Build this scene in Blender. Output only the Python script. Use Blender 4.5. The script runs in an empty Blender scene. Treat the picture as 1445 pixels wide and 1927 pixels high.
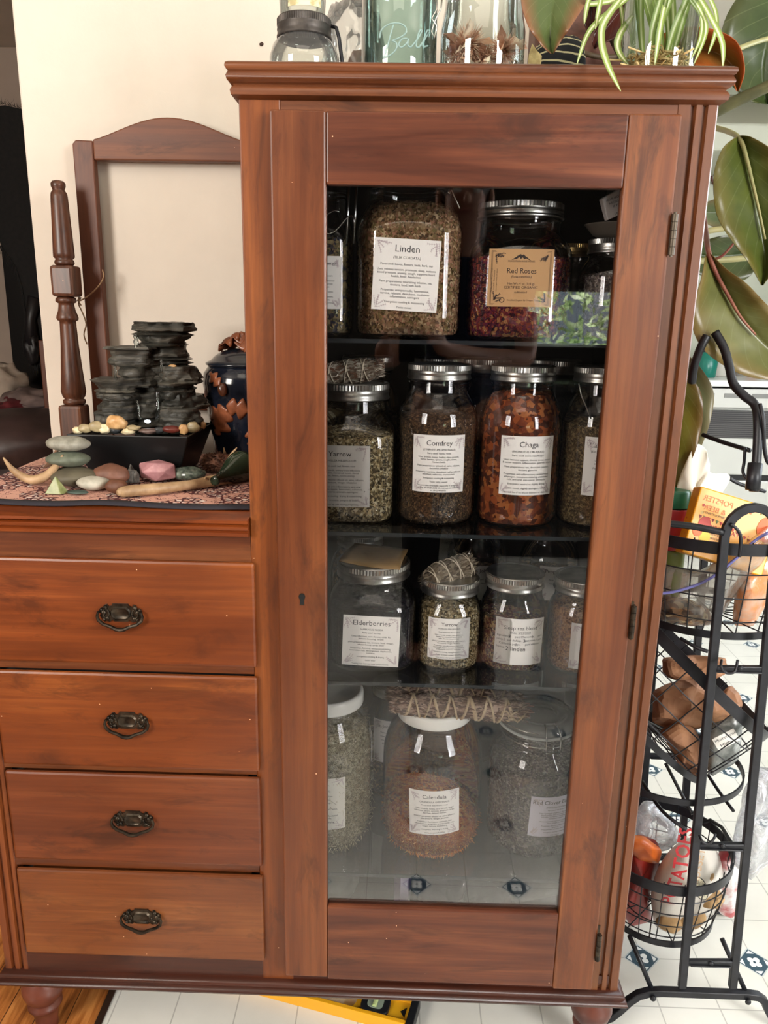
import bpy, math, random
from mathutils import Vector, Matrix, noise
PI=math.pi; sin=math.sin; cos=math.cos
random.seed(7)
sc=bpy.context.scene; COL=sc.collection
# ---------------------------------------------------------------- camera
CAMLOC=Vector((0,-1.03,1.22)); FPX=1447.0
PITCH,ROLL,YAW=0.25243,0.017577,-0.0221
_f=Vector((sin(YAW)*cos(PITCH),cos(YAW)*cos(PITCH),-sin(PITCH)))
_r0=Vector((cos(YAW),-sin(YAW),0)); _u0=_r0.cross(_f)
_R=cos(ROLL)*_r0+sin(ROLL)*_u0; _U=-sin(ROLL)*_r0+cos(ROLL)*_u0
cam=bpy.data.cameras.new('camera'); cam.sensor_fit='VERTICAL'; cam.sensor_height=24; cam.lens=FPX/1927*24
cam.clip_start=.01; cam.clip_end=100
camo=bpy.data.objects.new('camera',cam); COL.objects.link(camo)
M=Matrix((_R,_U,-_f)).transposed().to_4x4(); M.translation=CAMLOC; camo.matrix_world=M
sc.camera=camo
def P(px,py,Y):
    v=_f+_R*((px-722.5)/FPX)-_U*((py-963.5)/FPX); t=(Y+1.03)/v.y
    return CAMLOC+v*t
def H(px,py,z):
    v=_f+_R*((px-722.5)/FPX)-_U*((py-963.5)/FPX); t=(z-1.22)/v.z
    return CAMLOC+v*t
# ---------------------------------------------------------------- light, world, exposure
sc.view_settings.view_transform='Standard'; sc.view_settings.look='None'
sc.view_settings.gamma=1; sc.view_settings.use_curve_mapping=False
sc.view_settings.exposure=-0.08
try: sc.cycles.use_denoising=True; sc.cycles.transparent_max_bounces=32; sc.cycles.max_bounces=10; sc.cycles.sample_clamp_indirect=40
except Exception: pass
W=bpy.data.worlds.new('sky'); sc.world=W; W.use_nodes=True
W.node_tree.nodes['Background'].inputs[0].default_value=(.75,.88,1,1)
W.node_tree.nodes['Background'].inputs[1].default_value=3.5
def area(name,loc,target,sx,sy,power,col):
    l=bpy.data.lights.new(name,'AREA'); l.shape='RECTANGLE'; l.size=sx; l.size_y=sy; l.energy=power; l.color=col
    o=bpy.data.objects.new(name,l); COL.objects.link(o); o.location=loc
    o.rotation_euler=(Vector(target)-Vector(loc)).to_track_quat('-Z','Y').to_euler(); return o
area('window_light_right',(2.3,-2.3,1.6),(.2,.3,.8),.9,1.3,128,(1,.985,.96))
area('window_light_left',(-2.0,-2.2,1.75),(-.2,.4,.9),.8,1.1,88,(1,.93,.84))
area('ceiling_fill_light',(-.1,-1.3,2.42),(-.1,-.7,0),1.0,1.0,9,(1,.90,.76))  # added warm overhead fill, not a fixture of the room
area('kitchen_window_light',(2.85,1.0,1.65),(.8,.9,.2),1.3,1.2,62,(.88,.94,1))
s=bpy.data.lights.new('sun','SUN'); s.energy=150; s.angle=.01; so=bpy.data.objects.new('sun',s); COL.objects.link(so)
so.rotation_euler=(math.radians(-14),math.radians(4),0); so.location=(0,0,5)
# ---------------------------------------------------------------- object helpers
ORG={}
def tag(o,label=None,cat=None,group=None,kind=None):
    if label: o['label']=label
    if cat: o['category']=cat
    if group: o['group']=group
    if kind: o['kind']=kind
    return o
def thing(name,loc,label,cat,group=None):
    o=bpy.data.objects.new(name,None); COL.objects.link(o); o.location=loc; o.empty_display_size=.02
    ORG[o.name]=Vector(loc); return tag(o,label,cat,group)
class MB:
    def __init__(s): s.v=[]; s.f=[]; s.m=[]
    def add(s,vs,fs,m=0):
        b=len(s.v); s.v+= [Vector(x) for x in vs]; s.f+=[tuple(b+i for i in f) for f in fs]; s.m+=[m]*len(fs); return s
    def box(s,x0,x1,y0,y1,z0,z1,m=0):
        return s.add([(x,y,z) for z in (z0,z1) for y in (y0,y1) for x in (x0,x1)],
            [(0,2,3,1),(4,5,7,6),(0,1,5,4),(2,6,7,3),(0,4,6,2),(1,3,7,5)],m)
    def obox(s,c,ax,ay,az,m=0):   # oriented box, half-axis vectors
        c=Vector(c);ax=Vector(ax);ay=Vector(ay);az=Vector(az)
        return s.add([c+ax*x+ay*y+az*z for z in (-1,1) for y in (-1,1) for x in (-1,1)],
            [(0,2,3,1),(4,5,7,6),(0,1,5,4),(2,6,7,3),(0,4,6,2),(1,3,7,5)],m)
    def lathe(s,prof,cx,cy,n=32,m=0,fn=None,cap=True):  # prof (r,z[,expo])
        vs=[];fs=[]
        for p in prof:
            e=p[2] if len(p)>2 else 2
            for i in range(n):
                a=2*PI*i/n; ca,sa=cos(a),sin(a); r=p[0]
                if e!=2: r*=(abs(ca)**e+abs(sa)**e)**(-1/e)
                v=Vector((cx+r*ca,cy+r*sa,p[1]))
                vs.append(fn(v,a) if fn else v)
        for k in range(len(prof)-1):
            for i in range(n):
                j=(i+1)%n; fs.append((k*n+i,k*n+j,(k+1)*n+j,(k+1)*n+i))
        if cap:
            fs.append(tuple(range(n))[::-1]); fs.append(tuple((len(prof)-1)*n+i for i in range(n)))
        return s.add(vs,fs,m)
    def tube(s,pts,r,n=8,m=0,closed=False,flat=None):
        pts=[Vector(p) for p in pts]; N=len(pts); vs=[];fs=[]; rr=r if isinstance(r,(list,tuple)) else [r]*N
        up=Vector((0,0,1)); prev=None
        for i,p in enumerate(pts):
            if closed: t=pts[(i+1)%N]-pts[i-1]
            else: t=pts[min(i+1,N-1)]-pts[max(i-1,0)]
            if t.length<1e-9: t=Vector((1,0,0))
            t.normalize()
            if prev is None:
                a=up.cross(t)
                if a.length<.2: a=Vector((0,1,0)).cross(t)
            else: a=prev-t*prev.dot(t)
            a.normalize(); prev=a; b=t.cross(a)
            for k in range(n):
                th=2*PI*(k+.5)/n
                vs.append(p+(a*cos(th)*(flat or 1)+b*sin(th))*rr[i])
        for i in range(N-1+(1 if closed else 0)):
            for k in range(n):
                j=(i+1)%N; l=(k+1)%n; fs.append((i*n+k,i*n+l,j*n+l,j*n+k))
        if not closed: fs.append(tuple(range(n))[::-1]); fs.append(tuple((N-1)*n+k for k in range(n)))
        return s.add(vs,fs,m)
    def blob(s,c,rx,ry,rz,amp=.12,fr=1.5,nu=20,nv=12,m=0,seed=0,rot=0,flatb=False,p=2):
        c=Vector(c);vs=[];fs=[]; R=Matrix.Rotation(rot,3,'Z')
        for j in range(nv+1):
            ph=PI*j/nv
            for i in range(nu):
                a=2*PI*i/nu; d=Vector((sin(ph)*cos(a),sin(ph)*sin(a),cos(ph)))
                if p!=2: d*= (abs(d.x)**p+abs(d.y)**p+abs(d.z)**p)**(-1/p)
                k=1+amp*noise.noise(d*fr+Vector((seed*3.7,seed,0)))*1.6
                vs.append(c+R@Vector((d.x*rx*k,d.y*ry*k,d.z*rz*k)))
        for j in range(nv):
            for i in range(nu):
                l=(i+1)%nu; fs.append((j*nu+i,(j+1)*nu+i,(j+1)*nu+l,j*nu+l))
        return s.add(vs,fs,m)
    def rock(s,c,rx,ry,rz,seed=0,m=0,jit=.25):   # faceted lump
        rnd=random.Random(seed); c=Vector(c)
        t=(1+5**.5)/2; V=[(-1,t,0),(1,t,0),(-1,-t,0),(1,-t,0),(0,-1,t),(0,1,t),(0,-1,-t),(0,1,-t),(t,0,-1),(t,0,1),(-t,0,-1),(-t,0,1)]
        F=[(0,11,5),(0,5,1),(0,1,7),(0,7,10),(0,10,11),(1,5,9),(5,11,4),(11,10,2),(10,7,6),(7,1,8),(3,9,4),(3,4,2),(3,2,6),(3,6,8),(3,8,9),(4,9,5),(2,4,11),(6,2,10),(8,6,7),(9,8,1)]
        q=[]
        for v in V:
            d=Vector(v).normalized()*(1+rnd.uniform(-jit,jit)); q.append(c+Vector((d.x*rx,d.y*ry,d.z*rz)))
        return s.add(q,F,m)
    def prism(s,poly,fn,d,m=0):   # poly 2-D points, fn(u,v,w)->world, thickness w 0..d
        n=len(poly); vs=[fn(u,v,0) for u,v in poly]+[fn(u,v,d) for u,v in poly]
        fs=[tuple(range(n))[::-1],tuple(range(n,2*n))]+[(i,(i+1)%n,n+(i+1)%n,n+i) for i in range(n)]
        return s.add(vs,fs,m)
    def build(s,name,mats,parent=None,smooth=False,bevel=0,loc=None,solid=0,subsurf=0,auto=None):
        me=bpy.data.meshes.new(name); org=Vector((0,0,0))
        if parent is not None: org=ORG[parent.name]
        elif loc is not None: org=Vector(loc)
        me.from_pydata([tuple(v-org) for v in s.v],[],s.f)
        if not isinstance(mats,(list,tuple)): mats=[mats]
        for q in mats: me.materials.append(q)
        me.polygons.foreach_set('material_index',s.m)
        if smooth or auto: me.polygons.foreach_set('use_smooth',[True]*len(s.f))
        me.update()
        if auto:
            try: me.set_sharp_from_angle(angle=math.radians(auto))
            except Exception: pass
        o=bpy.data.objects.new(name,me); COL.objects.link(o)
        if parent is not None: o.parent=parent
        elif loc is not None: o.location=org
        ORG[o.name]=org
        if bevel:
            b=o.modifiers.new('bevel','BEVEL'); b.width=bevel; b.segments=2; b.limit_method='ANGLE'; b.angle_limit=math.radians(40)
        if solid:
            b=o.modifiers.new('thickness','SOLIDIFY'); b.thickness=solid
        if subsurf:
            b=o.modifiers.new('smooth','SUBSURF'); b.levels=subsurf; b.render_levels=subsurf
        return o
def struct(name,mb,mat,**k): return tag(mb.build(name,mat,**k),kind='structure')
# ---------------------------------------------------------------- materials
def C(h):
    h=h.lstrip('#'); c=[int(h[i:i+2],16)/255 for i in (0,2,4)]
    return tuple((x/12.92 if x<=.04045 else ((x+.055)/1.055)**2.4) for x in c)+(1,)
class NT:
    def __init__(s,name):
        s.mat=bpy.data.materials.new(name); s.mat.use_nodes=True; s.t=s.mat.node_tree; s.t.nodes.clear()
        s.out=s.n('ShaderNodeOutputMaterial')
    def n(s,typ,**k):
        x=s.t.nodes.new(typ)
        for a,b in k.items():
            if a.startswith('_'): x.inputs[a[1:].replace('_',' ')].default_value=b
            else: setattr(x,a,b)
        return x
    def l(s,a,b): s.t.links.new(a,b)
    def ramp(s,fac,stops,interp='LINEAR'):
        r=s.n('ShaderNodeValToRGB'); e=r.color_ramp.elements; r.color_ramp.interpolation=interp
        e[0].position=stops[0][0]; e[0].color=stops[0][1]; e[1].position=stops[-1][0]; e[1].color=stops[-1][1]
        for p,c in stops[1:-1]:
            q=e.new(p); q.color=c
        s.l(fac,r.inputs[0]); return r.outputs[0]
    def coord(s,scale=(1,1,1),rot=(0,0,0),kind='Object'):
        t=s.n('ShaderNodeTexCoord'); m=s.n('ShaderNodeMapping'); m.inputs['Scale'].default_value=scale; m.inputs['Rotation'].default_value=rot
        s.l(t.outputs[kind],m.inputs[0]); return m.outputs[0]
    def noise(s,vec,scale,detail=4,rough=.55,dist=0):
        x=s.n('ShaderNodeTexNoise',_Scale=scale,_Detail=detail,_Roughness=rough,_Distortion=dist); s.l(vec,x.inputs['Vector']); return x.outputs['Fac']
    def math(s,op,a,b=None,c=None):
        x=s.n('ShaderNodeMath',operation=op)
        for i,q in enumerate((a,b,c)):
            if q is None: continue
            if isinstance(q,(int,float)): x.inputs[i].default_value=q
            else: s.l(q,x.inputs[i])
        return x.outputs[0]
    def mix(s,f,a,b,mode='MIX'):
        x=s.n('ShaderNodeMix',data_type='RGBA',blend_type=mode)
        for i,q in ((0,f),(6,a),(7,b)):
            if isinstance(q,(int,float,tuple)): x.inputs[i].default_value=q
            else: s.l(q,x.inputs[i])
        return x.outputs[2]
    def bsdf(s,col,rough=.5,metal=0,bump=None,bs=.2,bd=.002,**k):
        p=s.n('ShaderNodeBsdfPrincipled'); p.inputs['Metallic'].default_value=metal
        for q,nm in ((col,'Base Color'),(rough,'Roughness')):
            if isinstance(q,(int,float,tuple)): p.inputs[nm].default_value=q
            else: s.l(q,p.inputs[nm])
        for a,b in k.items(): p.inputs[a.replace('_',' ')].default_value=b
        if bump is not None:
            u=s.n('ShaderNodeBump',_Strength=bs,_Distance=bd); s.l(bump,u.inputs['Height']); s.l(u.outputs[0],p.inputs['Normal'])
        s.l(p.outputs[0],s.out.inputs[0]); return p
def plain(name,c,rough=.5,metal=0,**k):
    t=NT(name); t.bsdf(C(c),rough,metal,**k); return t.mat
def mottled(name,c1,c2,scale=30,rough=.6,bs=.2,bd=.001,metal=0,c3=None,lo=.35,hi=.65,stretch=(1,1,1),**k):
    t=NT(name); v=t.coord(stretch); f=t.noise(v,scale,6); 
    st=[(lo,C(c1)),(hi,C(c2))] if not c3 else [(lo,C(c1)),((lo+hi)/2,C(c3)),(hi,C(c2))]
    t.bsdf(t.ramp(f,st),rough,metal,bump=f,bs=bs,bd=bd,**k); return t.mat
def wood(name,axis,cd,cm,cl,seed=0,rough=.36,wavy=.6,figure=1.0):
    t=NT(name); st={'Z':(14,14,.9),'X':(.9,14,14),'Y':(14,.9,14)}[axis]; fn={'Z':(90,90,3),'X':(3,90,90),'Y':(90,3,90)}[axis]
    tc=t.n('ShaderNodeTexCoord'); off=t.n('ShaderNodeVectorMath',operation='ADD'); off.inputs[1].default_value=(seed*.37,seed*.11,seed*.53)
    oi=t.n('ShaderNodeObjectInfo'); t.l(tc.outputs['Object'],off.inputs[0])
    def mp(sc_):
        m=t.n('ShaderNodeMapping'); m.inputs['Scale'].default_value=sc_; t.l(off.outputs[0],m.inputs[0]); return m.outputs[0]
    a=t.noise(mp(st),1,5,.55,wavy); b=t.noise(mp(fn),1.6,4,.6,.2); c=t.noise(mp((1,1,1)),4.5,3,.5,.3)
    kf=lambda h:tuple(x*q for x,q in zip(C(h)[:3],(.56,.555,.46)))+(1,)
    C_=C
    def C2(h): return kf(h)
    a2=t.noise(mp({'Z':(40,40,1.6),'X':(1.6,40,40),'Y':(40,1.6,40)}[axis]),1.3,5,.65,.5)
    aa=t.math('ADD',t.math('MULTIPLY',a,.62),t.math('MULTIPLY',a2,.38))
    col=t.ramp(aa,[(.33,C2(cd)),(.5,C2(cm)),(.66,C2(cl))])
    d2=t.noise(mp({'Z':(9,9,2.2),'X':(2.2,9,9),'Y':(9,2.2,9)}[axis]),2.2,5,.7,.8)
    col=t.mix(t.math('MULTIPLY',t.ramp(d2,[(.53,(0,0,0,1)),(.66,(1,1,1,1))]),.58*figure),col,kf('#26100a'))
    col=t.mix(t.math('MULTIPLY',t.ramp(b,[(.35,(1,1,1,1)),(.6,(0,0,0,1))]),.5*figure),col,C2(cd))
    col=t.mix(t.math('MULTIPLY',t.ramp(c,[(.48,(0,0,0,1)),(.72,(1,1,1,1))]),.55),col,C2(cd))
    # worn specks
    sp=t.n('ShaderNodeTexVoronoi',_Scale=38.0); t.l(off.outputs[0],sp.inputs['Vector'])
    k=t.math('MULTIPLY',t.math('LESS_THAN',sp.outputs['Distance'],.035),t.math('GREATER_THAN',c,.52))
    col=t.mix(k,col,C('#d8a784'))
    ro=t.math('ADD',t.math('MULTIPLY',a,.22),rough-.1)
    t.bsdf(col,ro,bump=b,bs=.12,bd=.0006); return t.mat
def thin_glass(name,tint='#ffffff',edge='#8fa39c',ior=1.5,edgepow=.35,rough=.0,haze=0,fm=1.6,hazecol='#ffffff'):
    t=NT(name); tr=t.n('ShaderNodeBsdfTransparent'); gl=t.n('ShaderNodeBsdfGlossy',_Roughness=rough)
    lw=t.n('ShaderNodeLayerWeight',_Blend=.35); fr=t.n('ShaderNodeFresnel',_IOR=ior)
    t.l(t.mix(t.math('MULTIPLY',lw.outputs['Facing'],edgepow),C(tint),C(edge)),tr.inputs[0])
    f=t.math('MINIMUM',t.math('MULTIPLY',fr.outputs[0],fm),.85)
    mx=t.n('ShaderNodeMixShader'); t.l(f,mx.inputs[0]); t.l(tr.outputs[0],mx.inputs[1]); t.l(gl.outputs[0],mx.inputs[2]); o=mx.outputs[0]
    if haze:
        df=t.n('ShaderNodeBsdfDiffuse'); df.inputs[0].default_value=C(hazecol)
        m2=t.n('ShaderNodeMixShader'); m2.inputs[0].default_value=haze
        if haze>=.1:
            v=t.coord(); q=t.noise(v,28,5,.6,1.2); t.l(t.math('MULTIPLY',t.ramp(q,[(.42,(.25,.25,.25,1)),(.62,(1,1,1,1))]),haze*1.5),m2.inputs[0])
            bp=t.n('ShaderNodeBump',_Strength=.8,_Distance=.004); t.l(q,bp.inputs['Height']); t.l(bp.outputs[0],gl.inputs['Normal'])
        t.l(o,m2.inputs[1]); t.l(df.outputs[0],m2.inputs[2]); o=m2.outputs[0]
    t.l(o,t.out.inputs[0]); return t.mat
def herb(name,cols,scale=260,rough=.85):
    t=NT(name); g=t.n('ShaderNodeNewGeometry'); v=t.coord(); vo=t.n('ShaderNodeTexVoronoi',_Scale=scale); t.l(v,vo.inputs['Vector'])
    n=len(cols); st=[(i/n,C(c)) for i,c in enumerate(cols)]
    a=t.ramp(g.outputs['Random Per Island'],st,'CONSTANT'); sep=t.n('ShaderNodeSeparateColor'); t.l(vo.outputs['Color'],sep.inputs[0])
    b=t.ramp(sep.outputs[0],st,'CONSTANT')
    t.bsdf(a,rough); m1=t.mat
    t2=NT(name+'_bed'); v=t2.coord(); vo=t2.n('ShaderNodeTexVoronoi',_Scale=scale); t2.l(v,vo.inputs['Vector'])
    sep=t2.n('ShaderNodeSeparateColor'); t2.l(vo.outputs['Color'],sep.inputs[0])
    t2.bsdf(t2.ramp(sep.outputs[0],st,'CONSTANT'),rough,bump=vo.outputs['Distance'],bs=.6,bd=.002)
    return [t2.mat,m1]
# shared materials
WDV=wood('wood_vertical','Z','#5e2a15','#8a4523','#a65c30',1)
WDV2=wood('wood_post','Z','#6f3418','#99501f','#b86a30',4)
WDH=wood('wood_horizontal','X','#4e2010','#7c3a1e','#9a5028',2)
WDR=wood('wood_rail','X','#54281a','#844a2c','#a3603c',6,wavy=2.2)
WDD=wood('wood_drawer','X','#6a2c10','#964618','#b05f28',9)
WDK=wood('wood_dark','X','#34150d','#4f2316','#66301e',3)
WOAK=wood('wood_oak_post','Z','#4c2b20','#7c4936','#a8705a',5,figure=1.6)
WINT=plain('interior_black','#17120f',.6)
GLASS=thin_glass('clear_glass',tint='#f8f8f8',edge='#767a77',edgepow=.55)
PANE=thin_glass('door_glass',tint='#fcfcfd',edge='#b0b2b6',edgepow=.1,fm=.7)
SHELFG=thin_glass('shelf_glass',tint='#e4e6e8',edge='#55595e',edgepow=.5)
ZINC=mottled('zinc_lid','#8d8c88','#b9b7b0',40,.32,.1,.0005,metal=1)
WHITE=plain('white_enamel','#e9e8e0',.3)
PAPER=plain('label_paper','#efece6',.55)
INK=plain('label_ink','#3a3a3c',.6); INK2=plain('ornament_ink','#c4b6b8',.6); INKB=plain('marker_ink','#0c0c0c',.5)
BLACKM=mottled('black_iron','#101116','#1d1e25',60,.42,.1,.0004,metal=.2)
BRONZE=mottled('aged_bronze','#1c1712','#4a4034',70,.38,.5,.0008,metal=.75)
# ================================================================ room
t=NT('wall_paint'); v=t.coord(); q=t.noise(v,45,5); q2=t.noise(v,5,3)
t.bsdf(t.ramp(q2,[(.3,C('#d3c8bb')),(.7,C('#dbd1c4'))]),.7,bump=q,bs=.25,bd=.003); WALL=t.mat
ZC=2.5
struct('wall_partition',MB().box(-.712,.30,.5,.6,0,ZC),WALL,bevel=.004)
KW=mottled('kitchen_wall_paint','#b9bdae','#c6c9bb',3,.7,.1)
struct('wall_kitchen',MB().box(.12,3.1,3.7,3.8,0,ZC),KW)
struct('wall_far_room',MB().box(-2.6,.12,3.3,3.4,0,ZC),mottled('far_room_paint','#b09f92','#bfae9f',3,.7))
struct('wall_between_rooms',MB().box(.12,.20,.6,3.7,0,ZC),WALL)
struct('wall_left',MB().box(-2.6,-2.5,-3.5,3.4,0,ZC),mottled('side_wall_paint','#6f655b','#7d7266',3,.8))
mb=MB(); 
mb.box(3.0,3.1,-3.5,3.8,0,.95); mb.box(3.0,3.1,-3.5,3.8,2.15,ZC); mb.box(3.0,3.1,-3.5,.3,.95,2.15); mb.box(3.0,3.1,1.7,3.8,.95,2.15)
struct('wall_right',mb,mottled('right_wall_paint','#8f9186','#9b9d92',3,.8))
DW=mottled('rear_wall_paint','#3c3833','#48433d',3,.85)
wx0,wx1,wz0,wz1=.68,1.42,1.05,1.375
mb=MB(); mb.box(-2.6,wx0,-3.5,-3.4,0,ZC); mb.box(wx1,3.1,-3.5,-3.4,0,ZC); mb.box(wx0,wx1,-3.5,-3.4,0,wz0); mb.box(wx0,wx1,-3.5,-3.4,wz1,ZC)
struct('wall_rear',mb,DW)
struct('ceiling',MB().box(-2.6,3.1,-3.5,3.8,ZC,ZC+.08),mottled('ceiling_paint','#cfc8bb','#d8d1c5',4,.8))
# floor: vinyl tile with small diamond inserts
t=NT('vinyl_tile'); tc=t.n('ShaderNodeTexCoord'); sx=t.n('ShaderNodeSeparateXYZ'); t.l(tc.outputs['Object'],sx.inputs[0])
def cell(o,c0,p):  # signed distance to nearest multiple
    a=t.math('ADD',t.math('DIVIDE',t.math('SUBTRACT',o,c0),p),.5); return t.math('MULTIPLY',t.math('SUBTRACT',t.math('FRACT',a),.5),p)
X,Y=sx.outputs[0],sx.outputs[1]
gx=t.math('ABSOLUTE',cell(X,.715,.11)); gy=t.math('ABSOLUTE',cell(Y,.23,.11))
gr=t.math('LESS_THAN',t.math('MINIMUM',gx,gy),.0012)
dx=cell(X,.715,.22); dy=cell(Y,.23,.22); ax=t.math('ABSOLUTE',dx); ay=t.math('ABSOLUTE',dy)
dd=t.math('ADD',ax,ay); ins=t.math('LESS_THAN',dd,.036); inr=t.math('LESS_THAN',dd,.0325); inn=t.math('LESS_THAN',dd,.029)
rr=t.math('SQRT',t.math('ADD',t.math('MULTIPLY',dx,dx),t.math('MULTIPLY',dy,dy)))
th=t.math('ARCTAN2',dy,dx); pet=t.math('ADD',t.math('MULTIPLY',t.math('ABSOLUTE',t.math('SINE',t.math('MULTIPLY',th,2.0))),.006),.009)
fl=t.math('LESS_THAN',rr,pet); ln=t.math('LESS_THAN',t.math('ABSOLUTE',t.math('SUBTRACT',rr,pet)),.0009); core=t.math('LESS_THAN',rr,.0028)
corner=t.math('GREATER_THAN',t.math('MAXIMUM',ax,ay),.021)
nz=t.noise(tc.outputs['Object'],6,5); nf=t.noise(tc.outputs['Object'],60,4)
base=t.ramp(nz,[(.3,C('#cdccc4')),(.7,C('#dbdad3'))])
c=t.mix(gr,base,C('#aeada6')); c=t.mix(ins,c,C('#b9c0c0')); c=t.mix(inr,c,C('#324a59'))
c=t.mix(t.math('MULTIPLY',inn,t.math('MAXIMUM',fl,corner)),c,C('#dfe3e2')); c=t.mix(t.math('MULTIPLY',inn,t.math('MAXIMUM',ln,core)),c,C('#27404f'))
t.bsdf(c,.32,bump=nf,bs=.1,bd=.001); TILE=t.mat
struct('floor',MB().box(-.511,3.0,-3.4,3.7,-.03,0),TILE)
t=NT('oak_floor'); v=t.coord((1,1,1)); sx=t.n('ShaderNodeSeparateXYZ'); t.l(v,sx.inputs[0])
pl=t.math('MULTIPLY',t.math('FLOOR',t.math('DIVIDE',sx.outputs[0],.057)),.37)
cb=t.n('ShaderNodeCombineXYZ'); t.l(t.math('MULTIPLY',sx.outputs[0],60),cb.inputs[0]); t.l(t.math('MULTIPLY',t.math('ADD',sx.outputs[1],pl),5),cb.inputs[1]); t.l(pl,cb.inputs[2])
g=t.noise(cb.outputs[0],1.2,5,.6,.8)
c=t.ramp(g,[(.3,C('#6d3a16')),(.5,C('#a4642f')),(.72,C('#c98a4c'))])
gp=t.math('LESS_THAN',t.math('FRACT',t.math('DIVIDE',sx.outputs[0],.057)),.03)
t.bsdf(t.mix(gp,c,C('#3a1c0c')),.35,bump=g,bs=.1)
struct('floor_wood',MB().box(-2.5,-.511,-3.4,3.3,-.03,0),t.mat)
struct('trim_1',MB().box(-.517,-.505,-3.4,.5,0,.003),plain('seam_strip','#2a1a10',.5))
# rear window with frame, glass, leaves outdoors
WF=plain('window_frame_paint','#7b7a72',.5)
mb=MB(); 
for a in ((wx0,wx1,wz0,wz0+.02),(wx0,wx1,wz1-.02,wz1),(wx0,wx0+.02,wz0,wz1),(wx1-.02,wx1,wz0,wz1)): mb.box(a[0],a[1],-3.46,-3.41,a[2],a[3])
struct('window_1',mb,WF,bevel=.003)
struct('window_1_pane',MB().box(wx0+.02,wx1-.02,-3.44,-3.436,wz0+.02,wz1-.02),GLASS)
mb=MB(); rnd=random.Random(3)
for i in range(2200):
    c=Vector((rnd.uniform(.0,2.6),rnd.uniform(-5.6,-4.2),rnd.uniform(.2,2.2)))
    a=Vector((rnd.gauss(0,1),rnd.gauss(0,1),rnd.gauss(0,1))).normalized(); b=a.orthogonal().normalized()
    l=rnd.uniform(.03,.09); w=l*.35; mb.add([c-a*l,c-b*w,c+a*l,c+b*w],[(0,1,2,3)])
t=NT('garden_leaf'); g=t.n('ShaderNodeNewGeometry'); col=t.ramp(g.outputs['Random Per Island'],[(0,C('#7d9a5c')),(.5,C('#c2d0a0')),(1,C('#eef2dc'))])
p=t.bsdf(col,.5); tr=t.n('ShaderNodeBsdfTranslucent'); t.l(col,tr.inputs[0]); mx=t.n('ShaderNodeMixShader'); mx.inputs[0].default_value=.4; t.l(p.outputs[0],mx.inputs[1]); t.l(tr.outputs[0],mx.inputs[2]); t.l(mx.outputs[0],t.out.inputs[0])
tag(mb.build('garden_foliage',t.mat),'sunlit green garden leaves outside the window behind the photographer','foliage',kind='stuff')
struct('ground_outdoors',MB().box(-4,6,-9,-3.5,-.3,-.05),plain('lawn','#6c8a3c',.9))
# kitchen window frame on the right wall
mb=MB()
for a in ((.3,1.7,.95,.99),(.3,1.7,2.11,2.15),(.3,.34,.95,2.15),(1.66,1.7,.95,2.15),(.98,1.02,.95,2.15)): mb.box(3.0,3.06,a[0],a[1],a[2],a[3])
struct('window_2',mb,plain('white_frame','#d8d8d2',.5),bevel=.003)
# counter behind the photographer
bk=thing('kitchen_counter',(1.1,-3.1,0),'dark kitchen counter below the window behind the photographer','counter')
MB().box(.3,2.2,-3.38,-2.85,0,.86).build('body',plain('counter_front','#2d2a29',.5),bk,bevel=.004)
MB().box(.28,2.22,-3.39,-2.82,.86,.9).build('worktop',plain('counter_top','#3b3838',.3),bk,bevel=.004)
mw=thing('microwave_oven',(1.45,-3.15,.9),'white microwave oven on the dark counter behind the photographer','microwave')
MB().box(1.22,1.66,-3.33,-2.97,.902,1.03).build('casing',plain('microwave_white','#8e908e',.4),mw,bevel=.006)
MB().box(1.25,1.53,-2.97,-2.965,.92,1.015).build('door_window',plain('microwave_black','#0a0a0b',.2),mw)

# ================================================================ cabinet
cb_=thing('china_cabinet',(-.13,.24,0),'large reddish brown wooden cabinet with glass door and four drawers','cabinet')
def part(name,mb,mat,**k): return mb.build(name,mat,k.pop('parent',cb_),**k)
zt,zb=1.481,.155
XL,XR,CL=-.2095,.3725,-.637; D=.46
def moulding(mb,prof,x0,x1,y0,y1,m=0,cap=True,left=True):
    rows=[]
    for o,z in prof: rows.append([Vector((x0-(o if left else 0),y1,z)),Vector((x0-(o if left else 0),y0-o,z)),Vector((x1+o,y0-o,z)),Vector((x1+o,y1,z))])
    vs=[v for r in rows for v in r]; fs=[]
    for k in range(len(rows)-1):
        for i in range(3): fs.append((k*4+i,k*4+i+1,(k+1)*4+i+1,(k+1)*4+i))
        fs.append((k*4+3,k*4,(k+1)*4,(k+1)*4+3))
    fs.append((3,2,1,0)); n=(len(rows)-1)*4; fs.append((n,n+1,n+2,n+3)); mb.add(vs,fs,m)
# tall case
mb=MB(); th=.016
mb.box(XL,XL+th,.018,D,zb,zt); mb.box(XR-th,XR,.018,D,zb,zt)
part('side_panel',MB().box(XL,XL+th,.018,D,zb,zt),WDV)
part('side_panel',MB().box(XR-th,XR,.018,D,zb,zt),WDV)
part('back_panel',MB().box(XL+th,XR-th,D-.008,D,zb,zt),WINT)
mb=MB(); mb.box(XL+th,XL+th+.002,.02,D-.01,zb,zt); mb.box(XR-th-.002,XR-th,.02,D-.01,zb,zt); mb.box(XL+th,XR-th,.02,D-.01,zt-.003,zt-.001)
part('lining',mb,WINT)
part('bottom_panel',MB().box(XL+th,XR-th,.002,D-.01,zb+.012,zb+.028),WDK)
# face frame
part('front_stile',MB().box(XL,-.158,0,.02,zb,zt),WDV2,bevel=.002)
part('top_rail',MB().box(-.158,.327,.001,.02,1.452,zt),WDR)
part('lower_rail',MB().box(CL+.03,.327,.001,.02,zb,.192),WDK)
WPOST=wood('wood_corner_post','Z','#6a3a22','#8a5030','#a0653f',14,figure=.6)
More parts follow.
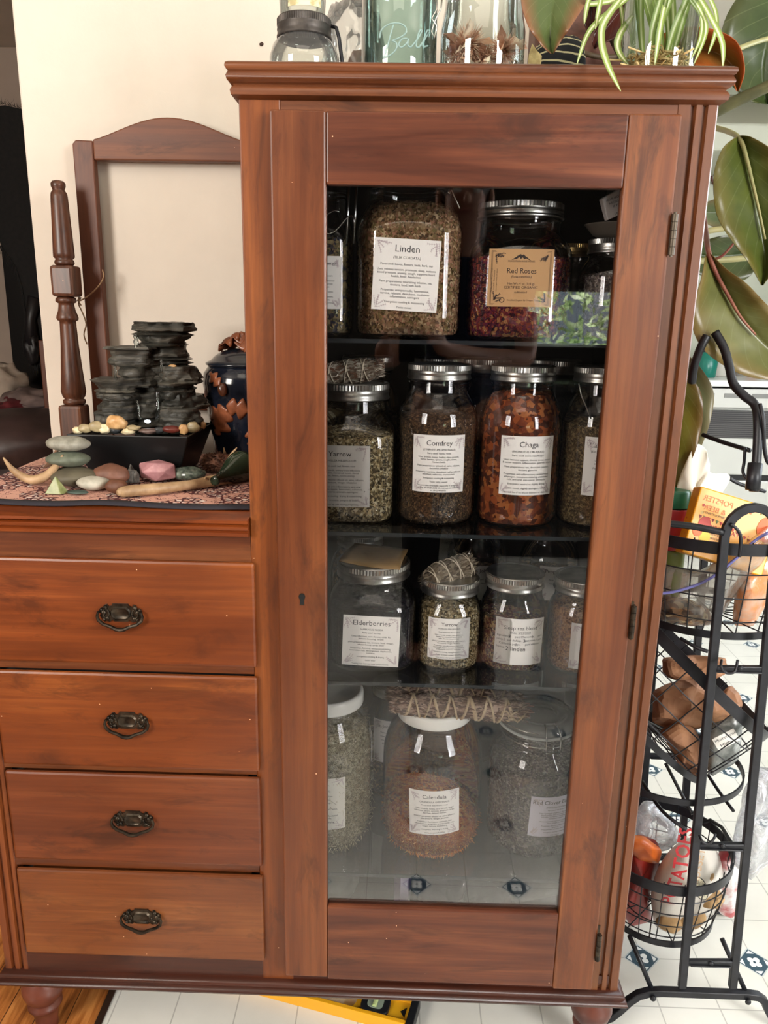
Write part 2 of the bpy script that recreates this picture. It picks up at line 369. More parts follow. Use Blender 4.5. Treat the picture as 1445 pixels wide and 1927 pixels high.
# fluted right post and left chest post
def fluted(x0,x1,gs,z0,z1,m=None):
    pts=[(x0,.0)]
    for g in gs: pts+=[(g-.0035,0),(g-.002,.005),(g+.002,.005),(g+.0035,0)]
    pts+=[(x1-.002,0),(x1,.002),(x1,.02),(x0,.02)]
    mbb=MB(); mbb.prism(pts,lambda u,v,w:Vector((u,v,z0+w)),z1-z0); return mbb
part('corner_post',fluted(.3245,XR,[.3425,.3565],zb,zt),WPOST)
part('corner_post',fluted(CL,-.5985,[-.6235,-.6095],zb,.9),WDV)
# cornice
pr=[(0,1.470),(.003,1.472),(.0075,1.474),(.0085,1.479),(.0065,1.483),(.0045,1.4845),(.0055,1.487),(.0115,1.490),(.0125,1.494),(.0105,1.498),(.0095,1.4995),(.0115,1.501),(.0135,1.504),(.0125,1.508),(.009,1.510)]
mb=MB(); moulding(mb,pr,XL,XR,0,D+.0)
pc=part('cornice',mb,WDR,auto=50)
# base moulding
pr=[(.0,.132),(.012,.134),(.0145,.139),(.012,.144),(.0085,.146),(.0095,.149),(.0065,.154),(.001,.157)]
mb=MB(); moulding(mb,pr,CL,XR,0,D)
part('base_moulding',mb,WDK,auto=50)
# chest case
part('chest_side',MB().box(CL,CL+.016,.018,D,zb,.92),WDV)
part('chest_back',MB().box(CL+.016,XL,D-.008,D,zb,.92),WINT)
pr=[(.004,.915),(.012,.917),(.0125,.922),(.009,.924),(.0125,.927),(.0125,.931),(.009,.933),(.0135,.936),(.0135,.940),(.011,.9415)]
mb=MB(); x0,x1=CL-.02,XL-.0005
rows=[[Vector((x0-o+.01,D,z)),Vector((x0-o+.01,-o,z)),Vector((x1,-o,z)),Vector((x1,D,z))] for o,z in pr]
vs=[v for r in rows for v in r]; fs=[]
for k in range(len(rows)-1):
    for i in range(4): fs.append((k*4+i,k*4+(i+1)%4,(k+1)*4+(i+1)%4,(k+1)*4+i))
fs+=[(3,2,1,0),tuple((len(rows)-1)*4+i for i in range(4))]; mb.add(vs,fs)
part('chest_top',mb,WDD,auto=50)
zs=[(.8775,.7170),(.7025,.5460),(.5350,.3775),(.3600,.1975)]
mb=MB(); mb.box(-.5985,XL,.0,.02,.8765,.9155); mb.box(-.5985,XL,.0,.02,.7035,.7175); mb.box(-.5985,XL,.0,.02,.536,.5465); mb.box(-.5985,XL,.0,.02,.361,.378)
mb.box(-.5985,XL,.004,.02,.19,.197)
part('chest_rails',mb,wood('wood_chest_rail','X','#562614','#844626','#a0603a',52))
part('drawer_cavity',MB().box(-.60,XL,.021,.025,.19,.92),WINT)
def handle(mb,cx,cz,y):
    pol=[]
    half=[(0,-.0115),(.010,-.0115),(.0125,-.0085),(.016,-.0125),(.021,-.0105),(.0235,-.0125),(.026,-.0075),(.0305,-.004),(.0285,0),(.031,.0045),(.0275,.009),(.0235,.0085),(.0225,.0135),(.019,.0145),(.0165,.011),(.0125,.0125),(.011,.0155),(0,.0155)]
    pol=half+[(-a,b) for a,b in half[::-1][1:-1]]
    fn=lambda u,v,w:Vector((cx+u,y-w,cz+v))
    mb.prism([(a*1.0,b) for a,b in pol],fn,.0022)
    oc=[(.0145*sx_,v) for sx_,v in ((-1,-.004),(-.62,-.0085),(.62,-.0085),(1,-.004),(1,.006),(.62,.0115),(-.62,.0115),(-1,.006))]
    n=len(oc); vs=[fn(a,b,.002) for a,b in oc]+[fn(a*.86,(b-.0015)*.8+.0015,.0045) for a,b in oc]+[fn(a*.72,(b-.0015)*.66+.0015,.0032) for a,b in oc]
    fs=[(i,(i+1)%n,n+(i+1)%n,n+i) for i in range(n)]+[(n+i,n+(i+1)%n,2*n+(i+1)%n,2*n+i) for i in range(n)]+[tuple(2*n+i for i in range(n))]
    mb.add(vs,fs)
    for s_ in (-1,1):
        for a,b,r in ((.0215,.0095,.0035),(.0245,.002,.0042),(.0195,-.0065,.0032),(.0275,.0065,.0025),(.0165,.0005,.002),(.024,-.008,.0022)):
            mb.blob(fn(a*s_,b,.0025),r,.0028,r,0,1,10,6)
        mb.tube([fn(s_*(.021+.0045*cos(q)),.001+.0065*sin(q),.0032) for q in [PI*k/8 for k in range(-8,9)]],.0009,6)
        mb.tube([fn(s_*.029,.0035,.001),fn(s_*.031,.0035,.007)],.0022,8)
    bail=[(-.031,.0035,.006),(-.0325,-.002,.0065),(-.031,-.008,.007),(-.024,-.0135,.008),(-.014,-.0165,.009),(-.006,-.0205,.0095),(0,-.0215,.0095),(.006,-.0205,.0095),(.014,-.0165,.009),(.024,-.0135,.008),(.031,-.008,.007),(.0325,-.002,.0065),(.031,.0035,.006)]
    mb.tube([fn(a,b,w) for a,b,w in bail],[.0019,.0022,.0025,.0025,.0025,.003,.0033,.003,.0025,.0025,.0025,.0022,.0019],8)
hx=[-.397,-.399,-.401,-.399]; hz=[.797,.6255,.457,.277]
for i,(a,b) in enumerate(zs):
    d=part('drawer',MB().box(-.5955,-.2035,-.0085,-.0004,b,a).box(-.58,-.225,0,.02,b+.01,a-.01),wood('drawer_wood_%s'%'abcd'[i],'X',['#6c3014','#713316','#622d16','#70381b'][i],['#984a1f','#964a1f','#824022','#93522c'][i],['#bc6832','#b86832','#a05a36','#b06e40'][i],11+i*7),bevel=.004)
    mb=MB(); handle(mb,hx[i],hz[i],-.0085); mb.build('handle',BRONZE,d,auto=45)
# door
dy0,dy1=-.02,-.001
mb=MB(); mb.box(-.1685,-.1005,dy0,dy1,.183,1.4555,0); mb.box(.2615,.324,dy0,dy1,.176,1.4555,0)
mb.box(-.1005,.2615,dy0+.0015,dy1,1.3725,1.455,1); mb.box(-.1005,.2615,dy0+.0015,dy1,.178,.3185,1)
door=part('door',mb,[wood('door_stile_wood','Z','#63301a','#8a4a28','#a26036',21),wood('door_rail_wood','X','#52261a','#7c4029','#9c5a3a',24,wavy=3.5)],bevel=.0025)
mb=MB(); mb.box(-.1025,.2635,-.0115,-.0085,.3165,1.3745); mb.build('glass_pane',PANE,door)
for z in (1.320,.81,.262):
    mb=MB(); r=.004
    for k in range(5): mb.lathe([(r,z-.024+k*.0096),(r,z-.024+k*.0096+.009)],.3263,-.0225,12)
    mb.lathe([(.002,z-.026),(.002,z+.026)],.3263,-.0225,10)
    mb.box(.3265,.333,-.0012,.0,z-.022,z+.022)
    mb.build('hinge',plain('hinge_steel','#544c42',.5,.9) if z>1 else BRONZE,door,auto=40)
mb=MB(); c=P(568,1128,-.021); fn=lambda u,v,w:Vector((c.x+u,-.0202-w,c.z+v))
pol=[(.0045*cos(a),.003+.0045*sin(a)) for a in [k*PI/8-.9 for k in range(0,14)]]
pol=[(.0042*cos(a),.0035+.0042*sin(a)) for a in [(-.25+k/10*1.5)*PI for k in range(11)]]+[(-.0022,-.0075),(.0022,-.0075)]
mb.prism(pol,fn,.0006,0); 
pol2=[(.0052*cos(a)*.9,.0035+.0056*sin(a)) for a in [(-.3+k/10*1.6)*PI for k in range(11)]]+[(-.0034,-.009),(.0034,-.009)]
mb2=MB(); mb2.prism(pol2,fn,.0003); ke=mb2.build('keyhole',BRONZE,door); mb.build('keyhole_opening',plain('hole_black','#050505',.9),door)
# shelves
for z in (1.187,.9195,.687,.351):
    s_=MB(); s_.box(-.192,.3545,.018,.43,z-.005,z-.0002)
    sh=part('glass_shelf',s_,[SHELFG])
    e=MB().box(-.192,.3545,.0165,.0185,z-.0055,z); e.build('shelf_edge',plain('dark_shelf_edge','#23282a',.2),cb_)
# legs
lp=[(.022,.132),(.026,.128),(.0275,.122),(.024,.118),(.027,.113),(.034,.10),(.035,.088),(.031,.074),(.025,.066),(.0235,.062),(.0275,.058),(.0285,.053),(.025,.049),(.022,.043),(.0195,.03),(.018,.015),(.0185,.006),(.016,.0)]
LEGM=mottled('turned_leg_paint','#43201a','#6b3a2c',14,.35,.3,.001)
for x,y in ((-.597,.035),(.343,.035),(-.597,.42),(.343,.42)):
    part('leg',MB().lathe([(a,b) for a,b in lp][::-1],x,y,28),LEGM,smooth=True)
# ================================================================ jars, lids, labels, herbs
FONT=bpy.data.curves.new('lettering','FONT')
_tc={}
def glyphs(s,res=2,bold=0):
    if s in _tc: return _tc[s]
    cu=bpy.data.curves.new('t','FONT'); cu.body=s; cu.size=1; cu.align_x='CENTER'; cu.resolution_u=res; cu.fill_mode='FRONT'; cu.offset=(.02 if s in('POTATOES','RUSSET','Ball') else 0)
    o=bpy.data.objects.new('t',cu); COL.objects.link(o)
    dg=bpy.context.evaluated_depsgraph_get(); me=bpy.data.meshes.new_from_object(o.evaluated_get(dg))
    r=([v.co.copy() for v in me.vertices],[tuple(p.vertices) for p in me.polygons])
    bpy.data.objects.remove(o); bpy.data.curves.remove(cu); bpy.data.meshes.remove(me); _tc[s]=r; return r
def put_text(mb,s,size,u,v,mp,m=0,w=.0006,maxw=None,sx=1.0):
    vs,fs=glyphs(s); 
    if not vs: return
    wd=(max(p.x for p in vs)-min(p.x for p in vs))*size*sx
    if maxw and wd>maxw: sx*=maxw/wd
    mb.add([mp(u+p.x*size*sx,v+p.y*size,w) for p in vs],fs,m)
def curved(ax,ay,z0,R,ang=0,tilt=0,flipx=1):
    ct,st=cos(tilt),sin(tilt)
    def f(u,v,w):
        u,v=(u*ct-v*st)*flipx,u*st+v*ct
        a=ang+u/R; return Vector((ax+(R+w)*sin(a),ay-(R+w)*cos(a),z0+v))
    return f
def flatmap(c,ux,vx):
    c=Vector(c);ux=Vector(ux).normalized();vx=Vector(vx); vx=(vx-ux*vx.dot(ux)).normalized(); n=ux.cross(vx)
    return lambda u,v,w:c+ux*u+vx*v+n*w
def sheet(mb,w,h,mp,m=0,nu=8,nv=2,t=.0004,cut=0):
    for ww,fl in ((t,0),(0,1)):
        vs=[mp(-w/2+w*i/nu,-h/2+h*j/nv,ww) for j in range(nv+1) for i in range(nu+1)]
        fs=[]
        for j in range(nv):
            for i in range(nu):
                q=(j*(nu+1)+i,j*(nu+1)+i+1,(j+1)*(nu+1)+i+1,(j+1)*(nu+1)+i); fs.append(q[::-1] if fl else q)
        mb.add(vs,fs,m)
def sprigs(mb,w,h,mp,m,rnd,sz=.2):
    for sx_ in (-1,1):
        for sy in (-1,1):
            for k in range(5):
                x,y=sx_*(w/2-.0025-rnd.random()*.004),sy*(h/2-.0025-rnd.random()*.003); a=math.atan2(-sy,-sx_)+rnd.uniform(-.9,.9)
                L=w*sz*rnd.uniform(.6,1); n=5; th=.00028
                for i in range(n):
                    x2,y2=x+cos(a)*L/n,y+sin(a)*L/n
                    if abs(x2)<w/2-.001 and abs(y2)<h/2-.001:
                        nx,ny=-sin(a)*th,cos(a)*th
                        mb.add([mp(x-nx,y-ny,.0006),mp(x2-nx,y2-ny,.0006),mp(x2+nx,y2+ny,.0006),mp(x+nx,y+ny,.0006)],[(0,1,2,3)],m)
                        for s_ in (-1,1):
                            b=a+s_*.9; l=.0017
                            px_,py_=x2+cos(b)*l,y2+sin(b)*l
                            if abs(px_)<w/2-.0005 and abs(py_)<h/2-.0005:
                                q=.0005; mb.add([mp(x2,y2,.0006),mp((x2+px_)/2+sin(b)*q,(y2+py_)/2-cos(b)*q,.0006),mp(px_,py_,.0006),mp((x2+px_)/2-sin(b)*q,(y2+py_)/2+cos(b)*q,.0006)],[(0,1,2,3)],m)
                    x,y=x2,y2; a+=rnd.uniform(-.3,.3)
def label(jar,w,h,mp,title,sub,lines,paper=PAPER,ts=.0088,bs=.0036,top=.86,lead=1.12,seed=0):
    mb=MB(); sheet(mb,w,h,mp); lo=mb.build('label',paper,jar,smooth=True)
    mb=MB(); y=h/2-h*(1-top)-ts*.3
    tot=ts*.95*.55+(bs*.55 if sub else 0)+bs*.4+sum(bs*.62 if q=='' else bs*lead for q in lines); av=y+h/2-bs*.9; kk=min(1,av/tot); kb=min(1,.25+.75*kk) if kk<1 else 1; bs*=kk**.55
    put_text(mb,title,ts,0,y,mp,0,maxw=w*.92); y-=ts*.95*.55
    if sub: y-=bs*.55; put_text(mb,sub,bs*1.12,0,y,mp,0,maxw=w*.75); 
    y-=bs*.4
    for s in lines:
        if s=='': y-=bs/(kk**.55)*.62*kk; continue
        y-=bs/(kk**.55)*lead*kk; put_text(mb,s,bs,0,y,mp,0,maxw=w*.93)
    rnd=random.Random(seed+5); sprigs(mb,w,h,mp,1,rnd)
    mb.build('printed_text',[INK,INK2],lo); return lo
def lid(mb,cx,cy,z0,h,r,ridged=True,n=72,m=0):
    # z0 bottom of band
    top=z0+h; pr=[(r*.985,z0),(r*1.01,z0+h*.05),(r*1.01,z0+h*.12),(r*.985,z0+h*.22),(r*.985,z0+h*.34),(r*1.0,z0+h*.44),(r*.985,z0+h*.54),(r*.99,z0+h*.62)]
    mb.lathe(pr,cx,cy,n,m,cap=False)
    vs=[];fs=[]
    for k,z in enumerate((z0+h*.62,z0+h*.93)):
        for i in range(n*2):
            a=PI*i/n; rr=r*(1.0 if (i%2 and ridged) else .98); vs.append((cx+rr*cos(a),cy+rr*sin(a),z))
    N=2*n
    for i in range(N): fs.append((i,(i+1)%N,N+(i+1)%N,N+i))
    mb.add(vs,fs,m)
    mb.lathe([(r*.975,z0+h*.93),(r*.955,top),(r*.86,top),(r*.84,top-h*.06),(.001,top-h*.05)],cx,cy,n,m)
def enamel_lid(mb,cx,cy,z0,h,r):
    mb.lathe([(r*.99,z0),(r,z0+h*.1),(r,z0+h*.8),(r*.97,z0+h),(r*.9,z0+h*1.02),(r*.87,z0+h*.93),(.001,z0+h*.95)],cx,cy,48)
def jar_profile(kind,r,zb,h,e):
    # returns glass outer profile [(r,z,expo)], body shoulder z
    rn=r*.70
    if kind=='round':   # gallon
        q=[(.5,0),(.70,0),(.84,.018),(.94,.055),(.99,.11),(1.0,.17),(1.0,.62),(.985,.70),(.93,.775),(.84,.84),(.74,.885),(.72,.90),(.72,1)]
    elif kind=='mason':
        q=[(.55,0),(.82,0),(.93,.012),(.985,.035),(1,.07),(1,.66),(.985,.71),(.93,.77),(.84,.825),(.76,.86),(.735,.89),(.735,1)]
    elif kind=='sqmason':
        q=[(.55,0),(.84,0),(.94,.015),(.99,.05),(1,.09),(1,.64),(.985,.70),(.94,.75),(.86,.80),(.80,.835),(.79,.86),(.79,1)]
    elif kind=='short':
        q=[(.55,0),(.84,0),(.94,.02),(.99,.06),(1,.11),(1,.62),(.99,.69),(.95,.76),(.88,.82),(.85,.86),(.85,1)]
    out=[]
    for a,b in q:
        t=min(1,max(0,(b-.66)/.2)); ex=e+(2-e)*t
        out.append((r*a,zb+h*b,ex))
    return out
def interp(prof,z):
    for a,b in zip(prof,prof[1:]):
        if a[1]<=z<=b[1] and b[1]>a[1]:
            t=(z-a[1])/(b[1]-a[1]); return a[0]+(b[0]-a[0])*t,a[2]+(b[2]-a[2])*t
    return (prof[0][0],prof[0][2]) if z<prof[0][1] else (prof[-1][0],prof[-1][2])
def superr(a,e): return (abs(cos(a))**e+abs(sin(a))**e)**(-1/e) if e!=2 else 1
def fill(name,lab,cat,cx,cy,prof,zb,zt,mats,kind='flake',n=2200,size=.004,seed=0,dome=.006,rot=0,gap=.0035,slope=0,elong=1.0,grp=None):
    rnd=random.Random(seed); mb=MB(); N=40; K=14; pr=[]
    def fr(z,a):
        r,e=interp(prof,z); return max(.001,(r-gap)*superr(a-rot,e))
    def ztop(a,f): return zt+dome*(1-f*f)+slope*cos(a)*f+.004*noise.noise(Vector((cos(a)*f*3,sin(a)*f*3,seed)))
    vs=[];fs=[]
    for k in range(K+1):
        for i in range(N):
            a=2*PI*i/N; z=zb+(ztop(a,1)-zb)*k/K; r=fr(z,a)*(1-.012*(1+noise.noise(Vector((cos(a)*9,sin(a)*9,z*120+seed)))))
            vs.append((cx+r*cos(a),cy+r*sin(a),z))
    for f in (.8,.55,.28,.001):
        for i in range(N):
            a=2*PI*i/N; r=fr(ztop(a,1),a)*f; vs.append((cx+r*cos(a),cy+r*sin(a),ztop(a,f)))
    rows=K+1+4
    for k in range(rows-1):
        for i in range(N): j=(i+1)%N; fs.append((k*N+i,k*N+j,(k+1)*N+j,(k+1)*N+i))
    fs.append(tuple(range(N))[::-1]); mb.add(vs,fs,0)
    for q in range(n):
        top=rnd.random()<.16
        if top:
            a=rnd.uniform(0,2*PI); f=math.sqrt(rnd.random()); r=fr(ztop(a,1),a)*f*.97; c=Vector((cx+r*cos(a),cy+r*sin(a),ztop(a,f)+.001)); nrm=Vector((0,0,1))
        else:
            a=-PI/2+rnd.uniform(-1.9,1.9); z=rnd.uniform(zb+.002,ztop(a,1)); r=fr(z,a)-rnd.random()*.0005+.0004; c=Vector((cx+r*cos(a),cy+r*sin(a),z)); nrm=Vector((cos(a),sin(a),0))
        t1=Vector((rnd.gauss(0,1),rnd.gauss(0,1),rnd.gauss(0,1))); t1=(t1-nrm*t1.dot(nrm)*.8).normalized(); t2=nrm.cross(t1).normalized(); n2=t1.cross(t2)
        s=size*rnd.uniform(.5,1.3)
        if kind=='flake':
            w=s*rnd.uniform(.3,.8)/elong; mb.add([c-t1*s*.5*elong,c-t2*w*.5+n2*s*.08,c+t1*s*.5*elong,c+t2*w*.5+n2*s*.1],[(0,1,2,3)],1)
        elif kind=='fibre':
            b=rnd.uniform(-1,1); p=[]; L=s*elong
            for k in range(5):
                u=(k/4-.5)*L; p.append(c+t1*u+t2*b*(u*u)/L*1.6)
            w=.00035
            for k in range(4): mb.add([p[k]-t2*w,p[k]+t2*w,p[k+1]+t2*w,p[k+1]-t2*w],[(0,1,2,3)],1)
        elif kind=='seed':
            mb.add([c-t1*s*.5,c-t2*s*.22,c+t1*s*.5,c+t2*s*.22,c+n2*s*.2],[(0,1,4),(1,2,4),(2,3,4),(3,0,4)],1)
        elif kind=='chunk':
            c=c-nrm*s*.75; mb.rock(c,s*rnd.uniform(.6,1),s*rnd.uniform(.6,1),s*rnd.uniform(.5,.9),rnd.random(),1,.3)
    o=mb.build(name,mats,None,loc=(cx,cy,zb)); return tag(o,lab,cat,grp,'stuff')
def glass_jar(name,lab,cat,cx,cy,zb,r,h,kind,e=2,rot=0,mat=None,ridge=None,hj=None):
    """h = total incl lid; hj = glass height"""
    t=thing(name,(cx,cy,zb),lab,cat); pr=jar_profile(kind,r,zb,h,e)
    mb=MB(); mb.lathe([p for p in pr],cx,cy,56,cap=False,fn=None)
    i0=pr[0]; vs=[(cx,cy,zb+.004)]; 
    # thick base ring + punt
    mb.lathe([(r*.55,zb,e),(r*.4,zb+.004,2),(.001,zb+.005,2)],cx,cy,56,cap=False)
    zt=pr[-1][1]; rn=pr[-1][0]
    for zz in (zt-h*.07,zt-h*.045): mb.lathe([(rn,zz-.002),(rn*1.025,zz-.0005),(rn*1.025,zz+.0005),(rn,zz+.002)],cx,cy,56,cap=False)
    if ridge:  # vertical rib lines at corners
        for s_ in (-1,1):
            for z in [ridge[0]+k*(ridge[1]-ridge[0])/26 for k in range(27)]:
                a0=-PI/2+s_*ridge[2]; rr,_=interp(pr,z); rr*=superr(a0,e)*.985
                mb.blob((cx+rr*cos(a0),cy+rr*sin(a0),z),.0022,.0022,.0011,0,1,8,5)
    g=mb.build('glass_body',mat or GLASS,t,smooth=True)
    return t,pr
Z1,Z2,Z3,Z4=1.187,.9195,.687,.351
BR=lambda *c:list(c)
H_LIND=herb('dried_linden',['#b89a70','#8a6a46','#a07c54','#dcc096','#5c4428','#a9855f','#bd8a6c','#8a7848'],240)
H_ROSE=herb('dried_roses',['#5d1428','#8c2a35','#b04a3a','#3a1420','#7a2446','#c98a52','#641c34','#9a3d2a'],230)
H_DARK=herb('dried_comfrey',['#4a3826','#6e553a','#302418','#94744e','#5c4732','#3e3022'],300)
H_YARR=herb('dried_yarrow',['#97835a','#d2bd8e','#5f4f32','#b09c70','#40361f','#84734e','#e6d8b0'],280)
H_CHAG=herb('chaga_wood',['#8e4420','#b8602c','#6e3218','#c97a3e','#572812'],120)
H_POPP=herb('dried_poppy',['#6a583c','#8c7650','#4a3b26','#a48d62','#5b4a31'],340)
H_ELD=herb('dried_elderberries',['#15131c','#221d2a','#0e0c12','#2c2230','#191622'],220)
H_SLEEP=herb('sleep_tea',['#6a3428','#8c5a3c','#a9825a','#5c2030','#c2a06c','#46281c','#7c3a30'],260)
H_BROWN=herb('dried_brown_root',['#9a6a44','#7c5232','#b58456','#664024','#a87850'],320)
H_FIB=herb('usnea_lichen',['#a89c7c','#c6ba96','#8a7e60','#dacfae','#746a50'],200)
H_CAL=herb('dried_calendula',['#dd7a26','#b0541c','#ea9a45','#8a3f16','#f0b868','#c9641f'],220)
H_CLOV=herb('dried_red_clover',['#6c6058','#8d8178','#4c4440','#a89c94','#5c4c50','#776a60'],260)
H_MIX=herb('dried_flower_mix',['#7a6a48','#3c3a44','#a39064','#5a5a3a','#2a2a38','#8c7c5a'],180)

# ---- shelf 1
t,pr=glass_jar('storage_jar','wire bail jar at the left end of the top shelf, partly cut by the door','jar',-.121,.118,Z1,.046,.20,'short',4)
mb=MB(); 
for k in range(3):
    pts=[(-.121+.03*cos(q*.7+k)-.006*k+.02,.066+.002*sin(q),Z1+.148+.012*sin(q*1.9+k)+k*.006) for q in [i*.35 for i in range(12)]]
    mb.tube(pts,.0009,6)
mb.tube([(-.082,.075,Z1+.125),(-.079,.072,Z1+.20)],.0022,6); mb.tube([(-.072,.078,Z1+.125),(-.069,.075,Z1+.20)],.0022,6)
mb.build('wire_bail',plain('bail_steel','#b5b5b0',.25,1),t,smooth=True)
fill('dried_herbs','dark blue and tan dried flowers filling the leftmost jar of the top shelf','herbs',-.121,.118,pr,Z1+.006,Z1+.13,H_MIX,'flake',1500,.006,3)
mp=curved(-.121,.118+.254,Z1+.073,.30,.02)
label(t,.052,.070,mp,'Elderflower','',['','','Parts used: flowers','','Uses: colds, hormones','fevers, flu, balances','inflammation','','Plant: infusion, salve','','Properties: relaxant,','diuretic, tonic,','anti-catarrhal, pyretic'],ts=.0085,bs=.0037)

t,pr=glass_jar('storage_jar','large square gallon jar labelled Linden on the top shelf','jar',.004,.118,Z1,.0735,.215,'sqmason',4.2)
MB().lathe([(.056,Z1+.213),(.058,Z1+.215),(.058,Z1+.229),(.054,Z1+.231),(.001,Z1+.231)],.004,.118,48).build('lid',WHITE,t,smooth=True)
fill('dried_herbs','tan and brown crumbled linden flowers filling the big square jar of the top shelf','herbs',.004,.118,pr,Z1+.006,Z1+.175,H_LIND,'flake',5200,.0042,11)
mp=curved(.000,.118+.925,Z1+.083,1.0,.0,tilt=-.045)
label(t,.088,.092,mp,'Linden','(TILIA CORDATA)',['','Parts used: leaves, flowers, buds, bark, sap','','Uses: relieves tension, promotes sleep, reduces','blood pressure, anxiety, cough, supports heart','health, fever, headaches','','Plant preparations: nourishing infusion, tea,','tincture, food, bath herb','','Properties: antispasmodic, hypotensive,','nervine, relaxant, demulcent, modulates','inflammation, astringent','','Energetics: cooling & moistening','','Taste: sweet'],ts=.0125,bs=.0044,seed=1)
mb=MB(); mb.tube([P(845,356,.07),P(842,362,.07),P(846,364,.07),P(850,358,.07),P(856,372,.068),P(865,392,.066)],.0008,6)
tag(mb.build('wire_hook',plain('hook_steel','#c8c8c0',.3,1),None,loc=P(850,360,.07),smooth=True),'thin bent wire hook hanging beside the top of the linden jar','hook')

def mjar(lab,cx,cy,z,r,h,kind,e,lidh,fillz,mats,fk,n,size,seed,hlab,elong=1,lidr=None,ridge=None,rot=0,**kw):
    t,pr=glass_jar('storage_jar',lab,'jar',cx,cy,z,r,h-lidh*.55,kind,e,ridge=ridge)
    mb=MB(); rn=pr[-1][0]; lid(mb,cx,cy,z+h-lidh,lidh,(lidr or rn*1.06)); mb.build('lid',kw.pop('lidmat',ZINC),t,auto=35)
    if mats: fill('dried_herbs',hlab,'herbs',cx,cy,pr,z+.005,z+fillz,mats,fk,n,size,seed,elong=elong,**kw)
    return t,pr
t,pr=mjar('square glass jar labelled Red Roses with a ridged silver lid on the top shelf','x' and .158,.118,Z1,.071,.183,'sqmason',3.6,.021,.108,H_ROSE,'flake',3600,.0065,21,'crumbled red rose petals filling the jar labelled Red Roses',ridge=(Z1+.02,Z1+.10,.72))
KR=plain('kraft_label','#b98f5f',.6)
mp=curved(.153,.118+.829,Z1+.082,.90,.0); W_,H_=.086,.074
mb=MB(); sheet(mb,W_,H_,mp); lo=mb.build('label',KR,t,label='' if 0 else None) if 0 else mb.build('label',KR,t); lo['label']='tan kraft label'
mb=MB(); DK=0
for a in (.92,.89):
    for (x0,y0,x1,y1) in ((-1,-1,1,-1),(1,-1,1,1),(1,1,-1,1),(-1,1,-1,-1)):
        X0,Y0,X1,Y1=x0*W_*a/2,y0*H_*(a+.01)/2,x1*W_*a/2,y1*H_*(a+.01)/2; q=.00018
        dx_,dy_=(0,q) if y0==y1 else (q,0)
        mb.add([mp(X0-dx_,Y0-dy_,.0006),mp(X1-dx_,Y1-dy_,.0006),mp(X1+dx_,Y1+dy_,.0006),mp(X0+dx_,Y0+dy_,.0006)],[(0,1,2,3)])
mt=[(-.0135,0),(-.008,.0035),(-.006,.005),(-.0035,.0065),(-.0015,.0075),(.0005,.006),(.0025,.0072),(.005,.005),(.008,.003),(.013,-.001),(.006,.0022),(.004,.001),(.001,.0035),(-.001,.001),(-.003,.004),(-.006,.0015)]
mb.add([mp(x,y+.023,.0006) for x,y in mt],[tuple(range(len(mt)))])
put_text(mb,'MOUNTAIN ROSE HERBS',.0032,0,.0205,mp); put_text(mb,'Red Roses',.0098,.001,.006,mp,sx=.95); put_text(mb,'(Rosa centifolia)',.0042,.001,.0005,mp)
put_text(mb,'Net Wt: 4 oz (113 g)',.0042,.001,-.0085,mp); put_text(mb,'CERTIFIED ORGANIC',.0048,.001,-.0135,mp); put_text(mb,'cultivated',.0044,.001,-.0195,mp); put_text(mb,'Certified Organic By Oregon Tilth',.003,.004,-.0295,mp)
mb.lathe([(.0026,0),(.0036,0)],0,0,20,0,fn=lambda v,a:mp(-.0235+v.x,-.0285+v.y,.0007),cap=False)
for k,s_ in enumerate(['PO Box Eugene, Oregon 97402','Lot 24106   Distributed by','www.organic herbs and spices']):
    m2=lambda u,v,w,k=k:mp(-.0375+k*.0032-v,-.003+u,w); put_text(mb,s_,.0024,0,0,m2)
sprigs(mb,W_*.9,H_*.9,mp,0,random.Random(3),.15)
mb.build('printed_text',plain('brown_ink','#2c1b10',.6),lo)
t,pr=mjar('glass mason jar of grey herbs at the right end of the top shelf','' or .292,.115,Z1,.0475,.139,'mason',2,.02,.088,H_CLOV,'flake',1500,.005,31,'grey brown dried herbs in the jar at the right end of the top shelf')
label(t,.040,.052,curved(.292,.115,Z1+.07,.048,.25),'Mullein','',['','Parts used: leaf','','Uses: lungs, cough','ear aches','','Taste: salty'],ts=.006,bs=.0035,seed=4)
# bowl, brass lid and little white box
b=thing('shallow_bowl',(.30,.18,Z1+.14),'shallow grey bowl resting on the jar lids at the top right of the cabinet','bowl')
MB().lathe([(.02,Z1+.1405),(.034,Z1+.147),(.046,Z1+.160),(.047,Z1+.161),(.034,Z1+.149),(.018,Z1+.143),(.001,Z1+.142)],.300,.14,40).build('bowl_body',plain('bowl_glaze','#7d7468',.3),b,smooth=True)
t,_=glass_jar('storage_jar','glass jar with a brass coloured lid behind the right end of the top shelf','jar',.262,.23,Z1,.04,.125,'mason',2)
mb=MB(); lid(mb,.262,.23,Z1+.125,.016,.032); mb.build('lid',plain('brass_lid','#a58b5a',.3,1),t,auto=35)
bx=thing('small_box',P(1146,388,.10),'small white carton with black print leaning at the top right corner behind the glass','box')
fm=flatmap(P(1148,388,.10),_R*.94+_U*.36,Vector((0,0,1)))
MB().prism([(-.013,-.016),(.022,-.014),(.022,.018),(-.013,.0135)],fm,.012).build('carton',plain('white_card','#e5dfda',.6),bx,bevel=.0015)
mb=MB(); 
for k,s_ in enumerate(['NO PURCHASE','NECESSARY','IF YOU','','UNLESS']): put_text(mb,s_,.004,.005,.007-k*.005,fm,w=.0125)
mb.build('printed_text',INK,bx)

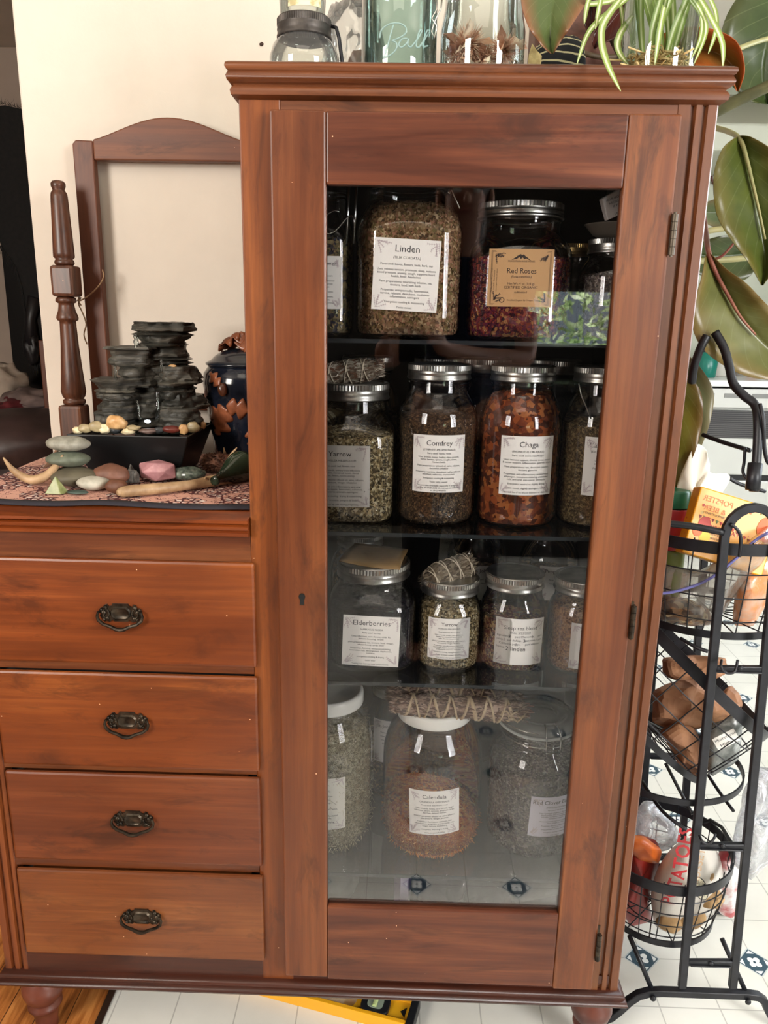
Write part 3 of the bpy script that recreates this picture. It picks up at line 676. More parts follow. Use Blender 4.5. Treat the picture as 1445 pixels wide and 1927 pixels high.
# ---- shelf 2
YA=['','Parts used: leaf, flower, root','','Uses: wounds, urinary tract infections,','headaches, menstrual issues, dental','pains, fevers, moves energy','','plant preparations: infused oil, salve, infusion,','tea, tincture, vinegar, inhalation','','Properties: anti-inflammatory, anti-viral,','diaphoretic, styptic, hemostatic, vulnerary,','antibacterial, aromatic, astringent','','Energetics: cooling, drying & constricting','','Taste: aromatic, pungent & bitter','','*may not be safe during pregnancy']
t,pr=mjar('big square jar labelled Yarrow below the pale bundle on the second shelf',-.074,.112,Z2,.064,.203,'sqmason',3.8,.024,.128,H_YARR,'flake',4200,.0055,41,'pale yellow dried yarrow heads in the big jar on the second shelf',ridge=(Z2+.02,Z2+.12,.74))
label(t,.086,.090,curved(-.088,.112+.838,Z2+.073,.9,.0),'Yarrow','ACHILLEA MILLEFOLIUM',YA,ts=.0105,bs=.0042,seed=2)
t,pr=mjar('half gallon mason jar labelled Comfrey on the second shelf',.052,.11,Z2,.0595,.232,'mason',2,.022,.156,H_DARK,'fibre',3800,.0075,43,'dark brown shredded comfrey in the tall jar on the second shelf',elong=1.3)
label(t,.078,.083,curved(.052,.11,Z2+.094,.0602,.02),'Comfrey','(SYMPHYTUM OFFICINALE)',['Parts used: leaves, roots','','Uses: broken bones, healing clean wounds,','burns, hernias, sprains, coughs, ulcers,','hemorrhoids','','Plant preparations: infused oil, salve, infusion,','decoction, poultice','','Properties: nutritive, demulcent, cell proliferant,','emollient, vulnerary, expectorant','','Energetics: cooling & moistening','','Taste: salty, sweet','','*do not take internally especially if pregnant,','nursing or small child; do not use on infected','or dirty wounds'],ts=.0105,bs=.0039,seed=6)
t,pr=mjar('half gallon mason jar labelled Chaga full of orange brown chunks on the second shelf',.174,.11,Z2,.0605,.232,'mason',2,.022,.190,H_CHAG,'chunk',420,.0078,47,'orange brown chaga chunks filling the tall jar on the second shelf')
label(t,.080,.085,curved(.174,.11,Z2+.094,.0612,.09),'Chaga','(INONOTUS OBLIQUUS)',['Parts used: entire mass/fungus','','Uses: immune support, chronic stress, cancer','& tumor support, inflammation, gastritis, ulcers','','Plant preparations: tea, decoction, powder,','tincture, glycerite','','Properties: anti-inflammatory, antimicrobial,','adaptogen, immunomodulating, antioxidant','rich, anti-viral, anti-cancer, stomachic','','Energetics: neutral to slightly drying','','Taste: sweet, slightly astringent, woody','','*do not use if on blood thinners or diabetic'],ts=.0112,bs=.0041,seed=7)
t,pr=mjar('mason jar with a label beginning Calif at the right end of the second shelf',.292,.11,Z2,.0565,.232,'mason',2,.022,.150,H_POPP,'fibre',3600,.0045,53,'fine tan dried poppy leaf in the rightmost jar of the second shelf')
label(t,.078,.085,curved(.292,.11,Z2+.094,.0572,.10),'California Poppy','(ESCHSCHOLZIA CALIFORNICA)',['Parts used: aerial parts','','Uses: anxiety, insomnia, pain,','menstrual cramps, nerve pain','','Plant preparations: tea, tincture','','Properties: antispasmodic,','analgesic, sedative, nervine,','anxiolytic','','Energetics: cooling','','Taste: bitter','','*avoid in pregnancy'],ts=.0098,bs=.0041,seed=8)
mb=MB(); mb.tube([P(1089,722,.05),P(1094,745,.048),P(1104,768,.046),P(1112,788,.046)],.0009,6)
tag(mb.build('wire_hook',bpy.data.materials['hook_steel'],None,loc=P(1100,750,.05),smooth=True),'thin pale wire in front of the rightmost jar neck of the second shelf','hook')
for x,lab in ((.06,'jar lid seen behind the comfrey jar'),(.135,'jar standing in the dark between the comfrey and chaga jars'),(-.06,'jar standing in the dark behind the big yarrow jar'),(.25,'jar standing in the dark behind the chaga and poppy jars')):
    mjar('silver lidded '+lab if 'lid' not in lab else 'glass mason jar in the back row, its lid showing above the comfrey jar',x,.27,Z2,.055,.232,'mason',2,.022,.13,H_DARK,'flake',500,.006,int(x*1000)+60,'dark herbs inside the '+(lab if 'lid' not in lab else 'back row jar right behind the comfrey jar'))
# ---- shelf 3
t,pr=mjar('wide square jar labelled Elderberries with a tan envelope on its lid on the third shelf',-.040,.112,Z3,.068,.163,'sqmason',3.6,.024,.100,H_ELD,'seed',3000,.004,61,'dark purple elderberries filling the wide jar of the third shelf',ridge=(Z3+.02,Z3+.085,.72))
label(t,.086,.081,curved(-.040,.112+.832,Z3+.054,.9,.0,tilt=-.03),'Elderberries','SAMBUCUS NIGRA',['Parts used: berries','','Uses: infections, sore throats, colds, flu,','immune boosting, herpes','','plant preparations: tea, tincture, food, vinegar,','infused honey, syrup, elixir','','Properties: Antiviral, immunomodulating,','antioxidant rich, decongestant, diaphoretic,','nutritive','','energetics: cooling & drying','','taste: sour','','*eating raw berries may cause nausea'],ts=.0115,bs=.0041,seed=9)
t,pr=mjar('small jar labelled Yarrow below the dark bundle on the third shelf',.080,.105,Z3,.0505,.140,'short',2.4,.022,.100,H_YARR,'flake',3000,.0045,67,'crumbled pale yarrow in the small jar of the third shelf')
label(t,.066,.066,curved(.078,.105+.01,Z3+.056,.0608,.0),'Yarrow','ACHILLEA MILLEFOLIUM',YA,ts=.0078,bs=.0031,seed=10)
t,pr=mjar('small jar labelled Sleep tea blend with handwriting on its label on the third shelf',.180,.105,Z3,.0505,.151,'short',2.4,.022,.075,H_SLEEP,'flake',2600,.0065,71,'red and tan sleep tea mix in the jar with a handwritten label',slope=-.008)
mp=curved(.182,.105+.01,Z3+.054,.0608,.06,tilt=-.02); W_,H_=.078,.075
mb=MB(); sheet(mb,W_,H_,mp); lo=mb.build('label',PAPER,t,smooth=True)
mb=MB(); put_text(mb,'Sleep tea blend',.0085,0,.020,mp); put_text(mb,'Date: 5/25/2021',.005,0,.0135,mp)
for k,s_ in enumerate(['Ingredients:     part Chamomile,     part','catnip,     part skullcap,     part roses, 1 part','California poppy,     part valerian','Notes:']): put_text(mb,s_,.0048,0 if k<3 else -.029,.0075-k*.0062,mp,maxw=W_*.92)
sprigs(mb,W_,H_,mp,1,random.Random(12),.2)
for s_,u,v,z in (('3',-.0165,.0068,.0075),('1',.0185,.0066,.0065),('1',-.024,.0008,.0065),('3',.006,.0002,.0075),('1',-.006,-.0055,.0065),('2 linden',-.006,-.014,.0095)): put_text(mb,s_,z,u,v,mp,2,w=.0009)
for u,v in ((-.012,-.0125),(.0,-.012)): pass
mb.build('printed_text',[INK,INK2,INKB],lo)
t,pr=mjar('small jar of brown chopped root at the right end of the third shelf',.288,.105,Z3,.052,.147,'short',2.4,.022,.103,H_BROWN,'flake',3000,.0035,73,'reddish brown chopped root in the rightmost jar of the third shelf')
label(t,.066,.074,curved(.288,.105+.01,Z3+.05,.0625,.10),'Ashwagandha','',['','','Uses: adaptogen','','plant preparations: tea','','Properties: nervine,','anti-inflammatory','','taste: bitter'],ts=.007,bs=.0038,seed=13)
for x,y,h_,lab in ((.135,.255,.20,'tall glass jar in the dark behind the sleep tea jar with a label starting S'),(.262,.26,.19,'glass jar with ridged silver lid standing behind the brown root jar'),(-.07,.27,.16,'glass jar in the dark behind the elderberries jar')):
    t,pr=mjar(lab,x,y,Z3,.052,h_,'mason',2,.02,.10,H_DARK,'flake',700,.006,int(x*900)+90,'dark dried herbs inside the back jar '+('behind the'+lab.split('behind the')[1].split(' with')[0]))
    label(t,.06,.06,curved(x,y,Z3+.095,.0527,.1),'Peppermint' if x>.2 else ('St. John\'s' if x>0 else 'Nettle'),'',['','Parts used: leaves','','Uses: digestion'],ts=.009,bs=.004,seed=14)
# ---- shelf 4
t,pr=glass_jar('storage_jar','large white lidded jar of pale lichen at the left of the bottom shelf','jar',-.114,.128,Z4,.076,.258,'round',2)
mb=MB(); enamel_lid(mb,-.114,.128,Z4+.245,.022,.060); mb.build('lid',WHITE,t,smooth=True)
fill('dried_herbs','pale green tangled lichen filling the large jar at the left of the bottom shelf','herbs',-.114,.128,pr,Z4+.006,Z4+.215,H_FIB,'fibre',5200,.02,81,elong=1.4)
label(t,.084,.094,curved(-.114,.128,Z4+.100,.0768,-.07),'Usnea','(USNEA SPECIES)',['','Parts used: whole lichen','','Uses: infections, UTIs,','lung infections, strep,','wounds','','plant preparations: tincture, salve,','powder','','Properties: antifungal, antibacterial,','antiviral, immune tonic','','energetics: cooling & drying','','taste: bitter'],ts=.0105,bs=.0042,paper=plain('cream_label','#e9e6da',.6),seed=15)
t,pr=glass_jar('storage_jar','large round jar labelled Calendula with a white lid in the middle of the bottom shelf','jar',.064,.128,Z4,.0835,.245,'round',2)
mb=MB(); enamel_lid(mb,.064,.128,Z4+.228,.020,.062); mb.build('lid',WHITE,t,smooth=True)
fill('dried_herbs','loose orange calendula petals in the lower third of the big round jar','herbs',.064,.128,pr,Z4+.005,Z4+.060,H_CAL,'fibre',5200,.013,83,dome=.020,elong=1.3,slope=-.014)
label(t,.083,.080,curved(.064,.128,Z4+.096,.0843,.02,tilt=.045),'Calendula','CALENDULA OFFICINALIS',['Parts used: leaf, flower, root','','Uses: wounds, fevers, sore throats, fungal','infections, ulcers, varicose, lymphatic, lungs,','diarrhea, delayed menses','','plant preparations: infused oil, salve, infusion,','tea, tincture, vinegar, poultice','','Properties: Astringent, vulnerary, anti-','inflammatory, lymphatic, anti-bacterial, anti-','fungal, immune modulating','','energetics: warming & drying','','taste: pungent & bitter'],ts=.0098,bs=.0039,seed=16)
t,pr=glass_jar('storage_jar','tall clamp top glass jar labelled Red Clover Blossom at the right of the bottom shelf','jar',.236,.125,Z4,.0775,.215,'round',2)
fill('dried_herbs','grey dried red clover blossom in the clamp top jar of the bottom shelf','herbs',.236,.125,pr,Z4+.006,Z4+.155,H_CLOV,'flake',4200,.0065,87)
mb=MB(); cx,cy,zc=.236,.125,Z4+.216
mb.lathe([(.060,zc-.004),(.064,zc-.002),(.064,zc+.004),(.060,zc+.006)],cx,cy,56,cap=False)
mb.lathe([(.062,zc+.008),(.066,zc+.010),(.066,zc+.016),(.058,zc+.022),(.045,zc+.024),(.043,zc+.019),(.028,zc+.018),(.026,zc+.022),(.001,zc+.023)],cx,cy,56,cap=False)
mb.build('glass_lid',GLASS,t,smooth=True)
MB().lathe([(.0625,zc+.0045),(.0665,zc+.005),(.0665,zc+.008),(.0625,zc+.008)],cx,cy,56).build('rubber_seal',plain('rubber_seal_grey','#b8bcb8',.5),t,smooth=True)
mb=MB(); ring=lambda z,r,a0,a1,n=24:[Vector((cx+r*sin(a0+(a1-a0)*k/n),cy-r*cos(a0+(a1-a0)*k/n),z)) for k in range(n+1)]
mb.tube(ring(zc-.010,.062,-3.1,3.1,48),.0011,6); mb.tube(ring(zc+.017,.0665,-2.9,-.15),.0009,6)
for a in (.02,.36):
    p=[Vector((cx+r*sin(a),cy-r*cos(a),z)) for r,z in ((.05,zc+.025),(.062,zc+.024),(.070,zc+.012),(.071,zc-.006),(.069,zc-.016),(.066,zc-.012))]; mb.tube(p,.0012,6)
mb.tube([Vector((cx+.070*sin(a),cy-.070*cos(a),zc-.014)) for a in (.02,.12,.24,.36)],.0011,6)
mb.build('wire_clamp',bpy.data.materials['bail_steel'],t,smooth=True)
label(t,.088,.072,curved(.236,.125,Z4+.092,.0783,.33,tilt=-.03),'Red Clover Blossom','(TRIFOLIUM PRATENSE)',['Parts used: leaf & flower','','Uses: Lymphatic congestion, skin conditions,','blood purifier, liver stimulation, asthma,','estrogen, hot flashes, whooping cough,','menopausal support','','plant preparations: nourishing infusion, tea,','food, vinegar, tincture','','Properties: Alterative, blood purifier,','lymphatic','antispasmodic, nutritive, adaptogenic','','energetics: cooling & balancing','','taste: sweet'],ts=.0098,bs=.0036,paper=plain('lilac_label','#dcd9e6',.6),seed=17)
t,pr=mjar('jar with a label reading John in the gap between two big round jars','' or -.005,.26,Z4,.05,.215,'mason',2,.018,.06,H_DARK,'flake',500,.006,91,'dark herbs at the bottom of the narrow back jar between the round jars',lidmat=WHITE)
label(t,.07,.085,curved(-.005,.26,Z4+.12,.0507,-.05),"St. John's Wort",'',['Parts used: flower buds','','Uses: nerve pain, mood','','plant preparations: oil','','Properties: nervine','','Taste: bitter'],ts=.0085,bs=.0042,seed=18)
t,pr=mjar('glass jar with a wrinkled label standing behind the calendula jar',.088,.285,Z4,.06,.235,'mason',2,.018,.09,H_DARK,'flake',500,.006,93,'dark herbs in the jar behind the calendula jar')
label(t,.08,.09,curved(.088,.285,Z4+.14,.0607,-.1),'Wild Rose','',['Parts used: petals, hips','','Uses: heart, grief','','plant preparations: tea,','honey, tincture','','Properties: nervine,','astringent'],ts=.009,bs=.0045,paper=plain('aged_label','#9c948a',.7),seed=19)
# ================================================================ bundles, envelope and bags in the cabinet
def bundle(name,lab,a,b,r,mats,seed,n=900,size=.012,windings=5,string='#d8cbb4',sr=.0008,raffia=False,cat='herb bundle'):
    a=Vector(a);b=Vector(b); ax=(b-a); L=ax.length; ax.normalize(); s1=ax.orthogonal().normalized(); s2=ax.cross(s1)
    rnd=random.Random(seed); t=thing(name,(a+b)/2,lab,cat); mb=MB()
    def R_(u): return r*(1-.35*abs(2*u-1)**4)*(1+.06*sin(u*9+seed))
    N=20;K=18; vs=[];fs=[]
    for k in range(K+1):
        u=k/K
        for i in range(N):
            q=2*PI*i/N; rr=R_(u)*(1+.06*noise.noise(Vector((cos(q)*3,sin(q)*3,u*8+seed)))); vs.append(a+ax*L*u+(s1*cos(q)+s2*sin(q))*rr)
    for k in range(K):
        for i in range(N): j=(i+1)%N; fs.append((k*N+i,k*N+j,(k+1)*N+j,(k+1)*N+i))
    fs+=[tuple(range(N))[::-1],tuple(K*N+i for i in range(N))]; mb.add(vs,fs,0)
    for q_ in range(n):
        u=rnd.uniform(-.02,1.02); q=rnd.uniform(0,2*PI); rr=R_(min(1,max(0,u)))*(1+rnd.uniform(-.02,.07)); d=(s1*cos(q)+s2*sin(q)); c=a+ax*L*u+d*rr
        if rnd.random()<.15: c=(a-ax*.001 if rnd.random()<.5 else b+ax*.001)+d*rr*rnd.random()
        t1=(ax+Vector((rnd.gauss(0,.25),rnd.gauss(0,.25),rnd.gauss(0,.25)))).normalized(); t2=d.cross(t1).normalized(); s=size*rnd.uniform(.5,1.2)
        mb.add([c-t1*s*.5,c-t2*s*.12,c+t1*s*.5+d*s*.1,c+t2*s*.12],[(0,1,2,3)],1)
    mb.build('leaf_roll',mats,t)
    mb=MB()
    for sg in (-1,1):
        pts=[]
        for k in range(windings*16+1):
            u=.06+.88*k/(windings*16); q=sg*2*PI*windings*(u)+seed; pts.append(a+ax*L*u+(s1*cos(q)+s2*sin(q))*(R_(u)*1.06+.0006))
        mb.tube(pts,sr,5,flat=2.2 if raffia else None)
    if raffia:
        for k in range(4):
            u=rnd.uniform(.6,.95); c=a+ax*L*u+Vector((0,-r,0)); p=[c]
            for j in range(7): c=c+Vector((rnd.uniform(-.008,.008),rnd.uniform(-.002,.002),rnd.uniform(-.008,.006))); p.append(c)
            mb.tube(p,sr*.9,5,flat=2)
    mb.build('string',plain('string_'+string[1:],string,.8),t,smooth=True); return t
SAGE=herb('white_sage',['#a79d8c','#7d6f5c','#c9bfae','#5c4a3a','#8d7f6e','#6e4a34'],150)
SAGE2=herb('dark_sage',['#7c705c','#5a4e3e','#938672','#423628','#6b5c48'],150)
CEDAR=herb('cedar_sprigs',['#6e5646','#8d7464','#4c3a30','#a58d7c','#5c4438'],120)
bundle('smudge_stick','pale leaf bundle tied with white string lying on the lid of the big yarrow jar',P(590,705,.10),P(716,694,.10),.0155,SAGE,2,windings=4)
bundle('smudge_stick','brown grey leaf bundle tied with string lying on the small yarrow jar',P(802,1098,.09),P(886,1060,.13),.021,SAGE2,5,windings=4)
e=thing('paper_envelope',P(702,1048,.08),'flat tan paper envelope lying across the lid of the elderberries jar','envelope')
zE=Z3+.166; q=[H(638,1055,zE),H(752,1071,zE),H(768,1030,zE+.004),H(668,1018,zE+.004)]
mb=MB(); n=8; vs=[];fs=[]
for j in range(n+1):
    for i in range(n+1):
        u,v=i/n,j/n; p=(q[0]*(1-u)+q[1]*u)*(1-v)+(q[3]*(1-u)+q[2]*u)*v; p.z+=.004*sin(u*PI)*(1-v)*-.6+.003*sin(v*5); vs.append(p)
for j in range(n):
    for i in range(n): fs.append((j*(n+1)+i,j*(n+1)+i+1,(j+1)*(n+1)+i+1,(j+1)*(n+1)+i))
mb.add(vs,fs); mb.build('paper',mottled('kraft_paper','#8a6a3e','#a8844e',20,.6,.1),e,smooth=True,solid=.0015)
bundle('smudge_stick','long bundle of grey brown sprigs tied with raffia lying across the calendula lid',P(742,1325,.085),P(985,1338,.095),.0165,CEDAR,7,n=1600,size=.016,windings=7,string='#b59f80',sr=.0015,raffia=True)
bundle('smudge_stick','second raffia tied bundle lying behind the front one under the third shelf',P(735,1303,.12),P(975,1318,.13),.015,CEDAR,9,n=1300,size=.016,windings=6,string='#a08a6c',sr=.0014,raffia=True)
mb=MB(); rnd=random.Random(4)
for k in range(7):
    a=P(972,1322+k*4,.10); mb.tube([a,a+Vector((.012,0,rnd.uniform(-.002,.003))),a+Vector((rnd.uniform(.02,.03),0,rnd.uniform(-.005,.004)))],.0012,5)
tag(mb.build('twig',mottled('reddish_twigs','#6a4038','#8d5c50',60,.7,.2),None,loc=P(985,1330,.10)),'loose reddish twigs sticking out from the right end of the raffia tied bundles','twigs',kind='stuff')
mb=MB(); rnd=random.Random(14); c0=P(958,1412,.19)
for k in range(1500):
    d=Vector((rnd.gauss(0,1),rnd.gauss(0,1),rnd.gauss(0,1))).normalized(); c=c0+Vector((d.x*.036,d.y*.03,d.z*.028))*rnd.uniform(.75,1); t1=d.orthogonal().normalized(); t2=d.cross(t1); aa=rnd.uniform(0,6.28); t1=t1*cos(aa)+t2*sin(aa); t2=d.cross(t1); s=.004
    mb.add([c-t1*s,c-t2*s*.3,c+t1*s+d*.002,c+t2*s*.3],[(0,1,2,3)])
mb.blob(c0,.031,.026,.024,.2,2); mb.tube([c0,c0+Vector((-.03,.0,-.012)),c0+Vector((-.062,0,-.03))],.004,8)
tag(mb.build('dried_flower_head',herb('dark_dried_bloom',['#2a1a14','#40281e','#1c110d','#54382a'],200)[1],None,loc=c0),'dark brown dried flower head leaning between the calendula and red clover jars','dried flower')
# small tools below: bags on the cabinet floor
CLEARBAG=thin_glass('clear_plastic',tint='#f2f4f4',edge='#a9b0b2',edgepow=.35,rough=.12,haze=.07,hazecol='#dfe4e6')
def bag(name,lab,c,rx,ry,rz,seed,mat,cat='bag',amp=.5,rot=0,inner=None,p=2.6,grp=None):
    mb=MB(); c=Vector(c); R=Matrix.Rotation(rot,3,'Y'); nu,nv=40,26; vs=[];fs=[]
    for j in range(nv+1):
        ph=PI*j/nv
        for i in range(nu):
            a=2*PI*i/nu; d=Vector((sin(ph)*cos(a),sin(ph)*sin(a),cos(ph))); d*=(abs(d.x)**p+abs(d.y)**p+abs(d.z)**p)**(-1/p)
            k=1+amp*.16*noise.noise(d*3+Vector((seed,0,0)))+amp*.12*abs(noise.noise(d*7+Vector((0,seed,0))))+amp*.05*noise.noise(d*17+Vector((0,seed,3)))
            vs.append(c+R@Vector((d.x*rx,d.y*ry,d.z*rz))*k)
    for j in range(nv):
        for i in range(nu): l=(i+1)%nu; fs.append((j*nu+i,(j+1)*nu+i,(j+1)*nu+l,j*nu+l))
    mb.add(vs,fs); o=mb.build(name,mat,None,loc=c-Vector((0,0,rz*.9))); o.data.polygons.foreach_set('use_smooth',[True]*len(fs)); return tag(o,lab,cat,grp)
zf=.185
bag('plastic_bag','crumpled pale plastic bag at the left end of the cabinet bottom',(-.13,.15,zf+.042),.07,.07,.036,1,mottled('grey_plastic','#77776e','#9a9a90',12,.3,.3,.002),rot=-.35)
bag('plastic_bag','folded grey plastic bag behind the left one on the cabinet bottom',(-.10,.31,zf+.055),.09,.06,.045,2,mottled('grey_plastic_b','#5c5f5c','#7d807c',12,.3,.3,.002),rot=.3)
mb=MB(); a=Vector((.018,.095,zf+.012)); d=Vector((.001,.045,.055)).normalized(); s1=Vector((1,0,0)); s2=d.cross(s1); vs=[]
for L_,r_ in ((0,.0002),(.018,.015),(.085,.016),(.105,.001)):
    for i in range(6): q=PI*i/3+.3; vs.append(a+d*L_+(s1*cos(q)+s2*sin(q))*r_)
fs=[(k*6+i,k*6+(i+1)%6,(k+1)*6+(i+1)%6,(k+1)*6+i) for k in range(3) for i in range(6)]
mb.add(vs,fs); tag(mb.build('crystal_wand',mottled('amethyst','#7c5c8c','#a586ae',20,.3,.1),None,loc=(.018,.10,zf)),'purple faceted crystal point standing among the bags at the cabinet bottom','crystal')
bag('plastic_bag','dark folded bag beside the purple crystal on the cabinet bottom',(.085,.17,zf+.048),.05,.06,.044,3,mottled('dark_plastic','#2c2c36','#45454e',12,.3,.3,.002),rot=.2)
bag('plastic_bag','clear crinkled plastic bag in the middle right of the cabinet bottom',(.15,.14,zf+.055),.055,.06,.05,4,CLEARBAG,amp=1)
bag('plastic_bag','grey paper packet lying tilted at the right end of the cabinet bottom',(.27,.17,zf+.04),.06,.06,.034,5,mottled('packet_grey','#6a6866','#8b8884',12,.5,.2,.002),rot=-.5)
bag('cloth_pouch','blue grey cloth pouch behind the clear bag on the cabinet bottom',(.21,.27,zf+.06),.045,.05,.055,6,mottled('pouch_blue','#2c3550','#3d4866',20,.8,.2,.001),cat='pouch')
# ================================================================ on top of the tall cabinet
ZT=1.5105
FROST=thin_glass('old_clear_glass',tint='#eef2ee',edge='#b4bab2',edgepow=.3,haze=.04)
c=P(573,118,.095); cx,cy=c.x,.095
t=thing('lantern_jar',(cx,cy,ZT),'small round clear jar with a dark zinc lid and iron handle','jar')
MB().lathe([(.03,ZT),(.040,ZT+.004),(.0455,ZT+.018),(.0455,ZT+.032),(.041,ZT+.046),(.034,ZT+.054),(.0325,ZT+.058),(.0325,ZT+.072)],cx,cy,48,cap=False).build('glass_body',FROST,t,smooth=True)
OZ=mottled('old_zinc','#3c3835','#5c5652',50,.5,.3,.0005,metal=.6)
mb=MB(); lid(mb,cx,cy,ZT+.054,.024,.0355); mb.build('lid',OZ,t,auto=35)
mb=MB(); mb.tube([(cx+.034,cy,ZT+.071),(cx+.042,cy-.003,ZT+.068),(cx+.046,cy-.005,ZT+.055),(cx+.050,cy-.006,ZT+.028),(cx+.053,cy-.006,ZT+.004),(cx+.066,cy-.006,ZT+.003),(cx+.078,cy-.002,ZT+.003)],.0024,8); mb.build('handle',BLACKM,t,smooth=True)
t=thing('candle_glass',(cx,cy,ZT+.08),'clear glass with a worn cream label standing on the dark zinc lid','glass')
z0=ZT+.0785
MB().lathe([(.001,z0),(.026,z0),(.029,z0+.004),(.030,z0+.02),(.030,z0+.11)],cx-.002,cy,40,cap=False).build('glass_body',FROST,t,smooth=True)
mb=MB(); mp=curved(cx+.001,cy,z0+.045,.0306,.1); sheet(mb,.045,.078,mp); lo=mb.build('label',mottled('aged_cream_label','#b5a678','#e6dcb4',120,.7,.1,lo=.4,hi=.55),t,smooth=True)
mb=MB(); put_text(mb,'FINE',.006,0,-.030,mp); mb.build('printed_text',plain('faded_ink','#5a4c34',.7),lo)
# iron wall mark
mb=MB(); mb.blob(P(492,83,.499),.0035,.0015,.003,.3,2); tag(mb.build('wall_nail',plain('nail_dark','#3a2a22',.5,.5),None,loc=P(492,83,.499)),'small dark nail stub in the cream wall beside the cabinet top','nail')
# crinkled bag with brown dried stuff
c=P(664,60,.24); bag('plastic_bag','crinkled clear plastic bag between the lantern jar and the aqua jar',(c.x,.25,ZT+.078),.042,.05,.072,21,CLEARBAG,amp=1.2)
bag('dried_bark','brown dried bark pieces inside the clear bag on the cabinet top',(c.x+.012,.25,ZT+.05),.022,.03,.036,22,mottled('brown_bark','#5a4034','#8d6c5a',60,.9,.6,.002),cat='dried bark')
# aqua jar with raised script
AQUA=thin_glass('aqua_glass',tint='#cfe2de',edge='#4f7a78',edgepow=.75)
a,b=P(680,80,.10),P(822,80,.10); cx,cy,r=(a.x+b.x)/2,.105,(b.x-a.x)/2
t=thing('mason_jar',(cx,cy,ZT),'aqua blue mason jar with raised script lettering on the cabinet top','jar')
MB().lathe([(r*.6,ZT),(r*.9,ZT+.002),(r*.98,ZT+.008),(r,ZT+.02),(r,ZT+.118),(r*.96,ZT+.134),(r*.84,ZT+.150),(r*.75,ZT+.158),(r*.75,ZT+.18)],cx,cy,56,cap=False).build('glass_body',AQUA,t,smooth=True)
mb=MB(); lid(mb,cx,cy,ZT+.162,.024,r*.8); mb.build('lid',OZ,t,auto=35)
def onc(u,v):
    q=P(480+u*.3599,v*.3599,cy-r); dx_=max(-r*.97,min(r*.97,q.x-cx)); return Vector((q.x,cy-math.sqrt(r*r-dx_*dx_)-.0004,q.z))
mb=MB()
def smooth_poly(p,k=5):
    o=[]
    for i in range(len(p)-1):
        p0=p[max(i-1,0)];p1=p[i];p2=p[i+1];p3=p[min(i+2,len(p)-1)]
        for j in range(k):
            u=j/k; o.append(tuple(.5*((2*p1[d])+(-p0[d]+p2[d])*u+(2*p0[d]-5*p1[d]+4*p2[d]-p3[d])*u*u+(-p0[d]+3*p1[d]-3*p2[d]+p3[d])*u**3) for d in range(len(p1))))
    return o+[tuple(p[-1])]
for st in ([(650,190),(660,150),(700,125),(750,122),(785,140),(788,170),(760,195),(715,212)],[(722,130),(708,180),(692,235),(672,298)],[(715,212),(738,225),(738,255),(710,285),(668,298)],
  [(795,200),(768,205),(750,232),(765,248),(792,225),(802,200),(798,235),(815,244)],[(815,244),(850,195),(872,150),(862,148),(848,190),(842,236),(858,238)],[(858,238),(892,180),(912,138),(902,138),(884,185),(876,228),(905,216)]):
    mb.tube([onc(*q) for q in smooth_poly(st)],.0011,6)
0 and put_text(mb,'PERFECT',.010,0,0,lambda u,v,w:onc(735/1+u*3800,335-v*3800))
mb.build('raised_lettering',plain('aqua_relief','#a9c6c2',.08,0,Alpha=.55),t,smooth=True)
# clear jar with fluffy dried flowers
a,b=P(828,80,.11),P(988,80,.11); cx,cy,r=(a.x+b.x)/2,.115,(b.x-a.x)/2
CL2=thin_glass('clamp_jar_glass',tint='#eef3f0',edge='#7f8d86',edgepow=.5)
t=thing('storage_jar',(cx,cy,ZT),'big clear glass jar holding fluffy pink brown dried flowers on the cabinet top','jar')
MB().lathe([(r*.6,ZT),(r*.92,ZT+.002),(r,ZT+.010),(r,ZT+.07),(r*.95,ZT+.085),(r*.9,ZT+.10),(r*.88,ZT+.16)],cx,cy,56,cap=False).build('glass_body',CL2,t,smooth=True)
mb=MB(); q=[P(818,-6,.07),P(822,18,.068),P(812,35,.066),P(822,48,.066),P(818,72,.066),P(812,60,.066),P(818,40,.067),P(830,15,.068),P(832,-6,.07)]; mb.tube(q,.0011,6); mb.build('wire_clasp',bpy.data.materials['bail_steel'],t,smooth=True)
HEAD=herb('fluffy_bloom',['#f0c8b0','#dca890','#f8e2cc','#cc9880','#ecbea2'],100)
for i,(px,py,rr) in enumerate(((880,84,.030),(948,96,.026),(862,104,.02),(910,108,.02))):
    c0=P(px,py,.11+.01*(i%2)); c0.z=max(c0.z,ZT+rr*.75); mb=MB(); rnd=random.Random(i+40)
    for k in range(520):
        d=Vector((rnd.gauss(0,1),rnd.gauss(0,1),rnd.gauss(0,.8))).normalized(); L=rr*rnd.uniform(.6,1.05); s=d.orthogonal().normalized()*.0009; m=c0+d*L*.5+Vector((rnd.gauss(0,.0015),0,rnd.gauss(0,.0015)))
        mb.add([c0+s,c0-s,m-s,m+s],[(0,1,2,3)]); mb.add([m+s,m-s,c0+d*L],[(0,1,2)])
    for k in range(7):
        d=Vector((rnd.gauss(0,1),rnd.gauss(-.4,1),rnd.gauss(.4,.6))).normalized(); s=d.orthogonal().normalized(); n2=d.cross(s); w=rr*.32; q0=c0+d*rr*.25
        mb.add([q0,q0+d*rr*.4+s*w,q0+d*rr*.85+s*w*.6+n2*.004,q0+d*rr*.95-s*w*.3,q0+d*rr*.5-s*w+n2*.003],[(0,1,2,3,4)])
    tag(mb.build('dried_flower_head',HEAD[1],None,loc=c0-Vector((0,0,rr*.7))),['largest fluffy dried flower head at the left inside the clear jar','pale fluffy dried flower head at the right inside the clear jar','small dried flower head low at the left side of the clear jar','small dried flower head low between the two big ones in the clear jar'][i],'dried flower','dried flower heads in the clear jar')
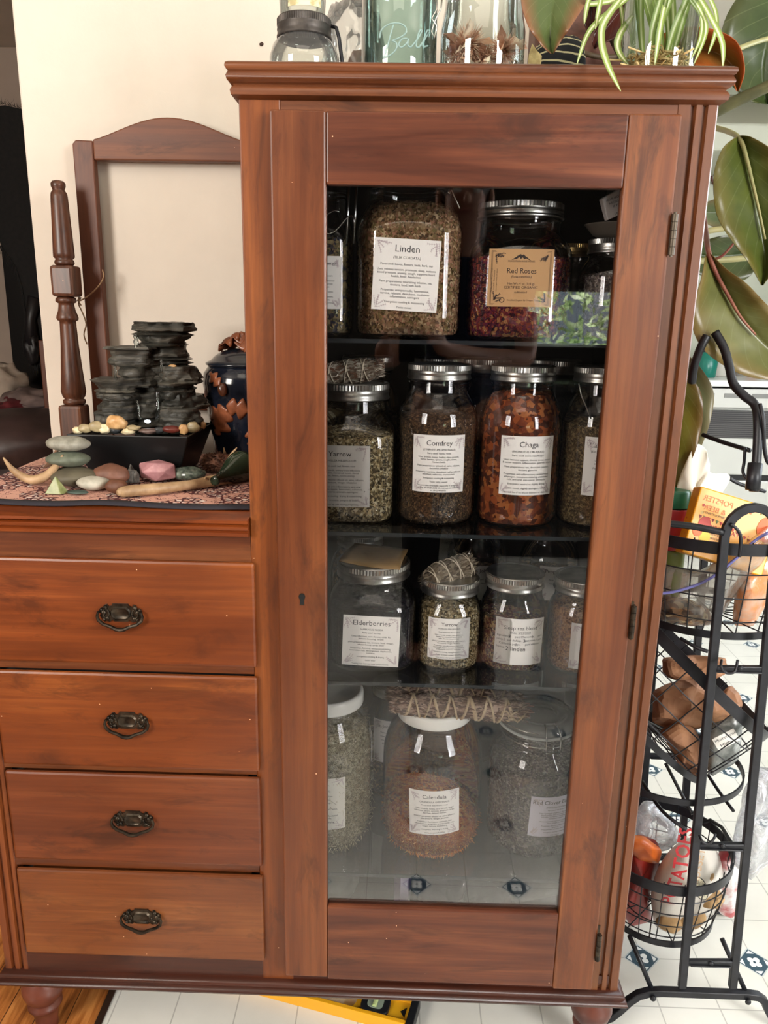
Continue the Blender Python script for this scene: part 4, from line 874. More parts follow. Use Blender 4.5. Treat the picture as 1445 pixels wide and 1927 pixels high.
# striped black cloth pouch, dried leaf, brown box at the back
t=NT('striped_cloth'); v=t.coord(); nz=t.noise(v,9,2); sx=t.n('ShaderNodeSeparateXYZ'); t.l(v,sx.inputs[0])
w_=t.math('FRACT',t.math('MULTIPLY',t.math('ADD',sx.outputs[2],t.math('MULTIPLY',nz,.035)),90)); c=t.mix(t.math('LESS_THAN',w_,.2),C('#0e1016'),C('#b9b08c')); t.bsdf(c,.85,bump=nz,bs=.3)
c0=P(1050,95,.27); bag('striped_pouch','crumpled black pouch with thin cream stripes behind the hanging green leaf',(c0.x,.27,ZT+.058),.040,.04,.056,31,t.mat,cat='pouch',p=3)
mb=MB(); q=P(1004,122,.17); mb.add([q+Vector(p) for p in ((-.008,0,0),(.010,0,0),(.011,.002,.012),(.004,.001,.018),(-.004,-.002,.026),(-.007,.002,.014))],[(0,1,2,3,4,5)]); tag(mb.build('dried_leaf',mottled('straw_leaf','#8d7a4c','#b8a670',80,.8,.3),None,loc=q,solid=.001),'small curled straw coloured dried leaf beside the clear flower jar','leaf')
a,b=P(1008,60,.34),P(1186,60,.34)
bx=thing('wooden_box',(.5*(a.x+b.x),.38,ZT),'tall mauve brown wooden box standing at the back of the cabinet top behind the plants','box')
MB().box(a.x,b.x,.34,.42,ZT,ZT+.22).build('box_body',wood('mauve_wood','X','#6a3d33','#835044','#966054',33,.5),bx,bevel=.003)
# vase with spider plant
a,b=P(1172,90,.11),P(1310,90,.11); cx,cy,r=(a.x+b.x)/2,.115,(b.x-a.x)/2
t=thing('glass_vase',(cx,cy,ZT),'tall clear glass vase of water holding the spider plant roots','vase')
MB().lathe([(r*.5,ZT),(r*.9,ZT+.001),(r*.97,ZT+.006),(r,ZT+.03),(r*1.02,ZT+.18),(r*1.02,ZT+.2)],cx,cy,56,cap=False).lathe([(r*.93,ZT+.004),(.001,ZT+.006)],cx,cy,56,cap=False).build('glass_body',CL2,t,smooth=True)
sp=thing('spider_plant',(cx,cy,ZT+.03),'spider plant with drooping green and white leaves and pale roots in the glass vase','plant')
mb=MB(); rnd=random.Random(51)
for k in range(330):
    p=Vector((cx+rnd.gauss(0,r*.5),cy+rnd.gauss(0,r*.5),ZT+.006+rnd.random()*.036)); pts=[]; d=Vector((rnd.gauss(0,1),rnd.gauss(0,1),rnd.gauss(0,.35))).normalized()
    for j in range(7):
        pts.append(p.copy()); p=p+d*.007; d=(d+Vector((rnd.gauss(0,.35),rnd.gauss(0,.35),rnd.gauss(0,.2)))).normalized()
        h=Vector((p.x-cx,p.y-cy)); 
        if h.length>r*.86: p.x=cx+h.x/h.length*r*.86; p.y=cy+h.y/h.length*r*.86
        p.z=min(max(p.z,ZT+.005),ZT+.046)
    mb.tube(pts,rnd.uniform(.0007,.0014),5)
mb.build('roots',mottled('pale_roots','#b58f55','#e6cf98',40,.6,.2),sp,smooth=True)
t=NT('spider_leaf'); at=t.n('ShaderNodeAttribute',attribute_name='across'); c=t.ramp(at.outputs['Fac'],[(.0,C('#7a8f46')),(.3,C('#9aae5c')),(.42,C('#e9ecc4')),(.58,C('#e9ecc4')),(.7,C('#9aae5c')),(1,C('#7a8f46'))])
p=t.bsdf(c,.4); tr=t.n('ShaderNodeBsdfTranslucent'); t.l(c,tr.inputs[0]); mx=t.n('ShaderNodeMixShader'); mx.inputs[0].default_value=.25; t.l(p.outputs[0],mx.inputs[1]); t.l(tr.outputs[0],mx.inputs[2]); t.l(mx.outputs[0],t.out.inputs[0]); SPL=t.mat
def strap(pts,w,name,mat,parent,tip=True,k=6,fold=.25,base=.5):
    """pts world; width w m; writes attribute across"""
    pts=[Vector(p) for p in smooth_poly([tuple(p) for p in pts],k)]; N=len(pts); mb=MB(); view=None; vs=[];fs=[];ac=[]
    for i,p in enumerate(pts):
        t_=(pts[min(i+1,N-1)]-pts[max(i-1,0)]).normalized(); s=t_.cross(Vector((.1,-1,.15))).normalized(); nn=s.cross(t_)
        u=i/(N-1); ww=w*.5*(min(1,base+u*2.2))*(1-max(0,(u-.55)/.45)**2.2 if tip else 1)+.0003
        for q in (-1,-.5,0,.5,1): vs.append(p+s*ww*q+nn*ww*fold*abs(q)); ac.append((q+1)/2)
    for i in range(N-1):
        for q in range(4): fs.append((i*5+q,i*5+q+1,(i+1)*5+q+1,(i+1)*5+q))
    mb.add(vs,fs); o=mb.build(name,mat,parent,smooth=True); at_=o.data.attributes.new('across','FLOAT','POINT'); at_.data.foreach_set('value',ac); return o
def L(*q): return [P(x,y,Y) for x,y,Y in q]
tops=[(1180,-25,.08),(1210,-20,.10),(1245,-20,.12),(1280,-20,.10)]
sl=[([(1190,-30,.09),(1140,35,.02),(1131,75,-.015),(1142,120,-.04),(1168,172,-.045)],.0125),
 ([(1140,-40,.05),(1128,10,.03),(1120,55,.03)],.008),([(1122,-40,.05),(1106,5,.04),(1099,46,.04)],.008),
 ([(1210,-30,.09),(1165,-2,.06),(1110,8,.05),(1098,2,.05)],.009),([(1205,-20,.10),(1150,20,.08),(1108,60,.06),(1085,122,.05)],.009),
 ([(1260,-30,.09),(1246,30,.062),(1238,80,.060),(1232,122,.062)],.009),
 ([(1290,-20,.08),(1318,20,.08),(1328,60,.08),(1305,122,.07)],.008),([(1290,-10,.10),(1318,30,.10),(1318,70,.09),(1300,112,.08)],.008),
 ([(1300,-30,.08),(1335,30,.05),(1358,80,.04),(1360,126,.035)],.011),([(1320,-30,.08),(1345,20,.07),(1346,60,.06),(1332,102,.055)],.008),
 ([(1190,30,.12),(1166,65,.10),(1163,95,.10),(1184,124,.10)],.012),([(1160,-30,.12),(1172,50,.13),(1158,80,.13),(1170,122,.13)],.008)]
for q,w in sl: strap(L(*q),w*.68,'leaf',SPL,sp)
rnd=random.Random(8)
for k in range(16):
    a=rnd.uniform(0,6.28); x0=cx+r*.5*cos(a); y0=cy+r*.5*sin(a)*.9
    strap([(x0*.6+cx*.4,y0*.6+cy*.4,ZT+.03),(x0,y0,ZT+.07),(cx+r*.8*cos(a+.5),cy+r*.7*sin(a+.5),ZT+.13),(cx+r*.85*cos(a+.7),cy+r*.8*sin(a+.7),ZT+.19)],.008,'leaf',SPL,sp,tip=False,base=.3)
# ---------------------------------------------------------------- rubber plant
rp=thing('rubber_plant',(.34,.80,0),'large leaved rubber plant growing behind the cabinet, its leaves spreading past the right side','plant')
MB().lathe([(.085,0),(.10,.01),(.12,.20),(.13,.205),(.13,.235),(.118,.235),(.115,.21),(.001,.21)],.34,.80,40).build('pot',plain('pot_clay','#6d4030',.7),rp,smooth=True)
def leafmat(nm,c1,c2,ce,vein='#9aa27a'):
    t=NT(nm); at=t.n('ShaderNodeAttribute',attribute_name='across'); al=t.n('ShaderNodeAttribute',attribute_name='along'); v=t.coord(); nz=t.noise(v,14,4)
    c=t.ramp(nz,[(.3,C(c1)),(.7,C(c2))]); d=t.math('ABSOLUTE',t.math('SUBTRACT',at.outputs['Fac'],.5))
    e=t.ramp(t.math('ADD',d,t.math('MULTIPLY',nz,.15)),[(.3,(0,0,0,1)),(.62,(1,1,1,1))]); c=t.mix(t.math('MULTIPLY',e,.8),c,C(ce))
    vv=t.math('LESS_THAN',t.math('FRACT',t.math('ADD',t.math('MULTIPLY',al.outputs['Fac'],9),t.math('MULTIPLY',d,-5))),.07); c=t.mix(t.math('MULTIPLY',vv,.13),c,C(vein))
    p=t.bsdf(c,.32,bump=nz,bs=.15,bd=.004); tr=t.n('ShaderNodeBsdfTranslucent'); t.l(c,tr.inputs[0]); mx=t.n('ShaderNodeMixShader'); mx.inputs[0].default_value=.22; t.l(p.outputs[0],mx.inputs[1]); t.l(tr.outputs[0],mx.inputs[2]); t.l(mx.outputs[0],t.out.inputs[0]); return t.mat
LG=leafmat('leaf_green','#3f4c1e','#5a6428','#7a6a34'); LO=leafmat('leaf_olive','#5c6030','#7a7c46','#8a6a3a'); LGR=leafmat('leaf_grey_green','#5d6b4a','#7d8a66','#8d7a5a'); LRED=leafmat('leaf_orange','#6a5226','#a8682c','#d8622c'); LDK=leafmat('leaf_dark','#33441f','#4b5a30','#4a4a2a'); LTOP=leafmat('leaf_bronze','#4a5a30','#5c6a3c','#9a5a44'); LYL=leafmat('leaf_yellow_green','#5a5a1c','#7d7426','#6a3c28')
def bigleaf(rows,mat,curl=.012,droop=0,bow=0):
    """rows: (px,py,Y,wl_px,wr_px) along the midrib; widths perpendicular to it"""
    N=len(rows); C_=[]
    for i in range(N):
        a=rows[max(i-1,0)]; b=rows[min(i+1,N-1)]; dx_,dy_=b[0]-a[0],b[1]-a[1]; l=math.hypot(dx_,dy_); nx,ny=-dy_/l,dx_/l   # left of travel in image
        x,y,Y,wl,wr=rows[i]; C_.append((x,y,Y,-nx*wl,-ny*wl,nx*wr,ny*wr))
    C_=smooth_poly(C_,5); mb=MB(); vs=[];fs=[];ac=[];al=[]; K=[-1,-.75,-.5,-.25,-.06,0,.06,.25,.5,.75,1]
    for i,(x,y,Y,lx,ly,rx_,ry_) in enumerate(C_):
        for q in K:
            s=abs(q); X_,Y_=(x+lx*s,y+ly*s) if q<0 else (x+rx_*s,y+ry_*s); sc_=min(1,math.hypot(lx,ly)/40+.2) if q<0 else min(1,math.hypot(rx_,ry_)/40+.2)
            vs.append(P(X_,Y_,Y-curl*sc_*(s**1.3)*2+.003*sin(i*.9+q*3)*s+(.002 if s<.05 else 0)-bow*sin(PI*i/len(C_)))); ac.append((q+1)/2); al.append(i/len(C_))
    M_=len(K)
    for i in range(len(C_)-1):
        for k in range(M_-1): fs.append((i*M_+k,i*M_+k+1,(i+1)*M_+k+1,(i+1)*M_+k))
    mb.add(vs,fs); o=mb.build('leaf',mat,rp,smooth=True,solid=.0008)
    for nm,dt in (('across',ac),('along',al)): at_=o.data.attributes.new(nm,'FLOAT','POINT'); at_.data.foreach_set('value',dt)
    return C_
RIB=mottled('midrib','#8a8a5c','#a39c6c',30,.5,.1); RIBR=mottled('red_petiole','#7a4038','#9a6450',30,.45,.1)
def stalk(q,r0,r1,mat=RIB,nm='petiole'):
    p=[Vector(v) for v in smooth_poly([tuple(P(*v)) for v in q],5)]; n=len(p); MB().tube(p,[r0+(r1-r0)*i/(n-1) for i in range(n)],8).build(nm,mat,rp,smooth=True)
bigleaf([(1065,-70,.10,50,50),(1050,-30,.08,62,62),(1040,10,.06,54,60),(1036,50,.05,36,42),(1036,80,.05,18,20),(1039,101,.05,2,2)],LTOP)
bigleaf([(1200,120,.30,5,5),(1262,98,.27,38,30),(1320,92,.25,40,36),(1362,108,.24,38,30),(1384,136,.235,18,14),(1388,172,.23,1,1)],LRED,curl=.02)
bigleaf([(1530,-60,.5,70,60),(1478,10,.45,90,80),(1448,70,.43,82,90),(1436,130,.43,62,80),(1440,178,.43,30,40),(1445,196,.43,2,2)],LDK)
stalk([(1388,92,.34),(1420,80,.36),(1470,66,.40)],.0042,.004); stalk([(1330,218,.40),(1390,188,.38),(1460,156,.36)],.0105,.009,mottled('thick_stem','#4a4a2c','#5f5c38',30,.5,.1),'stem')
stalk([(1400,146,.5),(1430,145,.48),(1470,143,.46)],.005,.005)
r4=[(1391,256,.30,4,4),(1394,268,.295,26,34),(1404,300,.28,54,60),(1413,340,.27,66,72),(1424,390,.26,70,76),(1434,440,.26,56,60),(1440,490,.26,28,34),(1434,537,.26,1,1)]
bigleaf(r4,LG,curl=.016); stalk([(1330,238,.42),(1366,246,.36),(1392,262,.295),(1405,300,.272),(1416,345,.262),(1428,395,.252),(1440,450,.25)],.005,.0014)
r5=[(1332,478,.26,4,4),(1346,515,.25,22,30),(1368,555,.24,42,78),(1392,595,.23,52,92),(1420,628,.23,54,84),(1460,668,.23,48,60),(1510,715,.23,2,2)]
bigleaf(r5,LO,curl=.014); stalk([(1322,400,.34),(1328,440,.30),(1334,478,.255),(1348,515,.243),(1370,556,.232),(1394,597,.222),(1422,630,.222)],.0052,.0015,RIBR)
bigleaf([(1262,655,.36,5,5),(1280,690,.35,30,30),(1288,740,.34,54,40),(1290,790,.34,46,40),(1278,850,.34,34,30),(1262,905,.34,18,14),(1255,950,.34,1,1)],LGR,curl=.01)
bigleaf([(1268,690,.27,4,4),(1274,735,.26,42,30),(1276,785,.26,46,40),(1272,840,.26,38,36),(1264,890,.26,22,26),(1258,945,.26,1,1)],LYL,curl=.008)
bigleaf([(1420,372,.55,3,3),(1385,392,.55,30,24),(1350,400,.55,30,26),(1315,398,.55,12,12),(1295,395,.55,1,1)],LGR)
bigleaf([(1440,470,.60,3,3),(1400,478,.60,46,34),(1350,482,.60,50,36),(1310,480,.6,30,20),(1285,478,.6,2,2)],LDK)
stalk([(1310,438,.5),(1350,432,.5),(1385,428,.5)],.006,.005); stalk([(1300,492,.5),(1345,490,.5),(1405,486,.5)],.0065,.0055); stalk([(1330,492,.45),(1358,482,.43),(1382,456,.42)],.003,.002,RIBR)
bigleaf([(1190,0,.30,3,3),(1168,20,.30,26,14),(1140,55,.30,24,16),(1122,80,.30,8,8),(1118,92,.3,1,1)],leafmat('leaf_maroon','#3a1a16','#5c2c24','#4a201a'))
bigleaf([(1115,0,.29,10,10),(1112,30,.29,16,14),(1110,52,.29,10,8),(1108,66,.29,1,1)],leafmat('leaf_maroon_dark','#2c1412','#43201a','#381814'))
stalk([(1040,60,.32),(1090,96,.30),(1140,108,.30),(1185,100,.31)],.004,.004,mottled('brown_stem','#3a2c1c','#54432c',30,.6,.1),'stem'); stalk([(1150,70,.31),(1165,100,.30),(1185,124,.30)],.005,.004,bpy.data.materials['brown_stem'],'stem')
MB().tube([(.34,.80,.2),(.33,.78,.7),(.32,.70,1.2),(.31,.62,1.45),(.33,.50,1.56),(.38,.44,1.50)],[.016,.015,.013,.011,.009,.007],10).tube([(.32,.70,1.2),(.40,.58,1.25),(.46,.48,1.27)],[.011,.008,.006],8).build('trunk',bpy.data.materials['brown_stem'],rp,smooth=True)
# ================================================================ chest top
t=NT('floral_cloth'); v=t.coord(); a=t.noise(v,34,3,.6,1.5); vo=t.n('ShaderNodeTexVoronoi',_Scale=95.0,feature='DISTANCE_TO_EDGE'); t.l(v,vo.inputs['Vector']); big=t.noise(v,11,2)
vo2=t.n('ShaderNodeTexVoronoi',_Scale=85.0); t.l(v,vo2.inputs['Vector'])
zone=t.math('GREATER_THAN',big,.47); c=t.mix(t.math('MULTIPLY',zone,t.math('LESS_THAN',vo2.outputs['Distance'],.42)),C('#cf9e8c'),C('#e9dcd2'))
c=t.mix(t.math('MULTIPLY',zone,t.math('LESS_THAN',vo.outputs['Distance'],.13)),c,C('#4c1a20')); 
ridge=t.math('LESS_THAN',t.math('ABSOLUTE',t.math('SUBTRACT',a,.5)),.012); c=t.mix(ridge,c,C('#5a1f24')); t.bsdf(c,.85,bump=a,bs=.3,bd=.002)
cl=thing('table_runner',(-.43,.25,.942),'pink floral cloth with maroon print and dark border spread over the chest top','cloth')
ZC_=.9455
def cz(x,y): return ZC_+.0012+.0022*noise.noise(Vector((x*14,y*9,0)))+.003*max(0,noise.noise(Vector((x*6,y*3,5))))*(1 if y<.07 else .3)
def grid(x0,x1,y0,y1,nx,ny,f,dy=lambda x:0):
    vs=[];fs=[]
    for j in range(ny+1):
        for i in range(nx+1):
            x=x0+(x1-x0)*i/nx; y=y0+(y1-y0)*j/ny+dy(x)*(1-j/ny); vs.append((x,y,f(x,y)))
    for j in range(ny):
        for i in range(nx): fs.append((j*(nx+1)+i,j*(nx+1)+i+1,(j+1)*(nx+1)+i+1,(j+1)*(nx+1)+i))
    return vs,fs
ed=lambda x:.004*noise.noise(Vector((x*9,3,1)))+.012*(x+.43)
mb=MB(); mb.add(*grid(-.672,-.2125,.044,.455,60,40,cz,ed)); mb.build('cloth_sheet',t.mat,cl,smooth=True,solid=.0008)
mb=MB(); mb.add(*grid(-.672,-.2125,.030,.044,60,3,lambda x,y:cz(x,y)-.0005-(.0025 if y<.036 else 0),lambda x:ed(x) )); 
BD=plain('cloth_binding','#211e26',.85); mb=MB(); vs=[];fs=[]
for i in range(61):
    x=-.672+(.4595)*i/60; y=.044+ed(x)
    for k,(dy_,dz_) in enumerate(((.001,.0012),(-.006,.0004),(-.009,-.0012),(-.010,-.0034))): vs.append((x,y+dy_,cz(x,y)+dz_))
for i in range(60):
    for k in range(3): fs.append((i*4+k,(i+1)*4+k,(i+1)*4+k+1,i*4+k+1))
mb.add(vs,fs); mb.build('dark_border',BD,cl,smooth=True,solid=.0012)
ZS=ZC_+.003
# mirror frame and post
MF=wood('mirror_frame_wood','Z','#683a2a','#8a4e38','#a46248',41,.5); MFH=wood('mirror_rail_wood','X','#6e3c28','#925236','#ac6a46',42,.5)
mf=thing('mirror_frame',(-.43,.475,.95),'empty arched wooden mirror frame leaning on the cream wall behind the fountain','mirror frame')
fy=lambda u,v,w:Vector((u,.468+w,v)); T_=.018
MB().prism([(-.609,.955),(-.572,.955),(-.5715,1.514),(-.603,1.515),(-.6095,1.508)],fy,T_).build('side_rail',MF,mf,bevel=.0025)
MB().prism([(-.296,.955),(-.257,.955),(-.257,1.508),(-.258,1.515),(-.296,1.514)],fy,T_).build('side_rail',MF,mf,bevel=.0025)
arch=[(-.5715,1.4815)]+[(-.296,1.4815)]+[(x_,1.5145+.0395*(.5+.5*cos(PI*(x_+.433)/.148))**.72 if abs(x_+.433)<.148 else 1.5145) for x_ in [-.296-.2755*k/24 for k in range(25)]]
MB().prism(arch,fy,T_).build('arched_top_rail',MFH,mf,bevel=.0025)
MB().prism([(-.5715,1.030),(-.296,1.030),(-.296,1.062),(-.5715,1.062)],fy,T_).build('lower_rail',MFH,mf,bevel=.0025)
def Zp(y): return 1.44-(y-342)*.000967
ps=thing('turned_post',(-.628,.42,.945),'turned oak post standing upright against the mirror frame on the left','post')
def pp(xc,prof,nm,sq=None):
    mb=MB(); mb.lathe([(r,Zp(y)) for y,r in prof][::-1],xc,.425,32); mb.build(nm,WOAK,ps,smooth=True)
pp(-.6225,[(342,.004),(344,.010),(348,.0125),(353,.0125),(358,.0105),(360,.0105),(364,.0135),(370,.0145),(420,.0165),(470,.0185),(477,.0185),(481,.0145),(483,.0165),(487,.0175),(490,.0165),(492,.014)],'turned_finial')
MB().box(-.6435,-.6005,.4035,.4465,Zp(549),Zp(492)).build('square_block',WOAK,ps,bevel=.006)
pp(-.6255,[(549,.014),(551,.0175),(556,.0185),(559,.0175),(561,.0135),(566,.014),(575,.0155),(583,.0185),(588,.0195),(592,.0185),(594,.0145),(600,.0145),(640,.0160),(690,.0195),(728,.0225),(738,.020),(742,.0165),(744,.0205),(750,.0205),(753,.017)],'turned_shaft')
MB().box(-.650,-.605,.4025,.4475,.9485,Zp(753)).build('square_foot',WOAK,ps,bevel=.006)
mb=MB(); tw=[P(193,508,.463),P(195,520,.458),P(188,535,.456),P(172,552,.456),P(155,564,.455),P(146,566,.452),P(152,560,.450),P(148,572,.450),P(156,590,.452),P(162,610,.454),P(158,630,.454),P(164,648,.455)]
mb.tube(smooth_poly([tuple(p) for p in tw],4),.0013,6); mb.tube(smooth_poly([tuple(p) for p in (P(150,550,.450),P(148,566,.449),P(153,575,.449))],4),.0013,6)
tag(mb.build('twine',mottled('jute_twine','#8a6a4c','#b08e6c',200,.9,.3),None,loc=P(160,560,.45),smooth=True),'thin jute twine knotted around the mirror frame beside the turned post','twine')
# urn
cx,cy=-.2875,.375
un=thing('ceramic_urn',(cx,cy,.949),'dark blue glazed lidded urn with brown oak leaves beside the tall cabinet','urn')
UG=mottled('dark_blue_glaze','#0b0d14','#1c212e',20,.12,.1)
up=[(.050,.949),(.056,.951),(.058,.965),(.064,1.01),(.071,1.06),(.0755,1.095),(.073,1.112),(.066,1.122),(.063,1.126)]
MB().lathe(up,cx,cy,48).build('urn_body',UG,un,smooth=True)
MB().lathe([(.064,1.124),(.069,1.127),(.069,1.130),(.060,1.134),(.052,1.142),(.040,1.150),(.02,1.155),(.001,1.156)],cx,cy,48).build('lid',plain('lid_glaze','#1a1e26',.15),un,smooth=True)
OAKL=mottled('brown_leaf_glaze','#6a3a24','#96583a',50,.3,.4,.001)
def onurn(x,z,o=.0015):
    r=75e-3
    for a,b in zip(up,up[1:]):
        if a[1]<=z<=b[1]: r=a[0]+(b[0]-a[0])*(z-a[1])/(b[1]-a[1])
    x=max(-r*.98,min(r*.98,x)); return Vector((cx+x,cy-math.sqrt(r*r-x*x)-o,z))
def oak(cx_,cz_,L_,ang,mapf,mb,W_=.45):
    n=26; out=[]
    for k in range(n):
        u=k/(n-1); w=W_*L_*(.35+.65*abs(sin(u*PI*2.4)))*sin(PI*min(1,u*.92+.06))**.7; out.append((u*L_,w))
    pts=out+[(a,-b) for a,b in out[::-1]]; ca,sa=cos(ang),sin(ang); R=[(cx_+a*ca-b*sa,cz_+a*sa+b*ca) for a,b in pts]
    vs=[]; m=len(out)
    for k in range(m):
        a,b=R[k]; c_,d=R[2*m-1-k]
        for j in range(5): u=j/4; vs.append(mapf(a*(1-u)+c_*u,b*(1-u)+d*u,.0012+.002*sin(PI*u)))
    fs=[(k*5+j,k*5+j+1,(k+1)*5+j+1,(k+1)*5+j) for k in range(m-1) for j in range(4)]; mb.add(vs,fs)
mb=MB(); 
for a in ((-.022,1.055,.055,-2.0),(-.020,1.060,.045,-.2),(-.03,1.095,.03,2.4),(.02,1.02,.04,-1.2),(.03,1.085,.04,.7),(-.018,1.052,.045,-2.7)): oak(a[0],a[1],a[2],a[3],onurn,mb)
mb.build('leaf_relief',OAKL,un,smooth=True,solid=.0015)
mb=MB(); mb.blob(onurn(-.024,1.088,.004),.0085,.006,.0115,.1); mb.build('acorn_relief',plain('acorn_brown','#4a2818',.25),un,smooth=True)
mb=MB(); rnd=random.Random(6)
for k,a in enumerate((2.9,2.4,1.6,.8,.2,3.6,5)):
    f3=lambda u,v,o,a=a:Vector((cx+cos(a)*u*1-sin(a)*v,cy-.01+(sin(a)*u+cos(a)*v)*.6,1.150+o*2+.028*max(0,1-abs(u)/.05)+(.006*sin(v*200)))) 
    oak(.004,0,.042,0,f3,mb,.5)
mb.blob((cx,cy-.01,1.172),.012,.010,.012,.3); mb.build('leaf_knob',OAKL,un,smooth=True,solid=.0025)
# fountain
fo=thing('tabletop_fountain',(-.45,.28,.948),'dark slate tabletop water fountain in a black rectangular basin','fountain')
BB=plain('black_basin','#0d0e10',.45)
mb=MB(); zb0,zt0=ZS,1.021; bo=[(-.518,.222),(-.372,.222),(-.372,.345),(-.518,.345)]; tp=[(-.548,.200),(-.347,.200),(-.347,.372),(-.548,.372)]; ti=[(-.543,.205),(-.352,.205),(-.352,.367),(-.543,.367)]
vs=[(x,y,zb0) for x,y in bo]+[(x,y,zt0) for x,y in tp]+[(x,y,zt0) for x,y in ti]+[(x,y,zt0-.014) for x,y in ti]
fs=[(3,2,1,0),(12,13,14,15)]+[(k*4+i,k*4+(i+1)%4,(k+1)*4+(i+1)%4,(k+1)*4+i) for k in range(3) for i in range(4)]
mb.add(vs,fs); mb.build('basin',BB,fo,bevel=.002)
t=NT('slate'); v=t.coord((6,6,70)); f=t.noise(v,1.6,6,.65,.6); v2=t.coord((1,1,1)); g=t.noise(v2,22,4)
c=t.ramp(f,[(.3,C('#141414')),(.46,C('#383632')),(.6,C('#5c5850')),(.76,C('#8d877a'))]); c=t.mix(t.math('MULTIPLY',g,.35),c,C('#34382e')); ro=t.ramp(g,[(.4,(.25,.25,.25,1)),(.6,(.6,.6,.6,1))]); t.bsdf(c,ro,bump=f,bs=.9,bd=.004); SLATE=t.mat
def slab(mb,x0,x1,y0,y1,Yc,Yd,seed,tilt=0,taper=.0,dish=0,flare=0):
    a=P(x0,(y0+y1)/2,Yc); b=P(x1,(y0+y1)/2,Yc); zt_=P((x0+x1)/2,y0,Yc).z; zb_=P((x0+x1)/2,y1,Yc).z
    cx_,rx_=(a.x+b.x)/2,(b.x-a.x)/2; n=46; K=max(5,int((zt_-zb_)/.0032)); vs=[];fs=[]; rnd=random.Random(seed); ph=rnd.uniform(0,9)
    lay=0; steps=[]
    for k in range(K+1):
        if k%2==0 or rnd.random()<.3: lay=rnd.uniform(-.2,.08)
        steps.append(lay)
    for k in range(K+1):
        u=k/K; sh=1+steps[k]+flare*(u-.5)-taper*(1-u)
        if k in(0,K): sh*=.93
        for i in range(n):
            q=2*PI*i/n; j=1+.34*noise.noise(Vector((cos(q)*1.3+seed*2.3,sin(q)*1.3,u*1.3+seed)))+.16*noise.noise(Vector((cos(q)*3.3,sin(q)*3.3+seed,steps[k]*22)))+.07*noise.noise(Vector((cos(q)*9,sin(q)*9+seed,steps[k]*60)))
            z=zb_+(zt_-zb_)*u+tilt*cos(q)*.006+.0015*noise.noise(Vector((cos(q)*3,sin(q)*3,k+seed)))
            vs.append((cx_+rx_*cos(q)*sh*j,Yc+Yd*sin(q)*sh*j,z))
    for k in range(K):
        for i in range(n): j=(i+1)%n; fs.append((k*n+i,k*n+j,(k+1)*n+j,(k+1)*n+i))
    base=len(vs); vs+= [(cx_+ (Vector(vs[K*n+i]).x-cx_)*.8, Yc+(Vector(vs[K*n+i]).y-Yc)*.8, vs[K*n+i][2]-dish) for i in range(n)]
    fs+=[(K*n+i,K*n+(i+1)%n,base+(i+1)%n,base+i) for i in range(n)]+[tuple(base+i for i in range(n)),tuple(range(n))[::-1]]
    mb.add(vs,fs)
for i,a in enumerate([(250,362,606,652,.30,.045,1,0,.25,.003,.1),(268,348,640,676,.31,.036,2),(262,358,664,700,.31,.04,3,0,.1),(203,304,652,700,.275,.038,4,0,.45,.003),(232,296,690,726,.285,.034,5),(294,374,688,722,.29,.036,6,0,0,0),(292,368,712,748,.30,.038,7),
    (172,268,712,748,.262,.034,8,0,.35,.002),(190,262,738,800,.272,.032,9,0,.05),(246,330,700,812,.305,.034,10),(306,370,740,780,.30,.036,11),(300,378,768,812,.275,.03,12,0,.1),(182,240,772,812,.26,.026,13),(325,392,742,768,.315,.028,14)]):
    mb=MB(); slab(mb,*a); mb.build('slate_ledge',SLATE,fo,auto=50)
WATER=thin_glass('falling_water',tint='#e6ecec',edge='#ffffff',edgepow=.3)
for q,r_ in (([(256,632,.262),(256,645,.255),(257,660,.256)],.004),([(216,688,.238),(217,700,.233),(218,716,.235)],.0022),([(303,676,.25),(304,690,.246),(304,706,.25)],.002),([(296,735,.262),(296,765,.256),(295,792,.256)],.0024),([(258,752,.262),(261,770,.256),(264,790,.254)],.002)):
    p=smooth_poly([tuple(P(*v)) for v in q],5); MB().tube(p,[r_*(1+.25*sin(i*1.7)) for i in range(len(p))],8).build('water_stream',WATER,fo,smooth=True)
mb=MB(); mb.blob(P(278,793,.235),.0055,.004,.0028,.2); lm=NT('led_light'); em=lm.n('ShaderNodeEmission'); em.inputs[0].default_value=(.9,.95,1,1); em.inputs[1].default_value=2.5; lm.l(em.outputs[0],lm.out.inputs[0]); mb.build('led_lamp',lm.mat,fo,smooth=True)
mb=MB(); mb.box(-.543,-.352,.205,.367,1.006,1.0085); mb.build('water_surface',plain('dark_water','#15191a',.05),fo)
# pebbles in the basin
PB={'o':('#b98a55','#dcb684'),'c':('#c9b58c','#e6d8b4'),'d':('#26282a','#3c3f42'),'t':('#8d7c5c','#b3a27c'),'r':('#5a2420','#7c382e'),'m':('#54423a','#75605a')}
pl=[(219,796,.0165,.0125,'o','large orange tan pebble on the fountain pebbles'),(196,807,.010,.008,'c','cream pebble left of the large orange one'),(216,810,.009,.005,'d','dark pebble below the large orange one'),(241,812,.011,.005,'c','flat cream pebble at the front rim of the basin'),(252,805,.012,.005,'t','flat tan pebble right of the large orange one'),(180,803,.012,.009,'t','brown mottled pebble near the left end of the basin'),(160,806,.013,.007,'t','olive tan pebble at the left rim of the basin'),(146,810,.009,.006,'c','pale pebble at the far left corner of the basin'),(345,808,.0085,.0085,'o','upright tan pebble near the right front corner of the basin'),(364,804,.012,.009,'t','ridged brown pebble beside the right rim of the basin'),(377,800,.010,.008,'o','tan pebble at the back right rim of the basin'),(323,808,.016,.006,'r','dark red flat stone at the front right of the basin'),(280,811,.016,.005,'m','dark brown wet pebble in the middle of the front rim'),(300,809,.009,.005,'d','small black pebble beside the red stone'),(325,690,.007,.004,'o','small tan pebble resting on the right slate ledge')]
